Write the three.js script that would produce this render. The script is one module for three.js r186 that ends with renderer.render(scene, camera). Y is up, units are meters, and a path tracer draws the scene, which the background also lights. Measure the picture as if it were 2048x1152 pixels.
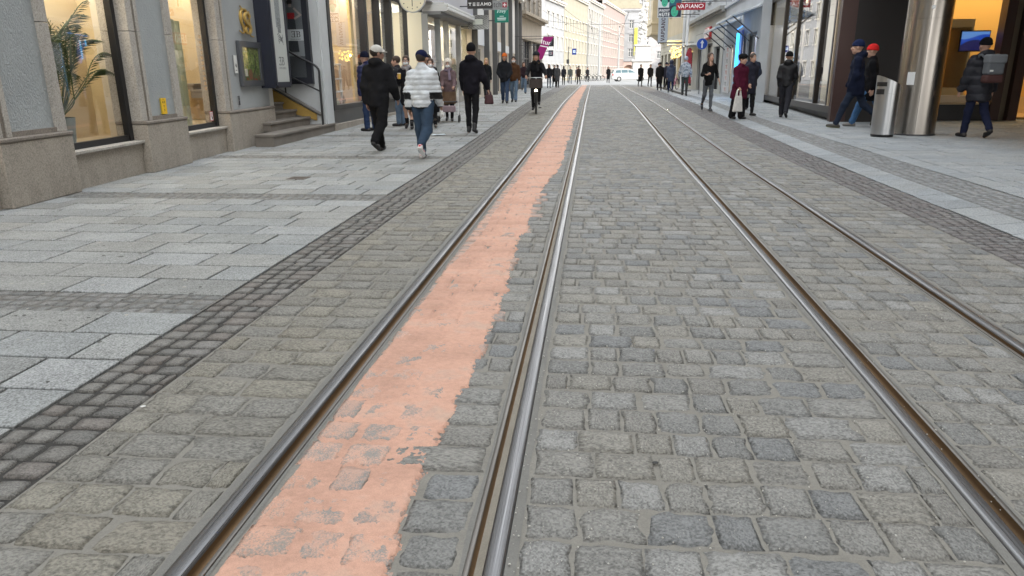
import * as THREE from 'three';
import { mergeGeometries, mergeVertices } from 'three/addons/utils/BufferGeometryUtils.js';
import { RoundedBoxGeometry } from 'three/addons/geometries/RoundedBoxGeometry.js';
import { FontLoader } from 'three/addons/loaders/FontLoader.js';
import { TextGeometry } from 'three/addons/geometries/TextGeometry.js';
import { RectAreaLightUniformsLib } from 'three/addons/lights/RectAreaLightUniformsLib.js';

// ---------- camera, sky, sun, exposure ----------
const CAM_H = 1.36, DEG = Math.PI / 180;
const scene = new THREE.Scene();
const camera = new THREE.PerspectiveCamera(43.88, 2048 / 1152, 0.05, 2500);
camera.rotation.order = 'YXZ';
camera.position.set(0, CAM_H, 0);
camera.rotation.set(-16.729 * DEG, 5.791 * DEG, -0.008);
camera.updateMatrixWorld(true); camera.updateProjectionMatrix();
const renderer = new THREE.WebGLRenderer({ antialias: true });
renderer.toneMapping = THREE.LinearToneMapping;
renderer.toneMappingExposure = 2.15;
renderer.shadowMap.enabled = true;
RectAreaLightUniformsLib.init();
const SUN_DIR = new THREE.Vector3(0.62, 0.38, 0.60).normalize();   // towards the sun: behind the camera, to the right, low winter sun
const sun = new THREE.DirectionalLight(0xfff5e6, 2.0);
sun.position.copy(SUN_DIR).multiplyScalar(250); sun.target.position.set(0, 0, -80);
sun.position.add(sun.target.position);
sun.castShadow = true; sun.shadow.mapSize.set(4096, 4096); sun.shadow.radius = 1.2;
Object.assign(sun.shadow.camera, { left: -150, right: 150, top: 130, bottom: -130, near: 1, far: 700 });
scene.add(sun, sun.target);
{ // pale hazy winter sky: slightly milky towards the horizon and round the sun
  const W = 512, Hh = 256, px = new Float32Array(W * Hh * 4);
  const v = new THREE.Vector3();
  for (let j = 0; j < Hh; j++) for (let i = 0; i < W; i++) {
    const el = ((j + 0.5) / Hh - 0.5) * Math.PI, az = ((i + 0.5) / W - 0.5) * 2 * Math.PI;
    v.set(Math.cos(el) * Math.cos(az), Math.sin(el), Math.cos(el) * Math.sin(az));
    const t = Math.pow(Math.max(0, Math.sin(el)), 0.5), k = (j * W + i) * 4;
    const s = Math.max(0, v.dot(SUN_DIR)), gl = 0.35 * Math.pow(s, 6) + 0.5 * Math.pow(s, 40);
    const c = [[1.08, 1.05, 1.0], [0.81, 0.86, 0.91]];
    for (let q = 0; q < 3; q++) px[k + q] = 2.0 * (c[0][q] + (c[1][q] - c[0][q]) * t) + gl * [1, 0.93, 0.8][q];
    px[k + 3] = 1;
  }
  const sky = new THREE.DataTexture(px, W, Hh, THREE.RGBAFormat, THREE.FloatType);
  sky.mapping = THREE.EquirectangularReflectionMapping; sky.magFilter = sky.minFilter = THREE.LinearFilter; sky.needsUpdate = true;
  scene.background = sky; scene.environment = sky;
}
// ---------- helpers ----------
function rng(seed) { let a = seed >>> 0; return () => { a = (a + 0x6D2B79F5) | 0; let t = Math.imul(a ^ (a >>> 15), 1 | a); t = (t + Math.imul(t ^ (t >>> 7), 61 | t)) ^ t; return ((t ^ (t >>> 14)) >>> 0) / 4294967296; }; }
const R0 = rng(11), rr = (a, b, r = R0) => a + (b - a) * r(), pick = (l, r = R0) => l[Math.floor(r() * l.length)];
const ss = (a, b, x) => { const t = Math.min(1, Math.max(0, (x - a) / (b - a))); return t * t * (3 - 2 * t); };
const clamp = (x, a, b) => Math.min(b, Math.max(a, x)), mix = (a, b, t) => a + (b - a) * t;
const hsh = (x, y, s) => { let h = Math.imul(x, 374761393) ^ Math.imul(y, 668265263) ^ Math.imul(s, 974634541); h = Math.imul(h ^ (h >>> 13), 1274126177); h ^= h >>> 16; return (h >>> 0) / 4294967296; };
function vn(x, y, s = 0, per = 0, pery = per) { // value noise, tiles with period
  let xi = Math.floor(x), yi = Math.floor(y); const fx = x - xi, fy = y - yi, u = fx * fx * (3 - 2 * fx), v = fy * fy * (3 - 2 * fy);
  const w = (a, p) => p ? ((a % p) + p) % p : a;
  const x0 = w(xi, per), x1 = w(xi + 1, per), y0 = w(yi, pery), y1 = w(yi + 1, pery);
  return mix(mix(hsh(x0, y0, s), hsh(x1, y0, s), u), mix(hsh(x0, y1, s), hsh(x1, y1, s), u), v);
}
function vn3(x, y, z, s = 0) { const zi = Math.floor(z), f = z - zi, u = f * f * (3 - 2 * f); return mix(vn(x, y, s + zi * 131), vn(x, y, s + (zi + 1) * 131), u); }
const fb = (u, v, f, o, s) => { let a = 0, k = 0.5, t = 0; for (let i = 0; i < o; i++) { a += k * vn(u * f, v * f, s + i, f); t += k; k *= 0.55; f *= 2; } return a / t; };
function tex(n, metres, fn, srgb = false) {
  const px = new Uint8Array(n * n * 4);
  for (let j = 0; j < n; j++) for (let i = 0; i < n; i++) { let c = fn(i / n, j / n, i, j); if (!c.length) c = [c, c, c]; const k = (j * n + i) * 4; for (let q = 0; q < 3; q++) px[k + q] = clamp(c[q] * 255, 0, 255); px[k + 3] = 255; }
  const t = new THREE.DataTexture(px, n, n); t.wrapS = t.wrapT = THREE.RepeatWrapping; t.magFilter = THREE.LinearFilter; t.minFilter = THREE.LinearMipmapLinearFilter; t.generateMipmaps = true;
  if (srgb) t.colorSpace = THREE.SRGBColorSpace; t.repeat.set(1 / metres, 1 / metres); t.needsUpdate = true; return t;
}
function canvasTex(w, h, draw) { const c = document.createElement('canvas'); c.width = w; c.height = h; const g = c.getContext('2d'); draw(g, w, h); const t = new THREE.CanvasTexture(c); t.colorSpace = THREE.SRGBColorSpace; return t; }
const L = (r, g, b) => new THREE.Color().setRGB(r, g, b);
const mat = (c, rough = 0.8, o = {}) => new THREE.MeshStandardMaterial({ color: Array.isArray(c) ? L(...c) : c, roughness: rough, ...o });
// textures (linear greys around 0.8 that multiply the base colour)
const T = {};
T.sett = tex(512, 0.9, (u, v, i, j) => { const st = vn(u * 24, v * 96, 3, 24, 96); return clamp(0.74 + 0.4 * (fb(u, v, 10, 4, 1) - 0.5) + 0.16 * (st - 0.5) + 0.6 * (vn(u * 140, v * 140, 5, 140) - 0.5) + 0.4 * (hsh(i, j, 9) - 0.5) + (hsh(i, j, 4) > 0.985 ? 0.22 : 0), 0.2, 1); });
T.settBump = tex(512, 0.9, (u, v) => clamp(0.5 * fb(u, v, 12, 5, 21) + 0.14 * vn(u * 20, v * 80, 23, 20, 80) + 0.36 * vn(u * 110, v * 110, 24, 110), 0, 1));
T.granite = tex(512, 1.3, (u, v, i, j) => { const g = vn(u * 150, v * 150, 31, 150), h = hsh(i, j, 32), k = vn(u * 90, v * 90, 34, 90), dr = vn(u * 14, v * 2, 36, 14, 2); return clamp(0.8 + 0.42 * (g - 0.5) + 0.14 * (h - 0.5) + 0.2 * (fb(u, v, 4, 4, 33) - 0.5) + 0.14 * (dr - 0.5) + (k > 0.8 ? -0.14 : 0), 0.12, 1); });
T.speck = tex(512, 0.9, (u, v, i, j) => { const g = vn(u * 150, v * 150, 41, 150), h = hsh(i, j, 42); return clamp(0.76 + 0.72 * (g - 0.5) + 0.3 * (h - 0.5) + 0.34 * (fb(u, v, 4, 5, 43) - 0.5), 0.1, 1); });
T.sand = tex(512, 0.7, (u, v, i, j) => clamp(0.82 + 0.22 * (fb(u, v, 8, 4, 51) - 0.5) + 0.26 * (hsh(i, j, 52) - 0.5) + 0.12 * (vn(u * 120, v * 120, 53, 120) - 0.5), 0, 1));
T.dust = tex(512, 1.1, (u, v, i, j) => { const a = fb(u, v, 5, 5, 55), b = vn(u * 60, v * 90, 56, 60, 90), h = hsh(i, j, 57); const k = 0.86 + 0.4 * (a - 0.5) + 0.12 * (b - 0.5) + 0.2 * (h - 0.5); const g = ss(0.62, 0.8, a) * 0.25; return [k * (1 - g * 0.6), k * (1 - g * 0.1), k * (1 + g * 0.2)].map(q => clamp(q, 0, 1)); });
T.dusted = tex(512, 0.5, (u, v, i, j) => { const a = fb(u, v, 7, 4, 155), b = vn(u * 110, v * 110, 156, 110), h = hsh(i, j, 157), k = ss(0.36, 0.64, 0.55 * a + 0.3 * b + 0.15 * h + 0.02), n = 0.85 + 0.3 * h; return [mix(0.27, 0.54, k) * n, mix(0.247, 0.33, k) * n, mix(0.225, 0.25, k) * n]; });
T.rough = tex(512, 0.8, (u, v) => { const a = vn(u * 70 + 1.5 * vn(u * 20, v * 20, 60, 20), v * 46, 61, 70, 46), b = vn(u * 140, v * 100, 62, 140, 100); return clamp(a * 0.7 + b * 0.3, 0, 1); });
T.plaster = tex(512, 3, (u, v, i, j) => clamp(0.84 + 0.22 * (fb(u, v, 5, 5, 71) - 0.5) + 0.06 * (hsh(i, j, 72) - 0.5), 0, 1));
T.dirt = tex(512, 2.5, (u, v, i, j) => clamp(0.75 + 0.5 * (fb(u, v, 6, 5, 75) - 0.5) + 0.12 * (hsh(i, j, 76) - 0.5), 0, 1));
T.brush = tex(256, 0.5, (u, v) => clamp(0.5 + 0.7 * (vn(u * 128, v * 4, 81, 128, 4) - 0.5) + 0.3 * (vn(u * 64, v * 2, 82, 64, 2) - 0.5), 0, 1));
T.cloth = tex(256, 0.25, (u, v, i, j) => clamp(0.86 + 0.3 * (fb(u, v, 6, 3, 91) - 0.5) + 0.16 * (hsh(i, j, 92) - 0.5), 0, 1));
const tint = (t, s = 1) => { const c = t.clone(); c.repeat.multiplyScalar(s); c.needsUpdate = true; return c; };
// uv in metres from the dominant axis of each face
function mUV(geo) {
  const g = geo.index ? geo.toNonIndexed() : geo, p = g.attributes.position, uv = new Float32Array(p.count * 2);
  const a = new THREE.Vector3(), b = new THREE.Vector3(), c = new THREE.Vector3();
  for (let i = 0; i < p.count; i += 3) {
    a.fromBufferAttribute(p, i); b.fromBufferAttribute(p, i + 1); c.fromBufferAttribute(p, i + 2);
    const n = b.clone().sub(a).cross(c.clone().sub(a)), x = Math.abs(n.x), y = Math.abs(n.y), z = Math.abs(n.z);
    [a, b, c].forEach((q, k) => { const [s, t] = y >= x && y >= z ? [q.x, q.z] : x >= z ? [q.z, q.y] : [q.x, q.y]; uv[(i + k) * 2] = s; uv[(i + k) * 2 + 1] = t; });
  }
  g.setAttribute('uv', new THREE.BufferAttribute(uv, 2)); return g;
}
const taken = {}; let Y0 = 0;
function numbered(n) { const k = taken[n] = (taken[n] ?? -1) + 1; return k ? n + '_' + String(k).padStart(3, '0') : n; }
function shade(o) { o.castShadow = o.receiveShadow = true; return o; }
function merge(list) { const gs = list.flat(9).map(g => { const q = g.index ? g.toNonIndexed() : g; for (const k of Object.keys(q.attributes)) if (!['position', 'normal', 'uv'].includes(k)) q.deleteAttribute(k); if (!q.attributes.uv) mUV(q); return q; }); return gs.length === 1 ? gs[0] : mergeGeometries(gs); }
function part(name, geos, m, parent, label) { const o = shade(new THREE.Mesh(merge([geos]), m)); o.name = name; if (label) o.userData.label = label; parent.add(o); return o; }
function parts(name, list, m, parent) { list.forEach(q => part(name, q, m, parent)); }
function thing(name, label, category, pos = [0, 0, 0], ry = 0, group) { const g = new THREE.Group(); g.name = numbered(name); g.position.set(pos[0], pos[1] + Y0, pos[2]); g.rotation.y = ry; g.userData = { label, category }; if (group) g.userData.group = group; scene.add(g); return g; }
function struct(name, geos, m) { const o = shade(new THREE.Mesh(merge([geos]), m)); o.name = numbered(name); o.userData.kind = 'structure'; scene.add(o); return o; }
function structGroup(name) { const o = new THREE.Group(); o.name = numbered(name); o.userData.kind = 'structure'; scene.add(o); return o; }
// boxes given by two corners; tubes along points; cylinder between two points
const bx = (x0, x1, y0, y1, z0, z1) => mUV(new THREE.BoxGeometry(Math.abs(x1 - x0), Math.abs(y1 - y0), Math.abs(z1 - z0)).translate((x0 + x1) / 2, (y0 + y1) / 2, (z0 + z1) / 2));
function rbx(x0, x1, y0, y1, z0, z1, r = 0.01, seg = 2) { const w = Math.abs(x1 - x0), h = Math.abs(y1 - y0), d = Math.abs(z1 - z0); return mUV(new RoundedBoxGeometry(w, h, d, seg, Math.min(r, w / 2.01, h / 2.01, d / 2.01)).translate((x0 + x1) / 2, (y0 + y1) / 2, (z0 + z1) / 2)); }
const V = (x, y, z) => new THREE.Vector3(x, y, z);
function tube(pts, r = 0.02, seg = 8, n = 0, closed = false) { const c = pts.length === 2 ? new THREE.LineCurve3(V(...pts[0]), V(...pts[1])) : new THREE.CatmullRomCurve3(pts.map(p => V(...p)), closed, 'centripetal'); return new THREE.TubeGeometry(c, n || (pts.length === 2 ? 1 : pts.length * 4), r, seg, closed); }
function cyl(x, y0, y1, z, r0, r1 = r0, seg = 20) { return new THREE.CylinderGeometry(r1, r0, y1 - y0, seg).translate(x, (y0 + y1) / 2, z); }
function rod(p, q, r0, r1 = r0, seg = 8) { const a = V(...p), b = V(...q), l = a.distanceTo(b), g = new THREE.CylinderGeometry(r1, r0, l, seg); g.applyQuaternion(new THREE.Quaternion().setFromUnitVectors(V(0, 1, 0), b.clone().sub(a).normalize())); g.translate(...a.add(b).multiplyScalar(0.5).toArray()); return g; }
function quad(w, h) { return new THREE.PlaneGeometry(w, h); }
// print on a thin board: front face carries the print, uv 0..1
function board(w, h, t, map, rough = 0.5, edge = [0.3, 0.3, 0.3], o = {}) { const g = new THREE.BoxGeometry(w, h, t), m = mat(edge, 0.6), f = new THREE.MeshStandardMaterial({ map, roughness: rough, ...o }); return shade(new THREE.Mesh(g, [m, m, m, m, f, f])); }
function label(parent, name, w, h, t, map, pos, ry = 0, o = {}) { const b = board(w, h, t, map, o.rough ?? 0.5, o.edge ?? [0.3, 0.3, 0.3], o.m ?? {}); b.name = name; b.position.set(...pos); b.rotation.y = ry; parent.add(b); return b; }
class Acc { constructor() { this.p = []; this.n = []; this.u = []; this.c = []; this.i = []; this.k = 0; }
  add(g, M, col, uo = [0, 0]) { const P = g.attributes.position, N = g.attributes.normal, U = g.attributes.uv, nm = new THREE.Matrix3().getNormalMatrix(M), v = new THREE.Vector3();
    for (let i = 0; i < P.count; i++) { v.fromBufferAttribute(P, i).applyMatrix4(M); this.p.push(v.x, v.y, v.z); v.fromBufferAttribute(N, i).applyMatrix3(nm).normalize(); this.n.push(v.x, v.y, v.z); this.u.push(U.getX(i) + uo[0], U.getY(i) + uo[1]); this.c.push(...col); }
    if (g.index) for (let i = 0; i < g.index.count; i++) this.i.push(g.index.getX(i) + this.k); else for (let i = 0; i < P.count; i++) this.i.push(i + this.k); this.k += P.count; }
  geo() { const g = new THREE.BufferGeometry(); g.setAttribute('position', new THREE.Float32BufferAttribute(this.p, 3)); g.setAttribute('normal', new THREE.Float32BufferAttribute(this.n, 3)); g.setAttribute('uv', new THREE.Float32BufferAttribute(this.u, 2)); g.setAttribute('color', new THREE.Float32BufferAttribute(this.c, 3)); g.setIndex(this.i); return g; }
}
const _pv = new THREE.Vector3();
function inFrame(x, y, z, m = 0.03) { _pv.set(x, y, z).applyMatrix4(camera.matrixWorldInverse); if (_pv.z > -0.2) return false; _pv.applyMatrix4(camera.projectionMatrix); return Math.abs(_pv.x) < 1 + m && Math.abs(_pv.y) < 1 + m; }
camera.matrixWorldInverse.copy(camera.matrixWorld).invert();
// surveyed on the level: bring a finished thing to its true distance on the climbing street (real size shrinks with it)
function settle(g, l) { g.position.set(g.position.x * l, CAM_H - (CAM_H - g.position.y) * l, g.position.z * l); g.scale.setScalar(l); g.updateMatrixWorld(true); return g; }
// ---------- ground ----------
// street lines as functions of depth d (world z = -d)
// the street climbs a little between 10 and 32 m
const rise = d => 0.21 * ss(10, 32, d);
const HG = 0.447, END = 72;
const cL = d => -0.70 + 0.0085 * d + 0.00002 * d * d, cR = d => 1.70 + 0.028 * d - 0.00036 * d * d + 0.0000025 * d * d * d;
const slabL = d => -2.27 - 0.0035 * d, gutL = d => -1.9 + 0.003 * d, roadR = d => 3.08 + 0.012 * d, gutR = d => 3.5 + 0.024 * d, slbR = d => 3.82 + 0.028 * d, strR = d => 4.32 + 0.028 * d;
const kerbR = d => Math.max(0, 0.10 - rise(d)), gyR = (x, d) => kerbR(d) * clamp((x - gutR(d)) / 1.1, 0, 1);   // right pavement above the road
const groundAt = (x, d) => rise(d) + gyR(x, d);
function onGround(x, d) { let q = d; for (let i = 0; i < 12; i++) q = d * (CAM_H - groundAt(x * q / d, q)) / CAM_H; return [x * q / d, groundAt(x * q / d, q), -q]; }
const stripGeo = (fa, fb2, d0, d1, step, y) => { // sheet between two street lines
  const p = [], uv = [], ix = []; let n = 0;
  for (let d = d0; d <= d1 + 1e-6; d += step) { const a = fa(d), b = fb2(d), ya = typeof y === 'function' ? y(a, d) : y, yb = typeof y === 'function' ? y(b, d) : y; p.push(a, ya + rise(d), -d, b, yb + rise(d), -d); uv.push(a, -d, b, -d); n++; }
  for (let i = 0; i < n - 1; i++) { const k = i * 2; ix.push(k, k + 1, k + 2, k + 1, k + 3, k + 2); }
  const g = new THREE.BufferGeometry(); g.setAttribute('position', new THREE.Float32BufferAttribute(p, 3)); g.setAttribute('uv', new THREE.Float32BufferAttribute(uv, 2)); g.setIndex(ix); g.computeVertexNormals(); return g.toNonIndexed(); };
const M = {};
M.bed = mat([0.25, 0.236, 0.208], 0.95, { map: tint(T.sand, 1), bumpMap: T.sand, bumpScale: 0.002 });
M.bedDark = mat([0.045, 0.042, 0.038], 0.9, { map: T.sand, bumpMap: T.sand, bumpScale: 0.002 });
M.paveBed = mat([0.025, 0.024, 0.022], 0.95, { map: T.sand });
M.square = mat([0.26, 0.257, 0.252], 0.75, { map: T.dirt });
struct('ground', [new THREE.PlaneGeometry(2400, 2400).rotateX(-Math.PI / 2).translate(0, -0.07, -300)], mat([0.2, 0.2, 0.195], 0.9, { map: T.dirt }));
const DN = -2;
// joints: one bed sheet for each kind of paving, just under the tops of the stones
const road = structGroup('road');
part('joint_sand', [stripGeo(gutL, d => cL(d) - HG, DN, END, 1, -0.007), stripGeo(d => cL(d) - HG + 0.08, d => cL(d) + HG - 0.08, DN, END, 1, -0.0065), stripGeo(d => cL(d) + HG, d => cR(d) - HG, DN, END, 1, -0.0065), stripGeo(d => cR(d) - HG + 0.08, d => cR(d) + HG - 0.08, DN, END, 1, -0.0065), stripGeo(d => cR(d) + HG, roadR, DN, END, 1, -0.0065)], M.bed, road);
const gutter = structGroup('gutter'); part('joint', stripGeo(slabL, gutL, DN, END, 1, -0.011), M.bedDark, gutter);
const gutter2 = structGroup('gutter'); part('joint', stripGeo(roadR, gutR, DN, END, 1, -0.010), mat([0.1, 0.092, 0.088], 0.9, { map: T.sand }), gutter2);
const pavL = structGroup('pavement'); part('joint', stripGeo(() => -10.5, slabL, DN, END + 12, 1, -0.03), M.paveBed, pavL);
const pavR = structGroup('pavement'); part('joint', stripGeo(gutR, d => gutR(d) + 1.1, DN, END + 12, 1, (x, d) => gyR(x, d) - 0.02), M.paveBed, pavR);
part('joint', stripGeo(d => gutR(d) + 1.1, () => 16, DN, END + 12, 1, (x, d) => kerbR(d) - 0.02), M.paveBed, pavR);
const squareG = struct('square_paving', [bx(-140, 140, 0.1, 0.206, -230, -END - 0.02)], M.square);

// stone shapes: irregular outline, worn domed top
function settGeo(seed, nx, nz, dome, round, rough) {
  const r = rng(seed), p = [], ix = [], uv = [], ph = r() * 9, ou = r() * 7, ov = r() * 7;
  for (let j = 0; j <= nz; j++) for (let i = 0; i <= nx; i++) {
    let u = i / nx * 2 - 1, v = j / nz * 2 - 1; const eu = Math.abs(u) > 0.99, ev = Math.abs(v) > 0.99;
    const x = 0.5 * u * (1 - round * v * v * v * v) + (eu ? (vn(v * 3 + ph, 3, seed) - 0.5) * 0.07 : 0), z = 0.5 * v * (1 - round * u * u * u * u) + (ev ? (vn(u * 3 + ph, 8, seed) - 0.5) * 0.09 : 0);
    const y = -dome + dome * (1 - Math.pow(Math.abs(u), 7)) * (1 - Math.pow(Math.abs(v), 7)) + (vn(u * 2.3 + ph, v * 2.3, seed + 5) - 0.5) * rough;
    p.push(x, y, z); uv.push(x * 0.19 + ou, z * 0.17 + ov);
  }
  for (let j = 0; j < nz; j++) for (let i = 0; i < nx; i++) { const k = j * (nx + 1) + i; ix.push(k, k + nx + 1, k + 1, k + 1, k + nx + 1, k + nx + 2); }
  const ring = []; for (let i = 0; i < nx; i++) ring.push(i); for (let j = 0; j < nz; j++) ring.push(j * (nx + 1) + nx); for (let i = nx; i > 0; i--) ring.push(nz * (nx + 1) + i); for (let j = nz; j > 0; j--) ring.push(j * (nx + 1));
  const b = p.length / 3; ring.forEach(k => { p.push(p[k * 3] * 1.03, -0.045, p[k * 3 + 2] * 1.03); uv.push(uv[k * 2] + 0.02, uv[k * 2 + 1] + 0.03); });
  ring.forEach((k, q) => { const q2 = (q + 1) % ring.length; ix.push(k, ring[q2], b + q, ring[q2], b + q2, b + q); });
  const g = new THREE.BufferGeometry(); g.setAttribute('position', new THREE.Float32BufferAttribute(p, 3)); g.setAttribute('uv', new THREE.Float32BufferAttribute(uv, 2)); g.setIndex(ix); g.computeVertexNormals(); return g;
}
const settV = [], settF = [], cubeV = [], cubeF = [];
for (let i = 0; i < 14; i++) { settV.push(settGeo(100 + i, 8, 6, 0.007, 0.02, 0.006)); settF.push(settGeo(200 + i, 3, 3, 0.007, 0.025, 0.005)); cubeV.push(settGeo(300 + i, 4, 4, 0.003, 0.05, 0.003)); cubeF.push(settGeo(400 + i, 2, 2, 0.004, 0.06, 0.003)); }
const chamferSlab = (w, d) => { const c = 0.004, g = new THREE.BufferGeometry(), a = w / 2, b = d / 2, p = [], uv = [], ou = R0() * 5, ov = R0() * 5, ix = [];
  const f = (...q) => { const k = p.length / 3; q.forEach(s => { p.push(...s); uv.push(s[0] + ou, s[2] + ov + s[1]); }); ix.push(k, k + 1, k + 2, k, k + 2, k + 3); };
  const t = [[-a + c, 0, -b + c], [-a + c, 0, b - c], [a - c, 0, b - c], [a - c, 0, -b + c]], e = [[-a, -c, -b], [-a, -c, b], [a, -c, b], [a, -c, -b]], q = e.map(s => [s[0], -0.05, s[2]]);
  f(...t); for (let i = 0; i < 4; i++) { const j = (i + 1) % 4; f(t[i], e[i], e[j], t[j]); f(e[i], q[i], q[j], e[j]); }
  g.setAttribute('position', new THREE.Float32BufferAttribute(p, 3)); g.setAttribute('uv', new THREE.Float32BufferAttribute(uv, 2)); g.setIndex(ix); const o = g.toNonIndexed(); o.computeVertexNormals(); return o; };
// place a list of pieces: the 300 that show largest as meshes, the rest joined
const stoneM = {};
function tones(key, cols, map, bump, bs, rough = 0.8) { return stoneM[key] = { ms: cols.map(c => mat(c, rough, { map, bumpMap: bump, bumpScale: bs })), cols, far: new THREE.MeshStandardMaterial({ color: 0xffffff, vertexColors: true, map, bumpMap: bump, bumpScale: bs, roughness: rough }) }; }
const roadTones = tones('road', [[0.25, 0.244, 0.228], [0.268, 0.26, 0.24], [0.224, 0.222, 0.212], [0.272, 0.258, 0.228], [0.292, 0.288, 0.275], [0.236, 0.226, 0.206], [0.212, 0.215, 0.214], [0.258, 0.248, 0.226]], T.sett, T.settBump, 0.009, 0.78);
const warmTones = tones('warm', [[0.258, 0.243, 0.208], [0.272, 0.254, 0.212], [0.24, 0.228, 0.2], [0.262, 0.242, 0.2], [0.25, 0.24, 0.216], [0.228, 0.215, 0.188]], T.sett, T.settBump, 0.008, 0.82);
const gutTones = tones('gut', [[0.215, 0.205, 0.188], [0.24, 0.23, 0.212], [0.22, 0.2, 0.182], [0.19, 0.184, 0.172], [0.25, 0.24, 0.225]], T.sett, T.settBump, 0.006, 0.78);
const bandTones = tones('band', [[0.26, 0.26, 0.25], [0.29, 0.285, 0.275], [0.23, 0.23, 0.222], [0.275, 0.265, 0.25]], T.sett, T.settBump, 0.005, 0.78);
const bandRTones = tones('bandR', [[0.29, 0.298, 0.3], [0.315, 0.32, 0.322], [0.265, 0.272, 0.276]], T.sett, T.settBump, 0.005, 0.78);
const dustTones = tones('dust', [[1, 1, 1], [0.92, 0.94, 0.95], [0.85, 0.9, 0.93], [1.0, 0.96, 0.93]], T.dusted, T.settBump, 0.009, 0.85);
const porTones = tones('por', [[0.215, 0.2, 0.196], [0.195, 0.184, 0.182], [0.235, 0.222, 0.216], [0.2, 0.182, 0.18], [0.23, 0.225, 0.222]], T.sett, T.settBump, 0.006, 0.75);
const slabTones = tones('slab', [[0.335, 0.345, 0.342], [0.36, 0.365, 0.355], [0.305, 0.317, 0.318], [0.335, 0.335, 0.32], [0.32, 0.328, 0.318], [0.29, 0.292, 0.28], [0.37, 0.378, 0.376]], T.speck, T.speck, 0.0016, 0.8);
const slabRTones = tones('slabR', [[0.32, 0.342, 0.358], [0.345, 0.362, 0.372], [0.295, 0.314, 0.328], [0.33, 0.344, 0.348]], T.speck, T.speck, 0.0014, 0.7);
function lay(parent, name, list, tone, near, far) {
  list.forEach(s => { s.y += rise(-s.z); });
  list.forEach(s => { s.vis = inFrame(s.x, s.y, s.z); s.size = s.w * s.l / Math.pow(Math.hypot(s.x, CAM_H, s.z), 3); });
  const vis = list.filter(s => s.vis).sort((a, b) => b.size - a.size), top = new Set(vis.slice(0, 300)), acc = new Acc(), Mx = new THREE.Matrix4(), q = new THREE.Quaternion(), e = new THREE.Euler(), sc = new THREE.Vector3();
  list.forEach((s, n) => {
    const ti = Math.floor(hsh(n, 7, 77) * tone.ms.length), gi = Math.floor(hsh(n, 8, 78) * 97);
    if (top.has(s)) { const o = shade(new THREE.Mesh(s.g || near[gi % near.length], tone.ms[s.t ?? ti])); o.name = name; o.position.set(s.x, s.y, s.z); o.rotation.set(s.rx || 0, s.ry || 0, s.rz || 0); if (!s.g) o.scale.set(s.w, 1, s.l); parent.add(o); }
    else { e.set(s.rx || 0, s.ry || 0, s.rz || 0); q.setFromEuler(e); Mx.compose(V(s.x, s.y, s.z), q, s.g ? sc.set(1, 1, 1) : sc.set(s.w, 1, s.l)); const v = 0.86 + 0.26 * hsh(n, 5, 71); acc.add(s.g || far[gi % far.length], Mx, tone.cols[s.t ?? ti].map(c => c * v), [hsh(n, 1, 72) * 3, hsh(n, 2, 73) * 3]); }
  });
  if (acc.k) { const o = shade(new THREE.Mesh(acc.geo(), tone.far)); o.name = name + 's'; o.userData.kind = 'stuff'; parent.add(o); }
}
// road setts in rows across the street
const rowsZ2 = [];
{
  const zones = [[gutL, d => cL(d) - HG - 0.064, [], 'verge'], [d => cL(d) - HG + 0.094, d => cL(d) + HG - 0.094, [], 'trackL'], [d => cL(d) + HG + 0.064, d => cR(d) - HG - 0.064, [], 'mid'], [d => cR(d) - HG + 0.094, d => cR(d) + HG - 0.094, [], 'trackR'], [d => cR(d) + HG + 0.064, roadR, [], 'right']];
  const r = rng(5); let d = 0.4;
  while (d < END) {
    const pitch = 0.168 + 0.026 * r(), jz = 0.006 + 0.007 * r(), dc = d + pitch / 2; const rowx = [];
    zones.forEach(([fa, fbb, out], zi) => {
      const a = fa(dc) + 0.006, b = fbb(dc) - 0.006; let x = a; const first = 0.10 + 0.14 * r(); let k = 0;
      while (x < b - 0.04) { let w = k++ ? (zi === 0 ? 0.19 : 0.135) + 0.085 * r() + (r() < 0.12 ? 0.07 : 0) : first; if (b - (x + w) < 0.09) w = b - x; const j = 0.007 + 0.012 * r() * r();
        const s = { x: x + w / 2, y: (r() - 0.5) * 0.006 + (zi === 0 ? 0.0012 : 0.001), z: -dc - (r() - 0.5) * 0.008, w: w - j, l: pitch - jz - (r() < 0.15 ? 0.01 : 0), ry: (r() - 0.5) * 0.04, rx: (r() - 0.5) * 0.03, rz: (r() - 0.5) * 0.03 };
        out.push(s); if (zi === 1) rowx.push([x, w, s.y]); x += w; }
    });
    rowsZ2.push([d, pitch, rowx]); d += pitch;
  }
  const names = ['road_edge', 'track_bed', 'carriageway', 'track_bed', 'road_edge'];
  zones.forEach(([, , out, nm], i) => { const g = structGroup(names[i]); if (i !== 1) lay(g, 'sett', out, i === 0 ? warmTones : roadTones, settV, settF); else { const dusty = s => s.x < cL(-s.z) + 0.12; lay(g, 'sett', out.filter(dusty), dustTones, settV, settF); lay(g, 'sett', out.filter(s => !dusty(s)), roadTones, settV, settF); }; });
}
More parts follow.
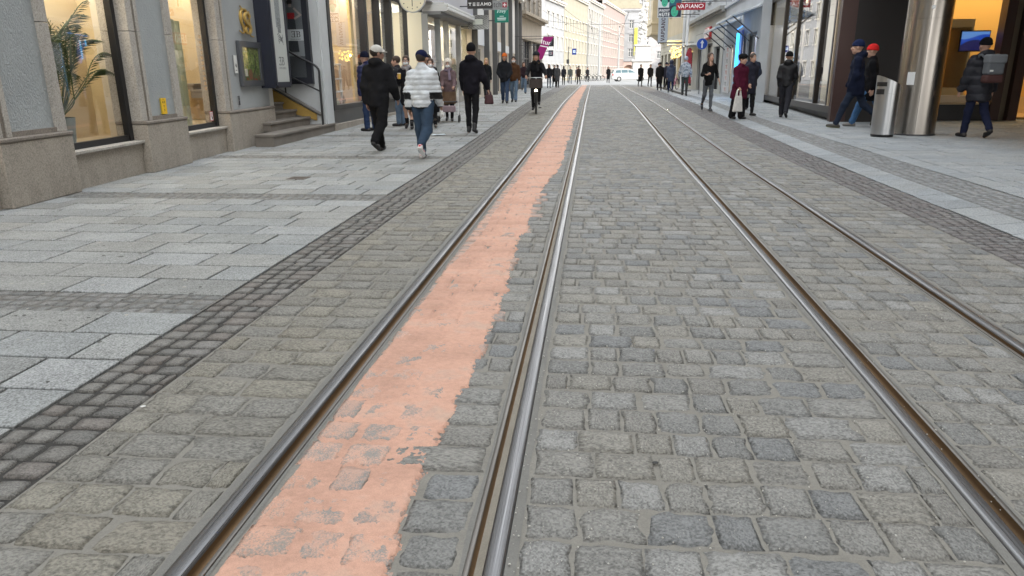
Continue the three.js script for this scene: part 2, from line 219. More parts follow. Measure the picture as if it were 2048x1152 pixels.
// small setts of the two gutters and of the cross strips
function smallRows(fa, fb3, d0, d1, yf, seed, s0 = 0.088, rz = 0, gap = 0) { const r = rng(seed), out = []; let d = d0; while (d < d1 - 0.05) { const p = Math.min(s0 + 0.03 * r(), d1 - d), dc = d + p / 2, a = fa(dc) + 0.004, b = fb3(dc) - 0.004; let x = a - r() * 0.0; while (x < b - 0.03) { let w = s0 + 0.03 * r(); if (b - x - w < 0.05) w = b - x; const cx = x + w / 2; out.push({ x: cx, y: yf(cx, dc) + (r() - 0.5) * 0.004 - 0.001, z: -dc + (r() - 0.5) * 0.012, w: Math.max(0.03, w - 0.009 - gap - 0.01 * r()), l: p - 0.010 - gap - 0.008 * r(), ry: (r() - 0.5) * 0.14, rz }); x += w; } d += p; } return out; }
lay(gutter, 'sett', smallRows(slabL, gutL, 1, 46, () => 0, 21, 0.1, 0, 0.006), gutTones, cubeV, cubeF);
lay(gutter2, 'sett', smallRows(roadR, gutR, 3, 46, () => 0.001, 22), porTones, cubeV, cubeF);
// pavements: granite slabs in rows with a strip of small setts every four metres
function slabField(fa, fb4, d0, d1, seed, yf, widths, pitch, rz, skip) {
  const r = rng(seed), out = []; const G = {}; let d = d0;
  while (d < d1) { if (skip(d)) { d = skip(d); continue; }
    let p = pitch; const nx = [0.1, 0.2, 0.3, 0.36].find(q => skip(d + q)); if (nx && nx < pitch) p = Math.max(0.12, skip(d + nx) - 0.4 - d); 
    const dc = d + p / 2, b = fb4(dc), a = fa(dc); let x = b; // laid from the kerb side towards the wall
    while (x > a + 0.05) { let w = Math.min(x === b ? pick(widths, r) * (r() < 0.5 ? 0.6 : 1) : pick(widths, r), x - a); if (x - a - w < 0.12) w = x - a; w = Math.round(w * 50) / 50; const lw = w - 0.019, ll = p - 0.019, key = lw.toFixed(2) + '_' + ll.toFixed(2); G[key] ??= [chamferSlab(lw, ll), chamferSlab(lw, ll)];
      out.push({ x: x - w / 2, y: yf(x - w / 2, dc) + (r() - 0.5) * 0.003, z: -dc, w, l: p, g: pick(G[key], r), rz }); x -= w; }
    d += p; }
  return out;
}
const bandL = d => { const k = Math.round(d / 4) * 4; return k >= 4 && d > k - 0.201 && d < k + 0.199 ? k + 0.2 : 0; };
lay(pavL, 'slab', slabField(d => (d < 38 ? -6.9 : -6.3), slabL, 0.6, 60, 31, () => 0, [0.5, 0.54, 0.6, 0.66, 0.72], 0.36, 0, bandL), slabTones);
{ const l = []; for (let k = 4; k <= 40; k += 4) l.push(...smallRows(() => -6.7, slabL, k - 0.2, k + 0.2, () => 0, 40 + k)); const g = structGroup('sett_band'); const bb = []; for (let k = 4; k <= 40; k += 4) bb.push(stripGeo(() => -6.7, slabL, k - 0.2, k + 0.2, 0.1, -0.006)); part('joint', bb, mat([0.2, 0.19, 0.17], 0.9, { map: T.sand }), g); lay(g, 'sett', l, bandTones, cubeV, cubeF); }
const slope = Math.atan(0.1 / 1.1);
lay(pavR, 'slab', slabField(gutR, slbR, 2, 60, 51, gyR, [0.5, 0.56], 0.4, slope, () => 0), slabRTones);
{ const g = structGroup('sett_band'); part('joint', stripGeo(slbR, strR, 4, 40, 1, (x, d) => gyR(x, d) - 0.006), mat([0.19, 0.185, 0.175], 0.9, { map: T.sand }), g); lay(g, 'sett', smallRows(slbR, strR, 4, 40, gyR, 61, 0.085, slope), bandRTones, cubeV, cubeF); }
{ const g = structGroup('pavement'); lay(g, 'slab', slabField(d => gutR(d) + 1.1, d => d < 24 ? 13.8 : 8.4, 4, 60, 52, (x, d) => kerbR(d), [0.6, 0.7, 0.8, 0.5], 0.38, 0, () => 0), slabRTones);
  lay(pavR, 'slab', slabField(strR, d => gutR(d) + 1.1, 4, 60, 53, gyR, [0.5], 0.38, slope, () => 0).map(s => s), slabRTones); }
struct('pavement', [stripGeo(() => -9, slabL, 60, END + 4, 2, 0), stripGeo(gutR, d => 16, 60, END + 4, 2, (x, d) => gyR(x, d))], mat([0.31, 0.32, 0.325], 0.75, { map: T.speck }));
struct('pavement', [stripGeo(slabL, gutL, 46, END, 2, 0.0), stripGeo(roadR, gutR, 46, END, 2, 0.0)], mat([0.18, 0.17, 0.165], 0.8, { map: T.sett }));

// tram rails: rounded head, rusty groove, guard lip, mastic joint on both sides
const railBrush = T.brush.clone(); railBrush.repeat.set(14, 0.5); railBrush.needsUpdate = true;
M.railHead = mat([0.155, 0.155, 0.16], 0.85, { metalness: 0.85, roughnessMap: railBrush, bumpMap: railBrush, bumpScale: 0.0003 });
M.rust = mat([0.17, 0.098, 0.042], 0.7, { map: T.dirt, metalness: 0.35 });
M.lip = mat([0.2, 0.185, 0.17], 0.5, { metalness: 0.7, map: T.dirt });
M.mastic = mat([0.2, 0.194, 0.178], 0.85, { map: T.sand, bumpMap: T.sand, bumpScale: 0.002 });
M.grit = mat([0.3, 0.27, 0.22], 0.95, { map: T.sand, bumpMap: T.sand, bumpScale: 0.004 });
function sweep(prof, f, o, d0, d1) { // profile points [outward offset (+ towards track middle), y]
  const p = [], uv = [], ix = [], n = prof.length; let k = 0;
  for (let d = d0; d <= d1; d += (d < 12 ? 0.25 : 1)) { let l = 0; prof.forEach(([q, y], i) => { if (i) l += Math.hypot(q - prof[i - 1][0], y - prof[i - 1][1]); const wob = 0; p.push(f(d) + o * (q + wob), y + rise(d), -d); uv.push(l, d); }); k++; }
  for (let j = 0; j < k - 1; j++) for (let i = 0; i < n - 1; i++) { const a = j * n + i, t = o > 0 ? [a, a + 1, a + n, a + 1, a + n + 1, a + n] : [a, a + n, a + 1, a + 1, a + n, a + n + 1]; ix.push(...t); }
  const g = new THREE.BufferGeometry(); g.setAttribute('position', new THREE.Float32BufferAttribute(p, 3)); g.setAttribute('uv', new THREE.Float32BufferAttribute(uv, 2)); g.setIndex(ix); g.computeVertexNormals(); return g; }
function rail(f, side, label, gritty) { // side: +1 left rail (track middle to the right)
  const t = thing('tram_rail', label, 'rail', [0, 0, 0], 0, 'tram rails set in the street');
  const c = d => f(d) - side * HG;
  part('rail_head', sweep([[-0.036, -0.04], [-0.035, -0.006], [-0.032, 0.0005], [-0.026, 0.005], [-0.014, 0.007], [0.002, 0.007], [0.015, 0.005], [0.023, 0.001], [0.0265, -0.008]], c, side, 0.2, END), M.railHead, t);
  part('groove', sweep([[0.0265, -0.008], [0.028, -0.022], [0.031, -0.032], [0.04, -0.036], [0.055, -0.034], [0.062, -0.02], [0.064, -0.003]], c, side, 0.2, END), M.rust, t);
  part('guard_lip', sweep([[0.064, -0.003], [0.067, 0.001], [0.079, 0.001], [0.0815, -0.003], [0.082, -0.04]], c, side, 0.2, END), M.lip, t);
  if (gritty) part('grit', sweep([[0.0275, -0.018], [0.036, -0.023], [0.046, -0.028], [0.056, -0.033]], c, side, 0.2, 30), M.grit, t);
  const rw = rng(side * 7 + 50); const wob = (d, s) => 0.012 * vn(d * 7, s, 91) ;
  for (const [a, b, s] of [[-0.036, -0.058, 1], [0.083, 0.091, 2]]) { const g = stripGeo(d => side > 0 ? c(d) + Math.min(a, b) - (s === 1 ? wob(d, 1) : 0) : c(d) - Math.max(a, b) - (s === 2 ? wob(d, 2) : 0), d => side > 0 ? c(d) + Math.max(a, b) + (s === 2 ? wob(d, 2) : 0) : c(d) - Math.min(a, b) + (s === 1 ? wob(d, 1) : 0), 0.2, END, 0.1, s === 1 ? -0.003 : -0.004); part('joint_sealing', g, M.mastic, t); }
}
rail(cL, 1, 'steel tram rail along the left edge of the orange sand'); rail(cL, -1, 'steel tram rail right of the orange sand, grit in its groove', true);
rail(cR, 1, 'steel tram rail crossing to the lower right corner, inner rail of the right track'); rail(cR, -1, 'outermost steel tram rail beside the right pavement');

// orange sand swept between the left rails: it fills the joints and thins out over the stones
{
  const relief = (x, d) => { // top of the stones under the sand
    let lo = 0, hi = rowsZ2.length - 1; while (lo < hi) { const m = (lo + hi + 1) >> 1; if (rowsZ2[m][0] <= d) lo = m; else hi = m - 1; }
    const [d0, p, rx] = rowsZ2[lo], v = (d - d0) / p, jz = ss(0, 0.13, v) * ss(1, 0.87, v); let jx = 1; for (const [x0, w] of rx) if (x >= x0 && x < x0 + w) { const u = (x - x0) / w; jx = ss(0, 0.12, u) * ss(1, 0.88, u); }
    return jz * jx; };
  const edge = d => 0.735 + 0.07 * (vn(d * 0.9, 3, 5) - 0.5) + 0.03 * (vn(d * 3.1, 4, 5) - 0.5) + 0.12 * ss(9.6, 10.4, d) * ss(40, 16, d) - 0.05 * ss(4.2, 5.5, d) * ss(9.8, 8, d);
  const ds = []; for (let d = 1.35; d < 62;) { ds.push(d); d += d < 3.2 ? 0.0085 : d < 6 ? 0.015 : d < 12 ? 0.04 : d < 25 ? 0.1 : 0.4; }
  const nx = 108, p = [], uv = [], ix = [];
  ds.forEach(d => { for (let i = 0; i <= nx; i++) { const u = i / nx, x = cL(d) - HG + 0.086 + u * (2 * HG - 0.19);
    const near = ss(4.3, 2.6, d), n1 = vn(x * 5.5, d * 4.5, 61), n2 = vn(x * 26, d * 24, 62), n3 = vn(x * 75, d * 70, 63), e = edge(d) + 0.045 * (vn(d * 9, 1, 64) - 0.5) + 0.035 * (n3 - 0.5) + 0.025 * (n2 - 0.5) + 0.03 * (vn(x * 150, d * 140, 68) - 0.5), le = 0.015 + 0.05 * vn(d * 2, 9, 65) + 0.09 * ss(4.5, 6, d) * ss(13, 9, d);
    const inn = ss(e + 0.03, e - 0.015, u) * ss(le - 0.02, le + 0.03, u), rel = relief(x, d);
    const n4 = vn(x * 150, d * 140, 66), crack = (1 - rel) * (1 - near) * ss(0.66, 0.78, vn(x * 9, d * 11, 67)) * ss(0.35, 0.6, n2);
    const bare = near * ss(0.74, 0.46, n1 + 0.75 * (u - 0.33)), fine = 0.003 * (n2 - 0.5) + 0.0036 * (n3 - 0.5) + 0.003 * (n4 - 0.5);
    const coat = mix(-0.0045, 0.0016, rel) + (0.003 - 0.0016 * ss(0.6, 0.85, n1) + fine) * rel + (1 - rel) * 0.001 * n3 - 0.006 * crack, fill = 0.0034 - 0.0046 * bare + fine;   // thin coat over the stones farther off, level fill between them close by
    const y = mix(-0.02, mix(coat, fill, near), inn);
    p.push(x, y + rise(d), -d); uv.push(x, d); } });
  for (let j = 0; j < ds.length - 1; j++) for (let i = 0; i < nx; i++) { const a = j * (nx + 1) + i; ix.push(a, a + 1, a + nx + 1, a + 1, a + nx + 2, a + nx + 1); }
  const g = new THREE.BufferGeometry(); g.setAttribute('position', new THREE.Float32BufferAttribute(p, 3)); g.setAttribute('uv', new THREE.Float32BufferAttribute(uv, 2)); g.setIndex(ix); g.computeVertexNormals();
  const o = shade(new THREE.Mesh(g, mat([0.59, 0.345, 0.255], 0.95, { map: T.dust, bumpMap: T.sand, bumpScale: 0.0022 }))); o.name = 'sand'; o.userData = { kind: 'stuff', label: 'orange brick sand swept in a strip between the left tram rails', category: 'sand' }; scene.add(o);
}
// ---------- building helpers ----------
const LK = 0.75;
M.glass = new THREE.MeshPhysicalMaterial({ color: 0xffffff, roughness: 0, transmission: 1, thickness: 0, ior: 1.52 });
M.darkGlass = new THREE.MeshPhysicalMaterial({ color: L(0.03, 0.035, 0.04), roughness: 0.03, clearcoat: 0.6, clearcoatRoughness: 0.02, specularIntensity: 1 });
M.white = mat([0.72, 0.72, 0.7], 0.6); M.black = mat([0.012, 0.012, 0.014], 0.45); M.dark = mat([0.03, 0.03, 0.033], 0.5);
M.gran = mat([0.40, 0.355, 0.30], 0.75, { map: T.granite, bumpMap: T.granite, bumpScale: 0.0006 });
M.granLight = mat([0.48, 0.445, 0.40], 0.75, { map: T.granite, bumpMap: T.granite, bumpScale: 0.0006 });
M.granDark = mat([0.26, 0.225, 0.19], 0.75, { map: T.granite });
M.blueCast = mat([0.42, 0.446, 0.452], 0.9, { map: T.plaster, bumpMap: T.rough, bumpScale: 0.007 });
M.bluePlain = mat([0.42, 0.44, 0.448], 0.85, { map: T.plaster, bumpMap: tint(T.rough, 2), bumpScale: 0.002 });
M.steel = mat([0.55, 0.55, 0.55], 0.3, { metalness: 1 });
M.bulb = (c, k) => new THREE.MeshStandardMaterial({ color: 0x000000, emissive: L(...c), emissiveIntensity: k });
const frameAt = (a, b) => [Math.atan2(b[1] - a[1], b[0] - a[0]), Math.hypot(b[0] - a[0], b[1] - a[1])];
function house(name, label, a, b, y = 0, l = 1) { const [th, len] = frameAt(a, b); const g = thing(name, label, 'building', [a[0], y, -a[1]], th); g.len = len; if (l !== 1) settle(g, l); return g; }
function wallGeo(x0, x1, y0, y1, holes, t = 0.35, z = 0) {
  const s = new THREE.Shape([new THREE.Vector2(x0, y0), new THREE.Vector2(x1, y0), new THREE.Vector2(x1, y1), new THREE.Vector2(x0, y1)]);
  for (const [a, b, c, d] of holes) s.holes.push(new THREE.Path([new THREE.Vector2(a, c), new THREE.Vector2(a, d), new THREE.Vector2(b, d), new THREE.Vector2(b, c)]));
  return mUV(new THREE.ExtrudeGeometry(s, { depth: t, bevelEnabled: false }).translate(0, 0, z - t)); }
const winCache = {};
function sashGeo(w, h, bars = true) { const k = w.toFixed(2) + h.toFixed(2) + bars; return winCache[k] ??= [merge([bx(-w / 2, -w / 2 + 0.07, 0, h, -0.06, 0), bx(w / 2 - 0.07, w / 2, 0, h, -0.06, 0), bx(-w / 2 + 0.07, w / 2 - 0.07, 0, 0.07, -0.06, 0), bx(-w / 2 + 0.07, w / 2 - 0.07, h - 0.07, h, -0.06, 0), ...(bars ? [bx(-0.04, 0.04, 0.07, h - 0.07, -0.055, 0.012), bx(-w / 2 + 0.07, -0.04, h * 0.66, h * 0.66 + 0.05, -0.055, -0.005), bx(0.04, w / 2 - 0.07, h * 0.66, h * 0.66 + 0.05, -0.055, -0.005)] : [])]), bx(-w / 2 + 0.03, w / 2 - 0.03, 0.03, h - 0.03, -0.05, -0.035)]; }
function sash(parent, x, y, w, h, z = -0.14, fm = M.white, gm = M.darkGlass, bars = true) { const [f, g] = sashGeo(w, h, bars); const o = shade(new THREE.Mesh(f, fm)); o.name = 'window'; o.position.set(x, y, z); const p = shade(new THREE.Mesh(g, gm)); p.name = 'pane'; o.add(p); parent.add(o); return o; }
// storeys of windows above the shops
function storeys(g, x0, x1, y0, y1, wm, o = {}) {
  const fl = o.floors ?? [y0 + 1, y0 + 4.6, y0 + 8.2], ww = o.ww ?? 1.1, hh = o.hh ?? 1.9, pitch = o.pitch ?? 2.5, n = Math.max(1, Math.floor((x1 - x0 - 0.8) / pitch)), st = (x1 - x0) / n, holes = [];
  for (const f of fl) for (let i = 0; i < n; i++) { const c = x0 + st * (i + 0.5); if (f + hh > y1 - 0.4) continue; holes.push([c - ww / 2, c + ww / 2, f, f + hh]); const so = sash(g, c, f, ww, hh, -0.14, o.fm ?? M.white), tk = 'surround' + ww.toFixed(2) + hh.toFixed(2), tg = winCache[tk] ??= merge([bx(-ww / 2 - 0.12, ww / 2 + 0.12, -0.12, 0, 0.143, 0.26), bx(-ww / 2 - 0.1, -ww / 2, 0, hh, 0.143, 0.19), bx(ww / 2, ww / 2 + 0.1, 0, hh, 0.143, 0.19), bx(-ww / 2 - 0.18, ww / 2 + 0.18, hh, hh + 0.16, 0.143, 0.28)]); const su = shade(new THREE.Mesh(tg, o.tm ?? wm)); su.name = 'surround'; so.add(su); }
  part('wall', [wallGeo(x0, x1, y0, y1, holes, 0.35), bx(x0, x1, y0 + 0.003, y1, -(o.depth ?? 10), -0.62)], wm, g);
  part('cornice', [bx(x0, x1, y1, y1 + 0.25, -0.3, 0.28), bx(x0, x1, y1 + 0.25, y1 + 0.5, -0.3, 0.45)], o.tm ?? wm, g);
  const D = o.depth ?? 10, rs = new THREE.Shape([new THREE.Vector2(0.35, 0), new THREE.Vector2(-D, 0), new THREE.Vector2(-D / 2, o.roofH ?? D * 0.32)]);
  part('roof', mUV(new THREE.ExtrudeGeometry(rs, { depth: x1 - x0, bevelEnabled: false }).rotateY(-Math.PI / 2).translate(x1, y1 + 0.5, 0)), mat([0.14, 0.1, 0.085], 0.9, { map: T.dirt, side: THREE.DoubleSide }), g);
}
// a lit display room behind a shop window
function room(g, x0, x1, y0, y1, zb, wm, fm, o = {}) {
  const t = 0.06, zf = o.zf ?? -0.3;
  part('back_wall', bx(x0 - t, x1 + t, y0 - t, y1 + t, zb - t, zb), wm, g); part('side_wall', bx(x0 - t, x0, y0 - t, y1 + t, zb + 0.001, zf), o.sm ?? wm, g); part('side_wall', bx(x1, x1 + t, y0 - t, y1 + t, zb + 0.001, zf), o.sm ?? wm, g);
  part('display_floor', bx(x0, x1, y0 - t, y0, zb + 0.001, zf), fm, g); part('room_ceiling', bx(x0, x1, y1, y1 + t, zb + 0.001, zf), o.cm ?? M.white, g);
  if (o.light) { const w = Math.min(x1 - x0 - 0.2, o.lw ?? 9), d = Math.min(0.5, (zf - zb) * 0.5), zc = (zf + zb) / 2; const c = o.lc ?? [1, 0.8, 0.5];
    part('ceiling_lamp', bx((x0 + x1 - w) / 2, (x0 + x1 + w) / 2, y1 - 0.05, y1 - 0.004, zc - d / 2, zc + d / 2), M.bulb(c, 1.1), g);
    const l = new THREE.RectAreaLight(L(...c), o.light * LK, w, d); l.position.set((x0 + x1) / 2, y1 - 0.06, zc); l.rotation.x = -Math.PI / 2; g.add(l); l.name = 'lamp_light'; } }
function pane(g, x0, x1, y0, y1, z) { return part('glass_pane', bx(x0, x1, y0, y1, z - 0.006, z + 0.006), M.glass, g); }
function textTex(w, h, bg, items) { return canvasTex(w, h, (c) => { if (bg) { c.fillStyle = bg; c.fillRect(0, 0, w, h); } for (const [s, x, y, font, col, al] of items) { c.font = font; c.fillStyle = col; c.textAlign = al ?? 'center'; c.textBaseline = 'middle'; c.fillText(s, x, y); } }); }

// ---------- left side: pale blue house with granite pilasters ----------
const h1 = house('corner_shop_house', 'pale blue roughcast house with granite pilasters and tall shop windows at left', [-6.17, 6.52], [-6.66, 14.44]);
{
  const g = h1, wins = [[-5.2, -3.4], [-2.0, -0.35], [-0.35 + 0.0, 0.5], [1.72, 3.43], [4.66, 6.3]].filter((_, i) => i !== 1 && i !== 2).concat([[-1.25, 0.5]]), H = 3.3;
  const pil = [[-3.4, -1.25], [0.5, 1.72], [3.43, 4.66], [6.3, 8.62], [-9, -5.2]];
  for (const [a, b] of wins) {
    part('plinth', [bx(a, b, 0, 0.43, -0.35, 0.0)], M.gran, g); part('sill', rbx(a - 0.01, b + 0.01, 0.431, 0.47, -0.36, 0.05, 0.008), M.granLight, g);
    const z = -0.12; part('window_frame', [bx(a, a + 0.05, 0.47, H, z - 0.07, z), bx(b - 0.09, b, 0.47, H, z - 0.07, z + 0.02), bx(a + 0.05, b - 0.09, 0.47, 0.55, z - 0.07, z), bx(a + 0.05, b - 0.09, H - 0.08, H, z - 0.07, z)], M.black, g);
    pane(g, a + 0.05, b - 0.09, 0.55, H - 0.08, z - 0.03); }
  for (const [a, b] of pil) {
    part('plinth', rbx(a + 0.005, b - 0.005, 0, 0.69, -0.35, 0.12, 0.012), M.gran, g); part('plinth_cap', rbx(a - 0.005, b + 0.005, 0.691, 0.735, -0.35, 0.135, 0.014), M.granDark, g);
    const right = a > 6, bw = b - a > 1.5 ? 0.3 : 0.25, lb = a + bw, rb = right ? b : b - 0.17;
    for (const [y0, y1] of [[0.735, 1.958], [1.964, H + 0.4]]) { part('granite_block', [rbx(a, lb - 0.1, y0, y1, -0.35, 0.06, 0.006)], M.granLight, g); if (!right) part('granite_block', rbx(rb, b, y0, y1, -0.35, 0.065, 0.006), M.granLight, g); part('granite_block', bx(lb - 0.1, lb - 0.035, y0, y1, -0.3, 0.045), M.granDark, g); part('granite_block', rbx(lb - 0.035, lb + 0.04, y0, y1, -0.3, 0.06, 0.005), M.granLight, g); }
    part('wall_panel', bx(lb + 0.04, rb, 0.735, H + 0.4, -0.35, 0.02), right ? M.bluePlain : M.blueCast, g); if (!right) part('panel_foot', bx(lb + 0.04, rb, 0.736, 0.79, 0.02, 0.05), M.granDark, g); }
  wins.forEach(([a, b]) => part('lintel', bx(a, b, H, H + 0.4, -0.35, 0.03), M.granLight, g));
  storeys(g, -9, 8.62, H + 0.4, 18.5, M.bluePlain, { floors: [4.6, 8.4, 12, 15.2], depth: 11 });
  const beige = mat([0.62, 0.50, 0.30], 0.8, { map: T.plaster }), fl = mat([0.55, 0.45, 0.3], 0.4, { map: T.plaster });
  room(g, 1.4, 4.3, 0.47, 3.35, -1.25, beige, fl, { light: 12.5, lc: [1, 0.9, 0.7] }); room(g, 4.42, 8.5, 0.47, 3.35, -2.6, mat([0.58, 0.45, 0.27], 0.8, { map: T.plaster }), fl, { light: 10, lc: [1, 0.9, 0.7] }); room(g, -1.5, 0.7, 0.47, 3.35, -2, beige, fl, { light: 4 });
  // wall strips inside the first window, counter and menu board inside the second
  part('inner_column', [bx(3.95, 4.2, 0.47, 3.35, -0.75, -0.5)], mat([0.55, 0.5, 0.42], 0.7), g); part('partition', bx(3.3, 4.3, 0.47, 3.35, -1.24, -1.15), mat([0.6, 0.5, 0.34], 0.8), g);
  for (const [x, z] of [[6.15, -0.75], [6.55, -0.85]]) part('round_column', cyl(x, 0.47, 2.3, z, 0.12, 0.12, 24), mat([0.44, 0.5, 0.38], 0.5), g);
  part('inner_board', [bx(6.9, 7.9, 2.2, 2.7, -2.58, -2.5)], mat([0.4, 0.28, 0.12], 0.7), g); part('inner_beam', [bx(4.5, 8.4, 2.1, 2.16, -2.2, -2.1)], mat([0.7, 0.62, 0.5], 0.6), g);
  label(g, 'window_lettering', 0.16, 1.0, 0.002, canvasTex(64, 512, c => { c.clearRect(0, 0, 64, 512); c.fillStyle = '#d8b489'; for (let i = 0; i < 11; i++) { c.font = 'bold 40px sans-serif'; c.fillText('FRESHSALADS'[i], 14, 40 + i * 44); } }), [6.02, 1.55, -0.135], 0, { m: { transparent: true, alphaTest: 0.4 } });
  label(g, 'window_sticker', 0.13, 0.17, 0.002, canvasTex(64, 84, c => { c.fillStyle = '#e8e4e4'; c.fillRect(0, 0, 64, 84); c.strokeStyle = '#b02030'; c.lineWidth = 5; c.strokeRect(3, 3, 58, 78); c.fillStyle = '#222'; c.fillRect(36, 46, 14, 24); c.fillStyle = '#b02030'; for (let i = 0; i < 4; i++) c.fillRect(12, 16 + i * 9, 36 - i * 5, 3); }), [6.1, 0.66, -0.135]);
  // neon tube seen through the second window
  const nm = M.bulb([0.2, 0.32, 1], 2.2); part('neon_tube', tube([[7.22, 1.5, -1.1], [7.2, 2.1, -1.1], [7.1, 2.15, -1.1], [7.0, 2.1, -1.1], [7.0, 1.85, -1.1]], 0.014, 6), nm, g);
  // yellow plate, intercom plate, small dark plate
  label(g, 'yellow_plate', 0.15, 0.235, 0.02, canvasTex(96, 150, c => { c.fillStyle = '#e8b80c'; c.fillRect(0, 0, 96, 150); c.fillStyle = '#1a1608'; c.font = 'bold 30px sans-serif'; c.textAlign = 'center'; c.fillRect(34, 8, 28, 4); c.fillText('4.23', 48, 48); c.fillRect(46, 66, 5, 24); c.fillRect(36, 70, 24, 4); c.fillText('5', 48, 124); }), [4.13, 0.92, 0.035], 0, { edge: [0.5, 0.36, 0.02] });
  label(g, 'door_number_plate', 0.14, 0.32, 0.02, canvasTex(64, 150, c => { c.fillStyle = '#dcdcd8'; c.fillRect(0, 0, 64, 150); c.fillStyle = '#1c1c1c'; c.beginPath(); c.moveTo(18, 60); c.lineTo(24, 96); c.lineTo(44, 104); c.lineTo(48, 66); c.lineTo(40, 78); c.lineTo(30, 80); c.fill(); c.fillRect(16, 124, 32, 5); }), [7.0, 1.56, 0.035]);
  label(g, 'small_plate', 0.07, 0.17, 0.02, canvasTex(32, 80, c => { c.fillStyle = '#14141c'; c.fillRect(0, 0, 32, 80); c.fillStyle = '#8a8a94'; c.fillRect(8, 12, 14, 4); c.fillRect(10, 34, 10, 12); }), [6.98, 0.9, 0.032]);
  part('lower_wall', bx(8.62, 8.9, 0, 1.1, -0.6, 0.0), mat([0.7, 0.68, 0.62], 0.85, { map: T.plaster }), g);
  part('end_wall', bx(8.62, 8.68, 1.1, 5, -3.2, 0.0), M.bluePlain, g);
}
const font = await new FontLoader().loadAsync('fonts/droid/droid_serif_regular.typeface.json');
{ // gold monogram: tall S over G on two serif feet
  const m = thing('monogram_sign', 'gold interlaced letter monogram on the pale blue wall above the menu case', 'sign', [0, 0, 0]); const gold = mat([0.62, 0.42, 0.13], 0.42, { metalness: 0.6 });
  const u = h1; m.position.copy(u.localToWorld(V(7.68, 2.12, 0.02))); m.rotation.y = u.rotation.y;
  const letter = (s, size, sx, sy, x, y, z) => { const g = new TextGeometry(s, { font, size, depth: 0.03, curveSegments: 6, bevelEnabled: true, bevelSize: 0.006, bevelThickness: 0.006, bevelSegments: 2 }); g.computeBoundingBox(); const b = g.boundingBox; g.translate(-(b.min.x + b.max.x) / 2, -b.min.y, 0); g.scale(sx, sy, 1); g.translate(x, y, z); return g; };
  part('letter', letter('S', 0.34, 1.5, 1.15, 0.02, 0.0, 0.05), gold, m); part('letter', letter('G', 0.34, 1.3, 1.0, -0.02, 0.12, 0.0), gold, m);
  part('letter', [tube([[-0.2, 0.5, 0.03], [-0.14, 0.48, 0.03], [-0.17, 0.2, 0.03], [-0.12, 0.02, 0.03], [-0.34, 0.05, 0.03]], 0.014, 6), tube([[0.2, 0.44, 0.03], [0.22, 0.2, 0.03], [0.18, 0.0, 0.03], [0.34, -0.03, 0.03]], 0.014, 6)], gold, m);
}
{ // menu case
  const m = thing('menu_case', 'grey framed glass menu case with leafy green print below the gold monogram', 'display case'); m.position.copy(h1.localToWorld(V(7.7, 1.15, 0.024))); m.rotation.y = h1.rotation.y;
  const fm = mat([0.11, 0.115, 0.125], 0.4, { metalness: 0.4 }); const w = 0.55, h = 0.84;
  part('frame', [rbx(-w, -w + 0.12, 0, h, 0, 0.07, 0.01), rbx(w - 0.12, w, 0, h, 0, 0.07, 0.01), bx(-w + 0.12, w - 0.12, 0, 0.11, 0, 0.065), bx(-w + 0.12, w - 0.12, h - 0.11, h, 0, 0.065)], fm, m);
  label(m, 'print', 2 * w - 0.24, h - 0.22, 0.01, canvasTex(256, 200, (c, W, H) => { c.fillStyle = '#6d7440'; c.fillRect(0, 0, W, H); const r = rng(3); for (let i = 0; i < 260; i++) { c.fillStyle = ['#8fa63a', '#5f7a22', '#b8bf5a', '#46601c', '#9fae6a'][Math.floor(r() * 5)]; c.globalAlpha = 0.5; c.fillRect(r() * W, r() * H * 0.7, 6 + r() * 22, 4 + r() * 30); } c.globalAlpha = 1; c.fillStyle = '#3a2a18'; c.lineWidth = 9; c.strokeStyle = '#3a3018'; c.beginPath(); c.moveTo(150, 200); c.bezierCurveTo(150, 120, 230, 150, 190, 40); c.stroke(); c.fillStyle = '#e0dccc'; c.fillRect(30, 130, 40, 44); c.fillStyle = '#8a5a34'; c.beginPath(); c.arc(110, 160, 30, 0, 7); c.fill(); c.fillStyle = '#a8402a'; for (let i = 0; i < 20; i++) c.fillRect(r() * W, 176 + r() * 20, 12, 6); }), [0, h / 2, 0.03], 0, { rough: 0.6 });
  part('glass', bx(-w + 0.12, w - 0.12, 0.11, h - 0.11, 0.045, 0.05), M.glass, m);
}
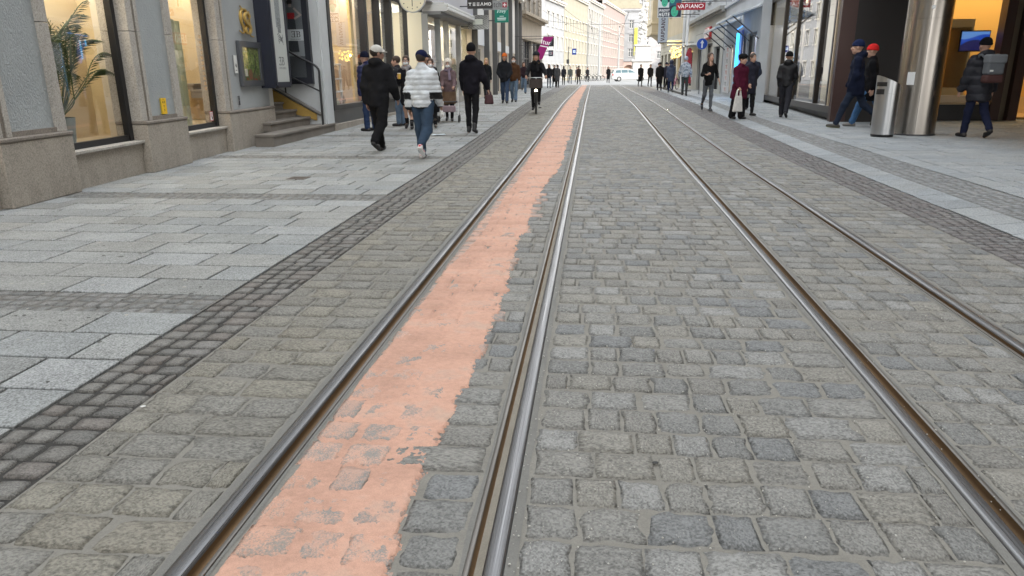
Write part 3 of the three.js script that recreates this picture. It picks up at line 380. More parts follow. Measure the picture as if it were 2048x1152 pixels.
// ---------- left side: stepped entrance and black framed shop ----------
const h2 = house('gift_shop_house', 'house with stepped entrance and black framed display windows beyond the pale blue house', [-6.24, 15.2], [-6.24, 29.2], 0, 0.965);
M.jamb = mat([0.62, 0.64, 0.65], 0.7, { map: T.plaster }); M.stoneStep = mat([0.24, 0.212, 0.182], 0.8, { map: T.dirt, bumpMap: T.settBump, bumpScale: 0.002 });
{
  const g = h2;
  part('side_wall', bx(2.0, 2.06, 0, 4.0, -2.8, -0.001), M.jamb, g, 'pale entrance wall'); part('corner_post', [rbx(2.06, 2.56, 0.19, 4.0, -0.5, 0.03, 0.012), bx(1.985, 2.0, 0.2, 4, -0.12, 0.0)], M.jamb, g);
  part('back_wall', bx(-0.4, 2.06, 0, 4.0, -2.9, -2.8), mat([0.3, 0.28, 0.26], 0.8), g); part('entrance_ceiling', bx(-0.4, 2.06, 4.0, 4.1, -2.9, 0), M.white, g);
  const riser = 0.165, top = [0.21, 0.40, 0.57, 0.74, 0.91, 1.08, 1.2], zf = [0.04, -0.34, -0.66, -0.98, -1.3, -1.62, -1.94];
  top.forEach((y, i) => part('step', [rbx(i ? -0.35 : -1.12, i ? 1.94 : 2.6, y - 0.05, y, zf[i] - 0.42, zf[i], 0.012), bx(i ? -0.33 : -1.1, i ? 1.93 : 2.58, i ? top[i - 1] : -0.2, y - 0.051, zf[i] - 0.42, zf[i] - 0.03)], M.stoneStep, g));
  const tri = (x0, x1, pts, m, name) => part(name, mUV(new THREE.ExtrudeGeometry(new THREE.Shape(pts.map(p => new THREE.Vector2(...p))), { depth: x1 - x0, bevelEnabled: false }).rotateY(-Math.PI / 2).translate(x1, 0, 0)), m, g);
  tri(1.94, 1.98, [[-0.2, 0.3], [-0.2, 0.45], [-1.2, 1.0], [-2.3, 1.65], [-2.3, 0.9]].map(p => [p[0], p[1]]), mat([0.52, 0.33, 0.08], 0.6, { map: T.dirt }), 'yellow_stringer');
  part('coping', [rod([1.95, 0.44, -0.08], [1.95, 1.7, -2.3], 0.045, 0.045, 6)], mat([0.17, 0.16, 0.15], 0.7), g);
  // showcase on the far side wall of the entrance
  part('showcase_frame', [bx(1.86, 1.985, 1.15, 1.3, -0.83, -0.19), bx(1.86, 1.985, 1.3, 3.9, -0.83, -0.74), bx(1.86, 1.985, 1.3, 3.9, -0.32, -0.19)], mat([0.02, 0.022, 0.03], 0.4), g);
  const po = label(g, 'poster', 0.44, 2.3, 0.01, canvasTex(230, 1200, (c, W, H) => { const gr = '#6a7075'; c.fillStyle = gr; c.fillRect(0, 0, W, H); c.fillStyle = '#4c5054'; c.fillRect(0, 950, W, 250); c.fillStyle = '#8d9296'; c.fillRect(0, 760, W, 190);
    c.fillStyle = '#1f1a1c'; c.beginPath(); c.arc(75, 330, 34, 0, 7); c.fill(); c.fillStyle = '#6d1f26'; c.fillRect(30, 280, 90, 26); c.fillStyle = '#9a8f88'; c.fillRect(60, 350, 36, 40); c.fillStyle = '#5a6468'; c.fillRect(34, 388, 92, 66); c.fillStyle = '#9c1c24'; c.fillRect(36, 452, 90, 70); c.fillStyle = '#34393f'; c.beginPath(); c.moveTo(36, 520); c.lineTo(126, 520); c.lineTo(150, 900); c.lineTo(20, 900); c.fill(); c.strokeStyle = '#a79c95'; c.lineWidth = 24; c.beginPath(); c.moveTo(120, 396); c.lineTo(200, 476); c.lineTo(120, 520); c.stroke();
    c.fillStyle = '#c9cfd2'; c.fillRect(20, 640, 205, 130); c.fillStyle = '#1b1e22'; c.font = '96px serif'; c.save(); c.translate(122, 730); c.scale(-1, 1); c.fillText('E', 0, 0); c.restore(); c.fillText('B', 122, 730); c.font = '20px serif'; c.fillText('EVON BOREE', 52, 760); }), [1.9, 2.45, -0.53], -Math.PI / 2);
  part('showcase_glass', bx(1.865, 1.871, 1.3, 3.9, -0.74, -0.32), M.glass, g);
  // black shop front
  const piers = [[2.56, 2.76], [5.68, 5.86], [7.1, 7.2], [8.4, 8.62], [10.75, 10.9], [13.86, 14.0]];
  part('base_course', rbx(2.58, 14, -0.3, 0.17, -0.3, 0.05, 0.01), M.gran, g); part('stall_riser', bx(2.6, 14, 0.17, 0.5, -0.3, 0.0), mat([0.05, 0.052, 0.056], 0.35, { map: T.dirt }), g);
  piers.forEach(([a, b]) => part('pier', rbx(a, b, 0.5, 4.2, -0.25, 0.05, 0.01), M.black, g));
  for (let i = 0; i < piers.length - 1; i++) { const a = piers[i][1], b = piers[i + 1][0]; part('window_frame', bx(a, b, 0.5, 0.62, -0.15, 0.03), M.black, g); part('fascia', bx(a, b, 3.6, 4.2, -0.15, 0.03), M.black, g); pane(g, a, b, 0.62, 3.6, -0.06); }
  const warm = mat([0.72, 0.6, 0.42], 0.7, { map: T.plaster }), wood = mat([0.5, 0.3, 0.14], 0.6, { map: T.dirt });
  room(g, 2.76, 7.0, 0.55, 3.7, -1.7, mat([0.62, 0.5, 0.38], 0.8, { map: T.plaster }), wood, { light: 8, lc: [1, 0.92, 0.78], zf: -0.16 });
  room(g, 7.2, 13.8, 0.55, 3.7, -2.0, mat([0.74, 0.68, 0.56], 0.8), wood, { light: 7, lc: [1, 0.94, 0.82], zf: -0.16 });
  parts('curtain', [bx(5.9, 6.15, 0.62, 3.6, -0.5, -0.46), bx(6.4, 6.7, 0.62, 3.6, -0.7, -0.66)], mat([0.7, 0.52, 0.2], 0.8), g);
  part('hanging_panel', [bx(3.0, 4.4, 2.75, 3.6, -0.9, -0.88)], mat([0.45, 0.12, 0.2], 0.7), g); part('backdrop', [bx(3.1, 4.3, 1.5, 2.7, -1.5, -1.45)], mat([0.42, 0.2, 0.1], 0.8), g); part('birch_screen', [bx(4.7, 5.55, 0.6, 3.1, -1.2, -1.15)], mat([0.72, 0.58, 0.44], 0.8, { map: T.dirt }), g);
  storeys(g, -0.4, 14, 4.2, 18, mat([0.6, 0.58, 0.53], 0.85, { map: T.plaster }), { floors: [5.2, 8.8, 12.4], depth: 11 });
}
{ // dark sign box with poster beside the steps
  const b = thing('projecting_showcase', 'dark navy projecting showcase box with scribbled poster beside the entrance steps', 'showcase', [-6.33, 1.1, -15.05], Math.PI / 2);
  const nv = mat([0.022, 0.026, 0.045], 0.45, { map: T.dirt });
  part('box', [rbx(-0.3, 0.52, 0, 2.9, -0.36, -0.03, 0.012), bx(-0.28, -0.22, 0.05, 2.85, -0.03, 0.0), bx(0.44, 0.5, 0.05, 2.85, -0.03, 0.0), bx(-0.22, 0.44, 0.03, 0.11, -0.03, 0.0)], nv, b);
  label(b, 'poster', 0.66, 2.7, 0.006, canvasTex(256, 1050, (c, W, H) => { c.fillStyle = '#b9bcb8'; c.fillRect(0, 0, W, H); c.fillStyle = '#d8d5c8'; c.beginPath(); c.moveTo(110, 120); c.lineTo(60, 330); c.lineTo(190, 330); c.lineTo(150, 120); c.fill(); c.fillStyle = '#8f9494'; c.fillRect(92, 190, 76, 110); c.fillStyle = '#b4393c'; c.fillRect(90, 300, 84, 92); c.fillStyle = '#84898a'; c.fillRect(84, 390, 96, 240); c.fillStyle = '#6c7072'; c.fillRect(110, 560, 60, 110); const r = rng(8); for (let i = 0; i < 500; i++) { c.fillStyle = r() < 0.5 ? '#a9aeae' : '#6f7577'; c.fillRect(84 + r() * 94, 200 + r() * 450, 4, 4); } c.strokeStyle = '#26282c'; c.lineWidth = 5; for (let k = 0; k < 5; k++) { c.beginPath(); c.moveTo(90 + r() * 30, 690 + k * 16); c.bezierCurveTo(130, 640 + k * 20, 170, 760 - k * 10, 200, 680 + k * 20); c.stroke(); } c.fillStyle = '#202227'; c.font = '90px serif'; c.save(); c.translate(128, 920); c.scale(-1, 1); c.fillText('E', 0, 0); c.restore(); c.fillText('B', 128, 920); c.font = '22px serif'; c.fillText('EVON BOREE', 70, 950); }), [0.11, 1.47, -0.022]);
  part('white_tag', rbx(-0.32, -0.3, 2.0, 2.08, -0.33, -0.18, 0.004), M.white, b);
}
{ // handrail
  const r = thing('handrail', 'bent dark steel handrail with two bars along the entrance steps', 'handrail', [-6.24, 0, -17.0]); const m = mat([0.05, 0.05, 0.052], 0.4, { metalness: 0.6 });
  part('top_rail', tube([[-1.0, 2.06, 0], [-0.5, 1.78, 0], [-0.06, 1.55, 0], [0.0, 1.46, 0], [0.0, 1.3, 0], [0, 0.21, 0.0]], 0.026, 10, 40), m, r); part('lower_rail', rod([-1.0, 1.46, 0], [0, 0.98, 0], 0.02), m, r); part('post', rod([-0.85, 0.95, 0], [-0.85, 1.97, 0], 0.02), m, r); settle(r, 0.965);
}
{ // street clock
  const c = thing('street_clock', 'round pale double faced clock hanging over the black shop front', 'clock', [-5.54, 3.66, -24]); const rim = mat([0.5, 0.5, 0.5], 0.35, { metalness: 0.8 });
  part('case', new THREE.CylinderGeometry(0.43, 0.43, 0.16, 40).rotateX(Math.PI / 2), rim, c);
  const face = canvasTex(256, 256, (g) => { g.fillStyle = '#efe6c8'; g.fillRect(0, 0, 256, 256); g.fillStyle = '#222'; for (let i = 0; i < 12; i++) { const a = i * Math.PI / 6; g.beginPath(); g.arc(128 + 100 * Math.sin(a), 128 - 100 * Math.cos(a), 5, 0, 7); g.fill(); } g.lineWidth = 7; g.strokeStyle = '#222'; g.beginPath(); g.moveTo(128, 128); g.lineTo(128, 206); g.moveTo(128, 128); g.lineTo(92, 84); g.stroke(); });
  for (const s of [1, -1]) { const d = shade(new THREE.Mesh(new THREE.CircleGeometry(0.4, 40), new THREE.MeshStandardMaterial({ map: face, roughness: 0.4 }))); d.name = 'dial'; d.position.z = 0.083 * s; if (s < 0) d.rotation.y = Math.PI; c.add(d); }
  part('bracket', [rod([0, 0.43, 0], [0, 0.62, 0], 0.025), rod([-0.78, 0.62, 0], [0.02, 0.62, 0], 0.025)], M.dark, c); settle(c, 0.965);
}
// ---------- left side: shop with canopy ----------
const h3 = house('canopy_shop_house', 'grey shop front with a projecting metal canopy and tall panes past the clock', [-6.24, 29.22], [-6.12, 40], 0, 0.855);
{
  const g = h3, fr = mat([0.35, 0.36, 0.36], 0.4, { metalness: 0.5 });
  part('base_course', bx(0, 10.7, -0.3, 0.3, -0.3, 0.02), M.granLight, g); const xs = [0.02, 2.4, 4.2, 7.2, 10.65]; xs.forEach((x, i) => part('mullion', bx(x, x + (i === 4 ? 0.12 : 0.1), 0.3, 3.6, -0.2, 0.04), i === 4 ? M.black : fr, g)); for (let i = 0; i < 4; i++) pane(g, xs[i] + 0.1, xs[i + 1], 0.3, 3.6, -0.08);
  parts('pane_bar', [bx(0.12, 2.4, 1.85, 1.88, -0.1, -0.05), bx(2.5, 4.2, 1.85, 1.88, -0.1, -0.05)], fr, g);
  part('canopy', [rbx(0.6, 10.9, 3.72, 3.98, -0.3, 0.72, 0.02), bx(0.62, 10.88, 3.99, 4.06, -0.2, 0.6)], mat([0.6, 0.6, 0.58], 0.4), g); parts('canopy_edge', [rbx(0.55, 10.95, 3.76, 3.88, 0.722, 0.8, 0.02), rbx(0.55, 10.95, 3.9, 4.0, 0.722, 0.78, 0.02)], M.white, g); part('soffit', bx(0.4, 10.9, 3.6, 3.719, -0.25, 0.5), mat([0.2, 0.2, 0.2], 0.6), g);
  part('fascia', bx(0, 10.7, 4.07, 5.6, -0.3, 0.15), mat([0.45, 0.44, 0.46], 0.6), g);
  room(g, 0.12, 10.6, 0.3, 3.6, -2.5, mat([0.75, 0.7, 0.55], 0.8), mat([0.5, 0.45, 0.35], 0.6), { light: 8, lc: [1, 0.92, 0.74], zf: -0.21 });
  part('display_wall', bx(4.3, 6.9, 0.35, 3.5, -1.0, -0.9), mat([0.45, 0.28, 0.11], 0.7), g); part('curtain', bx(0.15, 2.3, 0.4, 3.5, -0.62, -0.58), mat([0.6, 0.66, 0.6], 0.8), g); part('pale_panel', [bx(7.3, 9.0, 0.35, 3.4, -0.5, -0.45)], mat([0.8, 0.76, 0.56], 0.7), g);
  storeys(g, 0, 10.7, 5.6, 18.6, mat([0.56, 0.56, 0.54], 0.85, { map: T.plaster }), { floors: [6.6, 10.2, 13.8], depth: 11 });
}
for (const [u, y] of [[4.7, 1.35], [5.3, 1.9], [5.9, 1.2], [6.4, 1.7]]) { const b = thing('handbag', ['small brown handbag hung low on the ochre display wall', 'tan handbag hung high on the ochre display wall', 'dark brown handbag hung lowest on the ochre display wall', 'orange brown handbag at the far end of the ochre display wall'][Math.round((u - 4.7) / 0.57)], 'handbag', [0, 0, 0], 0, 'bags in the canopy shop'); b.position.copy(h3.localToWorld(V(u, y, -0.8))); b.rotation.y = h3.rotation.y; part('body', rbx(-0.17, 0.17, 0, 0.24, -0.06, 0.06, 0.03), mat([0.28 + 0.1 * (u - 4.7), 0.14, 0.05], 0.5), b); part('handle', tube([[-0.12, 0.22, 0], [-0.08, 0.42, 0], [0.08, 0.42, 0], [0.12, 0.22, 0]], 0.012, 6), mat([0.12, 0.06, 0.03], 0.5), b); }
// ---------- left side: cream front with dark fins ----------
const h4 = house('finned_shop_house', 'cream shop house with tall dark vertical fins beyond the canopy', [-6.12, 40.02], [-5.92, 66], 0, 0.848);
{
  const g = h4, cr = mat([0.74, 0.66, 0.55], 0.7, { map: T.plaster }), fin = mat([0.1, 0.1, 0.1], 0.5);
  const sh = [[1.0, 3.2], [5, 7.4], [9, 12], [14, 17], [19, 22]]; part('wall', [wallGeo(0, 26, 0, 7.2, sh.map(([a, b]) => [a, b, 0.15, 2.7]), 0.3)], cr, g);
  sh.forEach(([a, b], i) => { part('shop_door', [bx(a, a + 0.12, 0.15, 2.7, -0.2, -0.05), bx(b - 0.12, b, 0.15, 2.7, -0.2, -0.05), bx(a + 0.12, b - 0.12, 2.55, 2.7, -0.2, -0.05)], fin, g); pane(g, a + 0.12, b - 0.12, 0.15, 2.55, -0.12); room(g, a - 0.1, b + 0.1, 0.1, 2.8, -2, mat([0.7, 0.66, 0.58], 0.8), M.gran, i < 3 ? { light: 5, lc: [1, 0.92, 0.8] } : {}); });
  for (const x of [0.1, 4.6, 8.4, 13.0, 17.8, 22.4, 25.6]) part('fin', bx(x, x + 0.22, 0, 7.1, 0.0, 0.3), fin, g);
  parts('white_board', [bx(1.2, 4.2, 2.9, 4.3, 0.02, 0.08), bx(9.2, 12.4, 2.8, 3.4, 0.02, 0.08), bx(14, 17.4, 2.8, 3.3, 0.02, 0.08)], mat([0.78, 0.8, 0.82], 0.5), g);
  parts('pale_front', [bx(0.4, 4.4, 4.4, 7.0, 0.0, 0.05), bx(18.2, 22.2, 2.9, 7.0, 0.0, 0.05)], mat([0.8, 0.78, 0.75], 0.6), g);
  part('ledge', [bx(0, 26, 7.2, 7.5, -0.3, 0.5)], mat([0.8, 0.78, 0.74], 0.6), g);
  storeys(g, 0, 26, 7.5, 18.4, mat([0.66, 0.6, 0.5], 0.85, { map: T.plaster }), { floors: [8.3, 11.6, 14.6], depth: 11 });
}
// ---------- left side: stone corner house with heavy cornice ----------
const h5 = house('stone_corner_house', 'grey beige stone corner house with a heavy cornice above rusticated pillars', [-5.92, 66.02], [-4.75, 80], 0, 0.847);
{
  const g = h5, st = mat([0.42, 0.37, 0.31], 0.8, { map: T.dirt }), st2 = mat([0.33, 0.3, 0.27], 0.85, { map: T.dirt }), W = 14;
  part('fascia', [wallGeo(0, W, 4.4, 6.1, [], 0.4)], mat([0.55, 0.49, 0.42], 0.8, { map: T.plaster }), g);
  part('cornice', [bx(0, W + 0.3, 6.1, 6.3, -0.4, 0.35), bx(0, W + 0.5, 6.3, 6.55, -0.4, 0.65), bx(0, W + 0.2, 4.25, 4.4, -0.4, 0.25)], mat([0.5, 0.43, 0.34], 0.8, { map: T.dirt }), g);
  part('pillar', [bx(0, 1.7, 0, 4.25, -0.5, 0.12)], mat([0.22, 0.215, 0.21], 0.7, { map: T.dirt }), g); for (let k = 0; k < 8; k++) part('boss', new THREE.SphereGeometry(0.1, 10, 6).scale(1, 1, 0.5).translate(0.9, 0.6 + k * 0.48, 0.13), M.dark, g);
  parts('pillar', [bx(6.2, 7.2, 0, 4.25, -0.5, 0.1), bx(12.8, 14, 0, 4.25, -0.5, 0.1)], st2, g); part('doorway', bx(1.7, 3.2, 0, 4.25, -0.9, -0.7), mat([0.16, 0.12, 0.11], 0.6), g);
  for (const [a, b] of [[3.2, 6.2], [7.2, 12.8]]) { part('shop_window', [bx(a, a + 0.1, 0.3, 4.2, -0.35, -0.1), bx(b - 0.1, b, 0.3, 4.2, -0.35, -0.1), bx((a + b) / 2 - 0.05, (a + b) / 2 + 0.05, 0.3, 4.2, -0.35, -0.1), bx(a, b, 0, 0.299, -0.35, 0), bx(a + 0.1, b - 0.1, 2.6, 2.7, -0.34, -0.11)], M.dark, g); pane(g, a + 0.1, b - 0.1, 0.3, 4.2, -0.2); }
  part('back_wall', bx(3.2, W, 0, 4.3, -3, -2.9), M.white, g);
  const uw = []; for (let r = 0; r < 16; r++) for (let q = 0; q < 5; q++) uw.push(bx(q * 2.8, q * 2.8 + (r % 2 ? 0.95 : 0.75), 6.6 + r * 0.42, 6.6 + r * 0.42 + 0.36, 0.0, 0.1)); uw.forEach(u => part('ashlar_block', u, st, g));
  storeys(g, 0, W, 6.55, 19, st2, { floors: [8, 11.8, 15.2], pitch: 2.8, tm: st, depth: 12 });
  part('end_wall', [bx(W - 0.3, W, 0, 6.1, -12, -0.41)], st2, g);
}
// ---------- right side: bronze glass showcases ----------
M.bronze = mat([0.035, 0.028, 0.024], 0.35, { metalness: 0.5 }); M.brown = mat([0.05, 0.022, 0.018], 0.4);
const r2 = house('glass_front_house', 'shop house with a long bronze framed glass front on the right pavement', [7.08, 31.9], [6.31, 19.72], 0.1);
{
  const g = r2, W = 12.2, H = 3.7, xs = [0.0, 1.3, 2.2, 5.0, 7.2, 10.3, 11.75, W]; // from the far end
  part('base_recess', bx(0, W, 0, 0.2, -0.5, -0.15), M.black, g); part('sill', [rbx(0, W, 0.2, 0.38, -0.5, 0.05, 0.01)], M.bronze, g);
  xs.forEach((x, i) => part('mullion', bx(Math.max(0, x - 0.06), Math.min(W, x + 0.06), 0.38, H, -0.14, 0.04), M.bronze, g));
  part('light_strip', bx(W - 0.28, W - 0.2, 0.38, H, 0.0, 0.05), mat([0.75, 0.6, 0.42], 0.3, { metalness: 0.5 }), g);
  for (let i = 0; i < xs.length - 1; i++) pane(g, xs[i] + 0.06, xs[i + 1] - 0.06, 0.38, H, -0.02 - 0.008 * (i % 2));
  part('head', bx(0, W, H, H + 0.5, -0.4, 0.05), M.bronze, g);
  const cream = mat([0.6, 0.52, 0.36], 0.8, { map: T.plaster });
  room(g, 0.06, W - 0.05, 0.38, H, -1.6, cream, mat([0.35, 0.3, 0.24], 0.6), { light: 3.2, lc: [1, 0.88, 0.62], zf: -0.15 });
  parts('display_panel', [bx(2.6, 4.4, 0.4, H - 0.05, -0.55, -0.5)], mat([0.66, 0.58, 0.4], 0.8), g); parts('display_panel', [bx(7.6, 9.9, 0.4, H - 0.05, -0.5, -0.45)], mat([0.68, 0.6, 0.4], 0.8), g); part('display_panel', bx(10.5, 11.3, 0.4, H - 0.05, -0.6, -0.55), mat([0.6, 0.52, 0.35], 0.8), g);
  parts('dark_screen', [bx(5.1, 7.0, 0.4, H - 0.05, -0.7, -0.65), bx(11.4, 11.9, 0.4, H - 0.05, -0.7, -0.65)], mat([0.05, 0.045, 0.045], 0.6), g);
  part('end_wall', bx(W, W + 0.24, 0, 9, -0.3, 0.06), M.brown, g, 'dark brown corner'); part('end_panel', bx(W, W + 0.24, 0, 9, -1.9, -0.301), mat([0.012, 0.009, 0.009], 0.5), g);
  storeys(g, 0, W, H + 0.5, 19.5, mat([0.55, 0.52, 0.47], 0.85, { map: T.plaster }), { floors: [5.4, 9, 12.6, 16], depth: 14 });
}
// ---------- right side: arcade with lit shop ----------
const r1 = house('arcade_house', 'dark arcade shop with amber lit windows behind the steel pillar', [6.53, 19.96], [14.2, 19.96], 0.1);
{
  const g = r1, H = 4.5, dk = mat([0.012, 0.009, 0.009], 0.5), am = mat([0.6, 0.36, 0.1], 0.7), am2 = mat([0.66, 0.44, 0.16], 0.7);
  part('dark_panel', [bx(0, 1.5, 0, H, -0.3, 0)], dk, g); part('stall_riser', [bx(1.5, 3.75, 0, 0.4, -0.3, 0)], M.black, g); part('sill', rbx(1.5, 3.75, 0.4, 0.45, -0.3, 0.03, 0.01), mat([0.4, 0.3, 0.18], 0.5), g);
  parts('mullion', [bx(2.35, 2.5, 0.45, H, -0.2, 0.02), bx(3.75, 3.98, 0, H, -0.25, 0.06), bx(4.2, 4.42, 0, H, -0.25, 0.06)], M.brown, g); part('side_light', bx(3.98, 4.2, 0, H, -0.16, -0.12), mat([0.22, 0.18, 0.13], 0.3), g);
  pane(g, 1.5, 2.35, 0.45, H, -0.1); pane(g, 2.5, 3.75, 0.45, H, -0.1); pane(g, 5.6, 7.6, 0, H, -0.1);
  room(g, 1.5, 7.4, 0.06, 4.0, -2.4, am, mat([0.42, 0.27, 0.12], 0.5), { light: 11, lc: [1, 0.8, 0.48], zf: -0.31, lw: 5.4, cm: mat([0.6, 0.45, 0.25], 0.8) });
  part('display_cabinet', [bx(2.35, 2.5, 0.06, 2.5, -2.0, -0.6), bx(2.5, 3.3, 2.3, 2.5, -2.0, -0.6), bx(2.5, 3.3, 0.06, 0.8, -2.0, -0.6), bx(3.3, 3.36, 0.06, 2.5, -2, -0.6)], mat([0.55, 0.43, 0.22], 0.6), g); part('light_column', bx(2.6, 3.1, 0.8, 2.3, -1.95, -1.6), mat([0.8, 0.68, 0.4], 0.6), g); part('counter', [rbx(2.5, 3.35, 0.06, 0.62, -0.55, -0.32, 0.02)], mat([0.66, 0.58, 0.45], 0.5), g);
  part('dado', bx(4.6, 7.3, 0.06, 0.5, -2.39, -2.35), mat([0.55, 0.4, 0.2], 0.5), g);
  // upper storeys carried over the arcade by the pillar
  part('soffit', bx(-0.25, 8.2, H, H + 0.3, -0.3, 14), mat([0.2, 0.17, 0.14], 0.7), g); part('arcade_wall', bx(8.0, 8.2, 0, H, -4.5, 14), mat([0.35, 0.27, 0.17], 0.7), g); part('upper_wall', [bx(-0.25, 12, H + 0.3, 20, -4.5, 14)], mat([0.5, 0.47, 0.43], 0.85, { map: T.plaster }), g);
  for (let f = 0; f < 4; f++) for (let i = 0; i < 5; i++) { const o = sash(g, -0.25, 6 + f * 3.5, 1.2, 1.9, 1.5 + i * 2.7); o.rotation.y = -Math.PI / 2; o.position.x = -0.31; }
  part('roof', bx(-0.5, 12.2, 20, 20.4, -4.7, 14.2), mat([0.14, 0.1, 0.085], 0.9), g);
}
{ // television and shelf of boxes in the lit shop
  const t = thing('wall_screen', 'glowing blue television on the amber wall of the arcade shop', 'television', [9.95, 1.8, -20.55]); part('frame', rbx(-0.36, 0.36, 0, 0.52, -0.05, 0, 0.01), M.black, t);
  label(t, 'screen', 0.68, 0.46, 0.004, canvasTex(256, 180, c => { c.fillStyle = '#2456c8'; c.fillRect(0, 0, 256, 180); c.fillStyle = '#6fa4ee'; c.beginPath(); c.moveTo(0, 70); c.bezierCurveTo(80, 90, 150, 10, 256, 30); c.lineTo(256, 0); c.lineTo(0, 0); c.fill(); c.fillStyle = '#23235c'; c.beginPath(); c.moveTo(0, 130); c.bezierCurveTo(90, 60, 160, 70, 256, 110); c.lineTo(256, 180); c.lineTo(0, 180); c.fill(); }), [0, 0.26, 0.003], 0, { m: { emissive: 0xffffff, emissiveMap: null, emissiveIntensity: 0 } });
  const sc = t.children[t.children.length - 1]; sc.material[4] = new THREE.MeshStandardMaterial({ color: 0x000000, emissive: 0xffffff, emissiveMap: sc.material[4].map, emissiveIntensity: 0.3, roughness: 0.3 });
  const s = thing('display_shelf', 'dark shelf rack left of the steel pillar stacked with coloured packets', 'shelf', [8.25, 0.1, -20.75]); parts('upright', [bx(-0.3, -0.26, 0.35, 3.1, -0.3, 0), bx(0.5, 0.54, 0.35, 3.1, -0.3, 0)], M.brown, s); for (let k = 0; k < 6; k++) part('shelf_board', bx(-0.26, 0.5, 1.2 + k * 0.33, 1.22 + k * 0.33, -0.3, 0), M.brown, s);
  const cols = [[0.6, 0.1, 0.05], [0.65, 0.45, 0.1], [0.2, 0.3, 0.08], [0.7, 0.6, 0.35], [0.5, 0.06, 0.06], [0.7, 0.3, 0.05]], cn = ['red', 'yellow', 'green', 'cream', 'dark red', 'orange'], r = rng(4), lv = ['lowest', 'second', 'third', 'fourth', 'fifth', 'topmost'];
  for (let k = 0; k < 6; k++) for (let i = 0; i < 4; i++) { const ci = Math.floor(r() * 6); const b = thing('packet', `${cn[ci]} packet ${['at the left end', 'left of the middle', 'right of the middle', 'at the right end'][i]} of the ${lv[k]} shelf beside the steel pillar`, 'packet', [8.07 + i * 0.18, 0.1 + 1.222 + k * 0.33, -20.88], 0, 'packets on the arcade shop shelf'); part('box', rbx(-0.075, 0.075, 0, 0.16 + 0.05 * r(), -0.06, 0.06, 0.006), mat(cols[ci], 0.5), b); }
}
{ // arcade glass door standing open
  const d = thing('glass_door', 'open frameless glass door with a white floor sticker at the right edge', 'door', [12.0, 0.1, -19.4], 0.5); part('leaf', bx(-0.9, 0.1, 0.02, 2.9, -0.006, 0.006), M.glass, d); part('rail', [bx(-0.9, 0.1, 0.0, 0.12, -0.02, 0.02)], M.steel, d); part('handle', rod([-0.8, 1.0, 0.05], [-0.8, 1.5, 0.05], 0.015), M.dark, d); part('edge', bx(-0.93, -0.9, 0, 2.9, -0.02, 0.02), mat([0.4, 0.36, 0.28], 0.3, { metalness: 0.6 }), d);
  label(d, 'sticker', 0.16, 0.2, 0.003, canvasTex(64, 80, c => { c.fillStyle = '#e8e8e8'; c.fillRect(0, 0, 64, 80); c.strokeStyle = '#333'; c.lineWidth = 6; c.strokeRect(14, 12, 36, 26); c.strokeRect(14, 44, 36, 24); }), [-0.72, 0.28, 0.012]);
}
{ // steel pillar
  const p = thing('steel_pillar', 'polished steel pillar with white tape patches beside the litter bin', 'pillar', [6.64, 0.1, -15.6]); const sm = mat([0.36, 0.335, 0.305], 0.27, { metalness: 1 });
  part('shaft', [cyl(0, 0, 2.2, 0, 0.4, 0.4, 56), cyl(0, 2.204, 4.5, 0, 0.398, 0.398, 56)], sm, p); part('cover_strip', [rbx(0.22, 0.46, 0, 4.5, -0.34, -0.02, 0.03)], sm, p); part('seam', [bx(-0.125, -0.12, 0.01, 4.5, 0.376, 0.383)], M.dark, p);
  part('tape_patch', [new THREE.CylinderGeometry(0.403, 0.403, 0.24, 10, 1, true, -1.0, 0.36).translate(0, 1.1, 0)], mat([0.6, 0.6, 0.6], 0.7, { side: THREE.DoubleSide }), p); part('tape_patch', new THREE.CircleGeometry(0.035, 16).rotateY(-0.3).translate(-0.112, 2.4, 0.389), mat([0.7, 0.7, 0.7], 0.6, { side: THREE.DoubleSide }), p); part('foot', cyl(0, 0, 0.03, 0, 0.415, 0.41, 48), M.dark, p);
}
{ // litter bin: tapered round body, slanting top, black mouth
  const b = thing('litter_bin', 'brushed steel litter bin with slanting top and black slot beside the pillar', 'litter bin', [5.86, 0.1, -15.1]); const sm = mat([0.5, 0.51, 0.52], 0.3, { metalness: 1 });
  const g = new THREE.CylinderGeometry(0.235, 0.225, 1.1, 40, 8).translate(0, 0.6, 0), p = g.attributes.position; for (let i = 0; i < p.count; i++) { const y = p.getY(i), k = (y - 0.05) / 1.1; p.setY(i, y - k * k * (0.09 + 0.42 * p.getX(i) - 0.1 * p.getX(i) * p.getX(i))); p.setX(i, p.getX(i) * 0.94); } g.computeVertexNormals();
  part('body', g, sm, b); part('foot', cyl(0, 0, 0.05, 0, 0.2, 0.21, 36), M.black, b); const slot = (y, h, a, w) => new THREE.CylinderGeometry(0.237, 0.237, h, 10, 1, true, a, w).scale(0.945, 1, 1).translate(0, y, 0);
  part('slot', [slot(1.0, 0.08, -1.5, 1.0)], mat([0.01, 0.01, 0.01], 0.5, { side: THREE.DoubleSide }), b); part('ash_plate', slot(0.86, 0.1, -1.45, 0.8), mat([0.015, 0.015, 0.016], 0.4, { side: THREE.DoubleSide }), b); part('lid_seam', new THREE.TorusGeometry(0.229, 0.004, 6, 40).rotateX(Math.PI / 2).scale(0.945, 1, 1).rotateZ(-0.16).translate(0, 0.82, 0), M.dark, b);
}
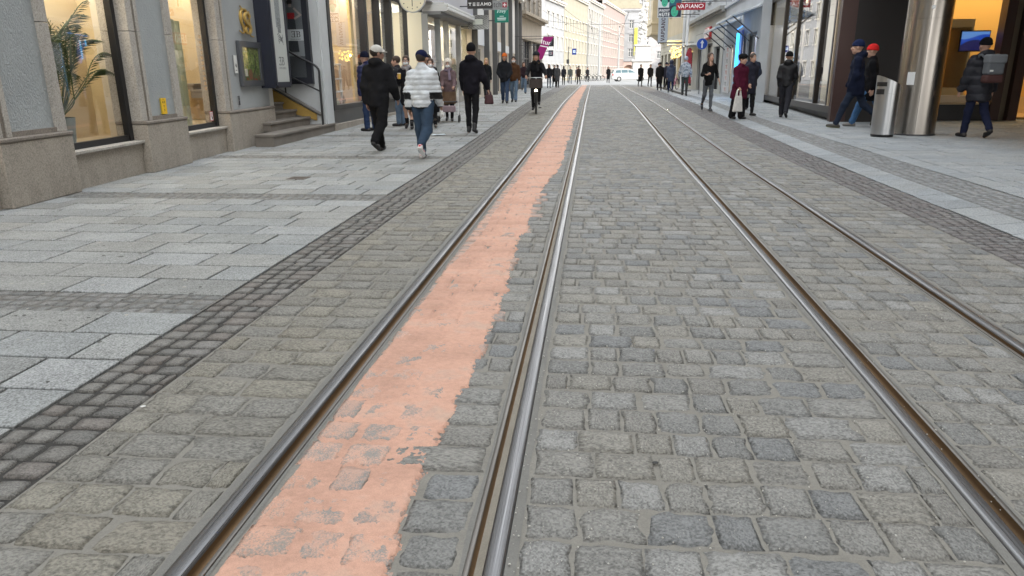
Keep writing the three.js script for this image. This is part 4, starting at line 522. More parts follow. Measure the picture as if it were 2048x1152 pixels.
// ---------- right side: pale grey house with glass awnings ----------
M.paleGrey = mat([0.5, 0.53, 0.57], 0.8, { map: T.plaster });
const r3 = house('awning_house', 'pale blue grey house with glass awnings on struts and blue neon tubes', [7.75, 44], [7.1, 31.95], 0.1, 0.92);
{
  const g = r3, W = 12.05; const holes = [[1.0, 4.2, 0.2, 2.6], [5.0, 7.6, 0.2, 2.9], [8.6, 11.2, 0.2, 2.9]];
  part('wall', wallGeo(0, W, 0, 4.6, holes, 0.35), M.paleGrey, g); part('footing', bx(0, W, -0.4, 0.0, -0.35, 0.02), M.granLight, g); holes.forEach(([a, b, c, d]) => { part('shop_frame', [bx(a, a + 0.1, c, d, -0.25, -0.1), bx(b - 0.1, b, c, d, -0.25, -0.1), bx(a + 0.1, b - 0.1, d - 0.12, d, -0.25, -0.1)], M.dark, g); pane(g, a + 0.1, b - 0.1, c, d - 0.12, -0.16); });
  room(g, 4.8, W - 0.3, 0.2, 3.0, -2, mat([0.55, 0.55, 0.58], 0.8), M.granLight, { light: 4, lc: [0.9, 0.95, 1] }); room(g, 0.8, 4.4, 0.2, 2.7, -1.2, mat([0.7, 0.66, 0.6], 0.8), M.granLight, { light: 4, lc: [1, 0.9, 0.75] });
  for (const [a, b, y] of [[1.0, 6.4, 3.3], [6.9, 11.9, 3.45]]) { part('awning_pane', bx(a, b, 0, 0.02, 0, 1.25).rotateX(0.32).translate(0, y + 0.4, 0), new THREE.MeshPhysicalMaterial({ color: L(0.6, 0.66, 0.72), transmission: 0.6, roughness: 0.25, thickness: 0 }), g); part('awning_frame', [bx(a, b, y - 0.05, y + 0.03, 1.16, 1.24), bx(a, b, y + 0.4, y + 0.48, 0, 0.08), ...[a, (a + b) / 2, b - 0.06].map(x => bx(x, x + 0.06, -0.03, 0.0, 0, 1.22).rotateX(0.32).translate(0, y + 0.4, 0))], mat([0.5, 0.54, 0.58], 0.4), g); parts('strut', [a + 0.1, (a + b) / 2, b - 0.1].map(x => rod([x, y - 0.9, 0.02], [x, y + 0.02, 1.15], 0.028)), mat([0.08, 0.08, 0.09], 0.5), g); }
  part('cornice', [bx(0, W, 4.6, 4.75, -0.2, 0.12)], M.paleGrey, g);
  label(g, 'printed_panel', 2.6, 2.4, 0.03, canvasTex(256, 236, (c, W2, H2) => { c.fillStyle = '#c9ccd0'; c.fillRect(0, 0, W2, H2); const r = rng(9); for (let k = 0; k < 8; k++) { c.fillStyle = ['#b5483f', '#c4867f', '#5a5f66', '#b0564c'][k % 4]; c.font = 'bold 26px sans-serif'; c.fillText('TYPIC', 70, 26 + k * 29); } c.fillStyle = '#8f969d'; c.fillRect(20, 20, 16, 180); c.fillRect(200, 30, 14, 170); }), [2.6, 1.35, 0.02]);
  storeys(g, 0, W, 4.75, 18.8, M.paleGrey, { floors: [5.9, 9.4, 12.9], depth: 14 });
}
{ const n = thing('neon_sign', 'pair of glowing blue neon tubes in front of the pale grey house', 'neon sign'); n.position.copy(r3.localToWorld(V(8.05, 0.0, 0.28))); n.rotation.y = r3.rotation.y;
  const nm = M.bulb([0.05, 0.5, 1.0], 1.6); parts('tube', [rod([-0.55, 0.25, 0], [-0.55, 2.75, 0], 0.035), rod([0.0, 0.25, 0.02], [0.0, 2.7, 0.02], 0.035)], nm, n); part('backing', rbx(-0.8, 0.2, 0.2, 2.85, -0.16, -0.08, 0.02), mat([0.1, 0.14, 0.42], 0.4), n); part('top_bar', rod([-0.8, 2.9, 0], [0.9, 2.96, 0], 0.025), M.bulb([0.1, 0.35, 1], 1), n); part('bracket', [bx(-0.5, -0.45, 0, 0.25, -0.12, 0.0), bx(0.0, 0.05, 0, 0.25, -0.12, 0.0)], M.dark, n);
  const l = new THREE.PointLight(L(0.15, 0.5, 1), 1.2, 0); l.position.set(-0.25, 1.6, 0.2); l.name = 'neon_light'; n.add(l); }
// ---------- right side: grey house with the red sign ----------
M.greyGreen = mat([0.46, 0.47, 0.45], 0.8, { map: T.plaster });
const r4 = house('cornice_house', 'grey house with a straight cornice and a red sign above its doorway', [8.0, 62], [7.75, 44.02], 0.1, 0.913);
{
  const g = r4, W = 18, holes = [[2, 4.6, 0.2, 2.8], [7.4, 9.2, 0.0, 2.9], [11.2, 14, 0.1, 3.0], [14.8, 17, 0.2, 2.7]];
  part('wall', wallGeo(0, W, 0, 4.5, holes, 0.4), M.greyGreen, g); parts('joint_line', [bx(6, W, 3.05, 3.08, 0, 0.012), bx(6, W, 3.75, 3.78, 0, 0.012)], mat([0.2, 0.2, 0.2], 0.8), g);
  holes.forEach(([a, b, c, d], i) => { part('shop_frame', [bx(a, a + 0.12, c, d, -0.3, -0.15), bx(b - 0.12, b, c, d, -0.3, -0.15), bx(a + 0.12, b - 0.12, d - 0.12, d, -0.3, -0.15)], i === 1 ? M.black : M.dark, g); pane(g, a + 0.12, b - 0.12, c, d - 0.12, -0.22); room(g, a - 0.1, b + 0.1, c - 0.05, d + 0.1, -1.8, i === 1 ? M.dark : mat([0.6, 0.56, 0.5], 0.8), M.gran, i === 0 || i === 2 ? { light: 4, lc: [1, 0.9, 0.75], zf: -0.41 } : { zf: -0.41 }); });
  parts('string_course', [bx(0, W, 4.5, 4.62, -0.3, 0.22), bx(0, W, 4.62, 4.82, -0.3, 0.34)], mat([0.4, 0.4, 0.38], 0.8, { map: T.dirt }), g); part('door_canopy', rbx(0.6, 9.4, 3.0, 3.1, 0.0, 0.8, 0.02), mat([0.6, 0.63, 0.65], 0.4), g);
  storeys(g, 0, W, 4.82, 19, M.paleGrey, { floors: [5.6, 9.2, 12.8], pitch: 2.2, depth: 14 });
}
{ const s = thing('red_shop_sign', 'red and white shop lettering standing off the grey wall near the round blue sign', 'sign'); s.position.copy(r4.localToWorld(V(12.4, 3.2, 0.16))); s.rotation.y = r4.rotation.y; part('backing', rbx(-0.95, 0.95, 0.02, 0.72, -0.16, 0.0, 0.08, 3), mat([0.42, 0.03, 0.03], 0.4), s);
  const f2 = await new FontLoader().loadAsync('fonts/droid/droid_sans_bold.typeface.json'); const tg = new TextGeometry('LEGO', { font: f2, size: 0.5, depth: 0.04, curveSegments: 4 }); tg.computeBoundingBox(); tg.translate(-tg.boundingBox.max.x / 2, 0.12, 0.002); part('lettering', tg, mat([0.78, 0.74, 0.72], 0.4), s); }
{ const s = thing('round_traffic_sign', 'round blue traffic sign with a white upward arrow on a grey post', 'traffic sign', [6.56, 0.1, -44]); part('post', cyl(0, 0, 3.0, 0, 0.035), mat([0.3, 0.31, 0.32], 0.4, { metalness: 0.7 }), s); part('disc', new THREE.CylinderGeometry(0.31, 0.31, 0.02, 36).rotateX(Math.PI / 2).translate(0, 2.77, 0.05), mat([0.5, 0.5, 0.52], 0.4), s); part('blue_face', new THREE.CylinderGeometry(0.295, 0.295, 0.006, 36).rotateX(Math.PI / 2).translate(0, 2.77, 0.064), mat([0.012, 0.07, 0.42], 0.4), s);
  const a = new THREE.Shape([[-0.04, -0.22], [0.04, -0.22], [0.04, 0.04], [0.11, 0.04], [0, 0.22], [-0.11, 0.04], [-0.04, 0.04]].map(p => new THREE.Vector2(...p))); part('white_arrow', new THREE.ExtrudeGeometry(a, { depth: 0.005, bevelEnabled: false }).translate(0, 2.77, 0.068), mat([0.75, 0.77, 0.8], 0.4), s); }
{ const s = thing('hanging_sign', 'long red sign with white hand lettering on a bracket above the street', 'sign', [5.54, 4.55, -42]); const t = canvasTex(512, 128, c => { c.fillStyle = '#9c1428'; c.fillRect(0, 0, 512, 128); c.strokeStyle = '#fff'; c.lineWidth = 11; c.lineCap = 'round'; const P = (...q) => { c.beginPath(); q.forEach(([x, y], i) => i ? c.lineTo(x, y) : c.moveTo(x, y)); c.stroke(); }; P([30, 50], [56, 92], [88, 26]); P([84, 96], [112, 36], [134, 94]); P([96, 76], [128, 72]); P([158, 96], [166, 34]); c.beginPath(); c.arc(182, 50, 20, -1.9, 1.8); c.stroke(); P([232, 54], [230, 92]); P([233, 32], [234, 34]); P([254, 94], [284, 34], [306, 92]); P([266, 74], [298, 72]); P([326, 92], [330, 36], [372, 90], [376, 32]); c.beginPath(); c.ellipse(434, 60, 40, 29, -0.1, 0, 7); c.stroke(); });
  label(s, 'board', 1.53, 0.36, 0.08, t, [0, 0.18, 0], 0, { edge: [0.3, 0.02, 0.05] }); part('bracket', [rod([-0.7, 0.42, 0], [2.24, 0.42, 0], 0.02), rod([-0.6, 0.36, 0], [-0.6, 0.42, 0], 0.012), rod([0.6, 0.36, 0], [0.6, 0.42, 0], 0.012)], M.dark, s); }
{ const s = thing('hat_shop_sign', 'square sign with green heads over dark teal and white lettering beside the red sign', 'sign', [5.8, 5.05, -55]);
  const t = canvasTex(320, 256, c => { c.fillStyle = '#cfd6da'; c.fillRect(0, 0, 320, 256); c.fillStyle = '#16243a'; c.fillRect(6, 128, 308, 122); c.fillStyle = '#1b5a6e'; c.fillRect(150, 6, 164, 122); const F = (x, y, r) => { c.fillStyle = '#13233a'; c.beginPath(); c.ellipse(x, y - r * 0.55, r * 1.25, r * 0.75, 0.2, 0, 7); c.fill(); c.fillStyle = '#3fae8e'; c.beginPath(); c.ellipse(x, y, r * 0.8, r * 1.1, 0, 0, 7); c.fill(); c.fillStyle = '#1b4a4c'; c.fillRect(x - r * 0.45, y - r * 0.15, r * 0.28, 4); c.fillRect(x + r * 0.15, y - r * 0.15, r * 0.28, 4); c.fillRect(x - r * 0.2, y + r * 0.5, r * 0.4, 5); }; F(88, 60, 52); F(190, 26, 44); F(226, 180, 60); c.fillStyle = '#eef0f0'; c.font = 'bold 44px sans-serif'; c.fillText('JANOUT', 10, 178, 150); c.font = 'bold 66px sans-serif'; c.fillText('HÜTE', 10, 240, 156); });
  label(s, 'board', 1.66, 1.32, 0.1, t, [0, 0.66, 0], 0, { edge: [0.6, 0.62, 0.64] }); part('bracket', [rod([0, 1.1, -0.08], [2.2, 1.1, -0.08], 0.025), rod([0, 0.2, -0.08], [2.2, 0.2, -0.08], 0.025)], M.dark, s); }
{ const s = thing('vertical_banner', 'narrow pale vertical banner with dark lettering below the hat sign', 'banner', [5.6, 3.45, -57]); label(s, 'cloth', 0.7, 1.75, 0.02, canvasTex(100, 250, c => { c.fillStyle = '#b9c1cc'; c.fillRect(0, 0, 100, 250); c.save(); c.translate(70, 236); c.rotate(-Math.PI / 2); c.fillStyle = '#46303c'; c.font = 'bold 56px sans-serif'; c.fillText('VAPIANO', 0, 0, 240); c.restore(); }), [0, 0.88, 0]); part('arm', [rod([-0.36, 1.76, 0], [2.3, 1.76, 0], 0.02), rod([-0.36, 0.0, 0], [2.3, 0.0, 0], 0.02)], M.dark, s); }
{ const s = thing('beach_flag', 'dark red sail shaped flag with pale script standing before the grey house', 'flag', [6.75, 0.1, -51]); part('base', [rbx(-0.3, 0.3, 0, 0.05, -0.3, 0.3, 0.02)], M.dark, s); part('pole', tube([[-0.22, 0.05, 0], [-0.24, 1.6, 0], [-0.2, 2.5, 0], [0.02, 2.85, 0], [0.2, 2.7, 0]], 0.016, 6), M.steel, s);
  const sh = new THREE.Shape(); sh.moveTo(-0.22, 0.5); sh.lineTo(-0.23, 1.6); sh.bezierCurveTo(-0.22, 2.6, 0.05, 2.95, 0.2, 2.7); sh.bezierCurveTo(0.3, 2.2, 0.3, 1.2, 0.28, 0.5); sh.closePath(); const fg = new THREE.ExtrudeGeometry(sh, { depth: 0.012, bevelEnabled: false, curveSegments: 10 }); const p = fg.attributes.position; for (let i = 0; i < p.count; i++) p.setZ(i, p.getZ(i) + 0.05 * Math.sin(p.getY(i) * 4 + p.getX(i) * 8)); fg.computeVertexNormals(); part('cloth', fg, mat([0.3, 0.025, 0.045], 0.7, { map: T.cloth }), s); }
for (const [x, d, lb] of [[7.15, 55.2, 'nearer white drain pipe by the dark red flag'], [7.2, 57.4, 'farther white drain pipe by the dark red flag']]) { const s = thing('white_pipe', lb, 'pipe', [x, 0.1, -d], 0, 'white pipes on the grey house'); part('shaft', cyl(0, 0, 9, 0, 0.11, 0.11, 14), mat([0.72, 0.73, 0.74], 0.5), s); part('clamp', [cyl(0, 3.0, 3.08, 0, 0.14), cyl(0, 5.8, 5.88, 0, 0.14), bx(0.1, 0.75, 3.0, 3.05, -0.02, 0.02), bx(0.1, 0.75, 5.8, 5.85, -0.02, 0.02)], M.dark, s); }
// ---------- right side: beige oriel house ----------
const r5 = house('oriel_house', 'beige corner house with a projecting oriel at the far end of the street', [7.75, 80], [8.0, 62.02], 0.1, 0.913);
{
  const g = r5, W = 18, be = mat([0.52, 0.44, 0.3], 0.8, { map: T.plaster }), be2 = mat([0.46, 0.44, 0.36], 0.8, { map: T.plaster });
  const holes = [[0.8, 2.6, 0, 2.9], [3.6, 5.4, 0, 2.9], [6.4, 8.2, 0, 2.9], [9.2, 12.4, 0, 2.9], [13.4, 17, 0.2, 2.8]];
  part('wall', wallGeo(0, W, 0, 4.4, holes, 0.5), be2, g); holes.forEach(([a, b, c, d], i) => { part('shop_frame', [bx(a, a + 0.1, c, d, -0.4, -0.2), bx(b - 0.1, b, c, d, -0.4, -0.2), bx(a + 0.1, b - 0.1, d - 0.1, d, -0.4, -0.2)], M.dark, g); pane(g, a + 0.1, b - 0.1, c, d - 0.1, -0.3); room(g, a - 0.1, b + 0.1, c - 0.04, d + 0.1, -2, mat([0.5, 0.42, 0.3], 0.8), M.gran, i === 3 ? { light: 6, lc: [1, 0.75, 0.4], zf: -0.51 } : { zf: -0.51 }); });
  parts('groove', [bx(0, W, 3.1, 3.14, 0, 0.015), bx(0, W, 3.6, 3.64, 0, 0.015)], mat([0.2, 0.18, 0.14], 0.8), g);
  part('oriel', [rbx(0, 4.6, 4.9, 17, -0.2, 1.5, 0.06)], be, g); part('oriel_foot', [new THREE.CylinderGeometry(1.5, 0.3, 0.9, 20, 1, false, -Math.PI / 2, Math.PI).scale(1.5, 1, 1).translate(2.3, 4.4, 0), rbx(-0.05, 4.65, 4.75, 4.95, -0.1, 1.58, 0.04), rbx(-0.05, 4.65, 5.7, 5.9, -0.1, 1.6, 0.04)], be, g);
  for (const y of [6.3, 9.6, 12.8]) sash(g, 2.3, y, 1.3, 2, 1.53); 
  part('end_wall', bx(-0.02, 0.3, 0, 4.4, -14, -0.51), be2, g);
  storeys(g, 0, W, 4.4, 18.5, be, { floors: [6.2, 9.6, 12.9], depth: 16 });
}
{ const s = thing('gold_light_cluster', 'cluster of glowing golden lamps under the awning of the beige house', 'lamp', [7.3, 2.6, -63]); const r = rng(6), gs = []; for (let i = 0; i < 46; i++) gs.push(new THREE.IcosahedronGeometry(0.04 + 0.05 * r(), 0).translate((r() - 0.5) * 0.7, (r() - 0.5) * 0.9 + 0.3, (r() - 0.5) * 1.6)); part('bulbs', gs, M.bulb([1, 0.62, 0.14], 2.4), s); part('awning', [rbx(-0.75, 0.6, 1.15, 1.25, -1.2, 1.2, 0.03), rod([-0.7, 0.9, 0], [0.6, 0.9, 0], 0.02)], mat([0.66, 0.68, 0.66], 0.5), s); const l = new THREE.PointLight(L(1, 0.65, 0.2), 6, 0); l.position.set(-0.55, 0.3, 0.5); l.name = 'bulb_light'; s.add(l); }
for (const o of scene.children.filter(o => /^(round_traffic_sign|hanging_sign|hat_shop_sign|vertical_banner|beach_flag|white_pipe|gold_light_cluster)/.test(o.name))) settle(o, 0.913);
// ---------- houses behind the camera that close the street ----------
{ const g = house('row_house', 'tall plastered row house closing the right side behind the viewpoint', [6.6, 5.9], [6.4, -40], 0.0); part('ground_floor', bx(0, g.len, 0, 4.4, -0.4, 0), M.gran, g); storeys(g, 0, g.len, 4.4, 19, mat([0.56, 0.5, 0.42], 0.85, { map: T.plaster }), { floors: [5.4, 9, 12.6, 15.6], pitch: 3.2, depth: 14 }); }
{ const g = house('row_house', 'tall plastered row house closing the left side behind the viewpoint', [-5.6, -40], [-5.62, -2.6], 0); part('ground_floor', bx(0, g.len, 0, 4.4, -0.4, 0), M.gran, g); storeys(g, 0, g.len, 4.4, 18, mat([0.6, 0.58, 0.52], 0.85, { map: T.plaster }), { floors: [5.4, 9, 12.6], pitch: 3.2, depth: 14 }); }
Y0 = 0.206;
// ---------- far square: row of houses on the left, end houses, backdrop ----------
{
  const A = [-6.5, 95], B = [9.2, 186], at = t => [mix(A[0], B[0], t), mix(A[1], B[1], t)];
  const list = [[0, 0.2, 10.4, [0.37, 0.38, 0.4], 'white house nearest on the left row of the square'], [0.2, 0.42, 12.2, [0.39, 0.365, 0.29], 'cream yellow house in the left row of the square'], [0.42, 0.62, 13, [0.36, 0.355, 0.34], 'pale ivory house in the middle of the left row of the square'], [0.62, 0.99, 14.2, [0.38, 0.3, 0.28], 'long pink house at the far end of the left row of the square']];
  for (const [t0, t1, H, c, lb] of list) { const g = house('square_house', lb, at(t0), at(t1 - 0.002)); storeys(g, 0, g.len, 0, H, mat(c, 0.85, { map: T.plaster }), { floors: [0.5, 4.3, 7.3, 10].filter(f => f + 2 < H - 0.4), pitch: 2.7, hh: 1.8, depth: 12, roofH: 1.6, tm: mat([0.575, 0.550, 0.512], 0.8) }); }
  const e = house('square_house', 'white end house with a yellow banner and an arched doorway', [8.4, 187], [13.2, 187.2]); { const wm = mat([0.38, 0.39, 0.41], 0.85, { map: T.plaster }); storeys(e, 0, e.len, 4, 15.2, wm, { floors: [4.8, 8.2, 11.4], pitch: 2.4, hh: 1.9, depth: 12, roofH: 0.7 }); const s = new THREE.Shape([[0, 0], [e.len, 0], [e.len, 3.99], [0, 3.99]].map(p => new THREE.Vector2(...p))); const hp = new THREE.Path(); hp.moveTo(0.8, 0.02); hp.lineTo(0.8, 1.6); hp.absarc(2.1, 1.6, 1.3, Math.PI, 0, true); hp.lineTo(3.4, 0.02); s.holes.push(hp); part('ground_floor', new THREE.ExtrudeGeometry(s, { depth: 0.4, bevelEnabled: false }).translate(0, 0, -0.4), mat([0.5, 0.38, 0.34], 0.8), e); part('string_course', bx(-0.1, e.len + 0.1, 3.7, 4.1, 0.01, 0.3), wm, e); part('door', bx(0.8, 3.4, 0, 3, -0.8, -0.7), mat([0.3, 0.2, 0.15], 0.7), e); part('yellow_banner', rbx(3.15, 3.9, 5, 11.5, 0.3, 0.36, 0.02), mat([0.62, 0.58, 0.08], 0.7), e); }
  const f = house('square_house', 'pale house behind the monument column at the end of the square', [13.5, 196], [34, 196]); storeys(f, 0, f.len, 0, 15, mat([0.500, 0.488, 0.500], 0.85, { map: T.plaster }), { floors: [0.6, 4.4, 7.8, 11], pitch: 2.9, depth: 12, roofH: 1 });
  const k = house('palace_block', 'long cream yellow building rising above the roofs at the end of the square', [4, 236], [42, 236]); storeys(k, 0, k.len, 0, 23, mat([0.34, 0.31, 0.23], 0.85, { map: T.plaster }), { floors: [2, 7, 12, 17.5], pitch: 4, depth: 14, hh: 2.2, roofH: 1.2 });
  const q = house('office_tower', 'glass office block with blue panes above the far roofs', [-4, 285], [17.5, 285]); part('slab', [bx(0, q.len, 0, 26.5, -12, -0.1), bx(0, q.len, 29.6, 30.6, -12, 0.1)], mat([0.42, 0.44, 0.47], 0.6), q); for (let i = 0; i < 11; i++) { part('glass_panel', bx(i * 1.97 + 0.08, i * 1.97 + 1.86, 26.5, 29.6, -0.3, -0.1), mat([0.12, 0.3, 0.5], 0.15), q); part('glass_post', bx(i * 1.97 - 0.08, i * 1.97 + 0.08, 26.5, 29.6, -0.3, 0.05), M.white, q); }
  const t = thing('church_tower', 'cream tower with a rounded grey cap behind the left row of houses', 'tower', [-4.2, 0, -158]); part('shaft', [bx(-1.9, 1.9, 0, 14.6, -1.9, 1.9), bx(-2.1, 2.1, 14.6, 15, -2.1, 2.1)], mat([0.42, 0.37, 0.27], 0.85), t); part('cap', new THREE.SphereGeometry(2, 20, 10, 0, 7, 0, Math.PI / 2).scale(1, 1.2, 1).translate(0, 15, 0), mat([0.3, 0.32, 0.3], 0.6), t); for (const s of [-1, 1]) part('opening', bx(s * 0.9 - 0.35, s * 0.9 + 0.35, 11, 13.2, 1.9, 1.93), M.dark, t);
  // right row of the square, out of view to the side: closes the view between street end and end houses
  const w = house('square_house', 'ochre house along the right side of the square past the oriel house', [40, 196], [36, 84]); storeys(w, 0, w.len, 0, 16, mat([0.62, 0.52, 0.36], 0.85, { map: T.plaster }), { floors: [0.6, 4.4, 7.8, 11.4], pitch: 4, depth: 12 });
  const v = house('square_house', 'grey house set back left of the square behind the stone corner house', [-5.2, 92.5], [-6.4, 94.8]); storeys(v, 0, v.len, 0, 9.6, mat([0.6, 0.58, 0.56], 0.85), { floors: [0.6, 4.2], pitch: 2.4, depth: 14 });
}
{ // monument column
  const c = thing('monument_column', 'white marble monument column on a stepped pedestal with a gilded top', 'monument', [9.1, 0, -125]); const mb = mat([0.562, 0.550, 0.537], 0.6, { map: T.plaster });
  part('step', rbx(-2.6, 2.6, 0, 0.4, -2.6, 2.6, 0.05), mb, c); part('step', rbx(-2.1, 2.1, 0.4, 0.8, -2.1, 2.1, 0.05), mb, c); part('pedestal', [rbx(-1.5, 1.5, 0.8, 2.8, -1.5, 1.5, 0.05), rbx(-1.75, 1.75, 2.8, 3.1, -1.75, 1.75, 0.05), rbx(-1.15, 1.15, 3.1, 5.2, -1.15, 1.15, 0.05), rbx(-1.35, 1.35, 5.2, 5.45, -1.35, 1.35, 0.05)], mb, c);
  const r = rng(12); for (let i = 0; i < 4; i++) { const a = i * Math.PI / 2 + 0.78, x = 1.35 * Math.cos(a), z = 1.35 * Math.sin(a); part('statue', [new THREE.LatheGeometry([[0.32, 0], [0.34, 0.5], [0.22, 0.9], [0.3, 1.2], [0.12, 1.45], [0.15, 1.6], [0.0, 1.8]].map(p => new THREE.Vector2(...p)), 12).translate(x, 3.1, z)], mb, c); }
  const pts = []; for (let i = 0; i <= 26; i++) pts.push(new THREE.Vector2(0.62 - 0.012 * i + 0.1 * Math.sin(i * 1.7), 5.45 + i * 0.27)); part('shaft', new THREE.LatheGeometry(pts, 20), mb, c); const cl = []; for (let i = 0; i < 60; i++) { const y = 5.6 + 7 * r(), a = r() * 7; cl.push(new THREE.IcosahedronGeometry(0.16 + 0.2 * r(), 1).translate(0.62 * Math.cos(a), y, 0.62 * Math.sin(a))); } const co = part('cloud_carving', cl, mb, c); co.userData.kind = 'stuff';
  part('gilded_top', [new THREE.IcosahedronGeometry(0.6, 1).translate(0, 12.9, 0), new THREE.IcosahedronGeometry(0.45, 1).translate(0.3, 13.5, 0), new THREE.IcosahedronGeometry(0.4, 1).translate(-0.3, 13.7, 0.1), new THREE.IcosahedronGeometry(0.5, 1).translate(0, 14.4, 0)], mat([0.72, 0.48, 0.12], 0.35, { metalness: 0.8 }), c);
}
{ // parked estate car
  const v = thing('estate_car', 'white estate car standing across the end of the tram street', 'car', [5.6, 0, -99], 0.16); const wm = new THREE.MeshPhysicalMaterial({ color: L(0.45, 0.46, 0.46), roughness: 0.35, clearcoat: 0.8 });
  const body = new THREE.Shape(); body.moveTo(-2.3, 0.38); body.lineTo(-2.34, 0.8); body.lineTo(-2.2, 1.0); body.lineTo(1.05, 1.02); body.bezierCurveTo(1.8, 0.96, 2.2, 0.86, 2.3, 0.62); body.lineTo(2.3, 0.32); body.lineTo(1.85, 0.3); body.absarc(1.5, 0.3, 0.36, 0, Math.PI, false); body.lineTo(-1.1, 0.28); body.absarc(-1.45, 0.3, 0.36, 0, Math.PI, false); body.closePath();
  const cab = new THREE.Shape(); cab.moveTo(-2.2, 1.0); cab.bezierCurveTo(-2.08, 1.3, -2.0, 1.5, -1.85, 1.5); cab.bezierCurveTo(-1.0, 1.58, -0.2, 1.55, 0.1, 1.48); cab.lineTo(1.05, 1.02); cab.closePath();
  const ex = (s, w, b) => new THREE.ExtrudeGeometry(s, { depth: w - 2 * b, bevelEnabled: true, bevelSize: b, bevelThickness: b, bevelSegments: 3, curveSegments: 8 }).translate(0, 0, -w / 2 + b);
  part('body', ex(body, 1.76, 0.06), wm, v); part('roof', ex(cab, 1.56, 0.05), wm, v); const gl = mat([0.1, 0.16, 0.19], 0.08);
  for (const s of [1, -1]) for (const pts of [[[-1.95, 1.06], [-1.85, 1.4], [-1.25, 1.44], [-1.2, 1.06]], [[-1.12, 1.06], [-1.16, 1.44], [-0.35, 1.45], [-0.3, 1.06]], [[-0.22, 1.06], [-0.26, 1.44], [0.1, 1.4], [0.78, 1.06]]]) part('side_window', new THREE.ExtrudeGeometry(new THREE.Shape(pts.map(p => new THREE.Vector2(...p))), { depth: 0.01, bevelEnabled: false }).translate(0, 0, s * 0.785 - 0.005), gl, v);
  part('rear_window', bx(-0.62, 0.62, 0, 0.42, -0.005, 0.005).rotateX(-0.36).rotateY(-Math.PI / 2).translate(-2.25, 1.05, 0), gl, v); part('windscreen', bx(-0.6, 0.6, 0, 0.9, -0.005, 0.005).rotateX(-1.1).rotateY(Math.PI / 2).translate(1.05, 1.06, 0), gl, v);
  for (const s of [1, -1]) { part('tail_light', rbx(-2.36, -2.2, 0.72, 0.98, s * 0.8 - 0.08, s * 0.8 + 0.1 * s * 0.5 + 0.04, 0.02), mat([0.35, 0.02, 0.02], 0.3), v); part('headlight', rbx(2.05, 2.3, 0.66, 0.8, s * 0.62 - 0.16, s * 0.62 + 0.16, 0.03), mat([0.6, 0.62, 0.65], 0.15), v); for (const x of [-1.45, 1.5]) { const w = part('wheel', new THREE.TorusGeometry(0.24, 0.085, 10, 24).translate(x, 0.325, s * 0.78), mat([0.02, 0.02, 0.02], 0.8), v); part('rim', new THREE.CylinderGeometry(0.19, 0.19, 0.1, 20).rotateX(Math.PI / 2).translate(x, 0.325, s * 0.79), mat([0.4, 0.4, 0.42], 0.4, { metalness: 0.7 }), w); } }
  part('bumper', rbx(-2.42, -2.2, 0.36, 0.6, -0.8, 0.8, 0.05), wm, v);
}
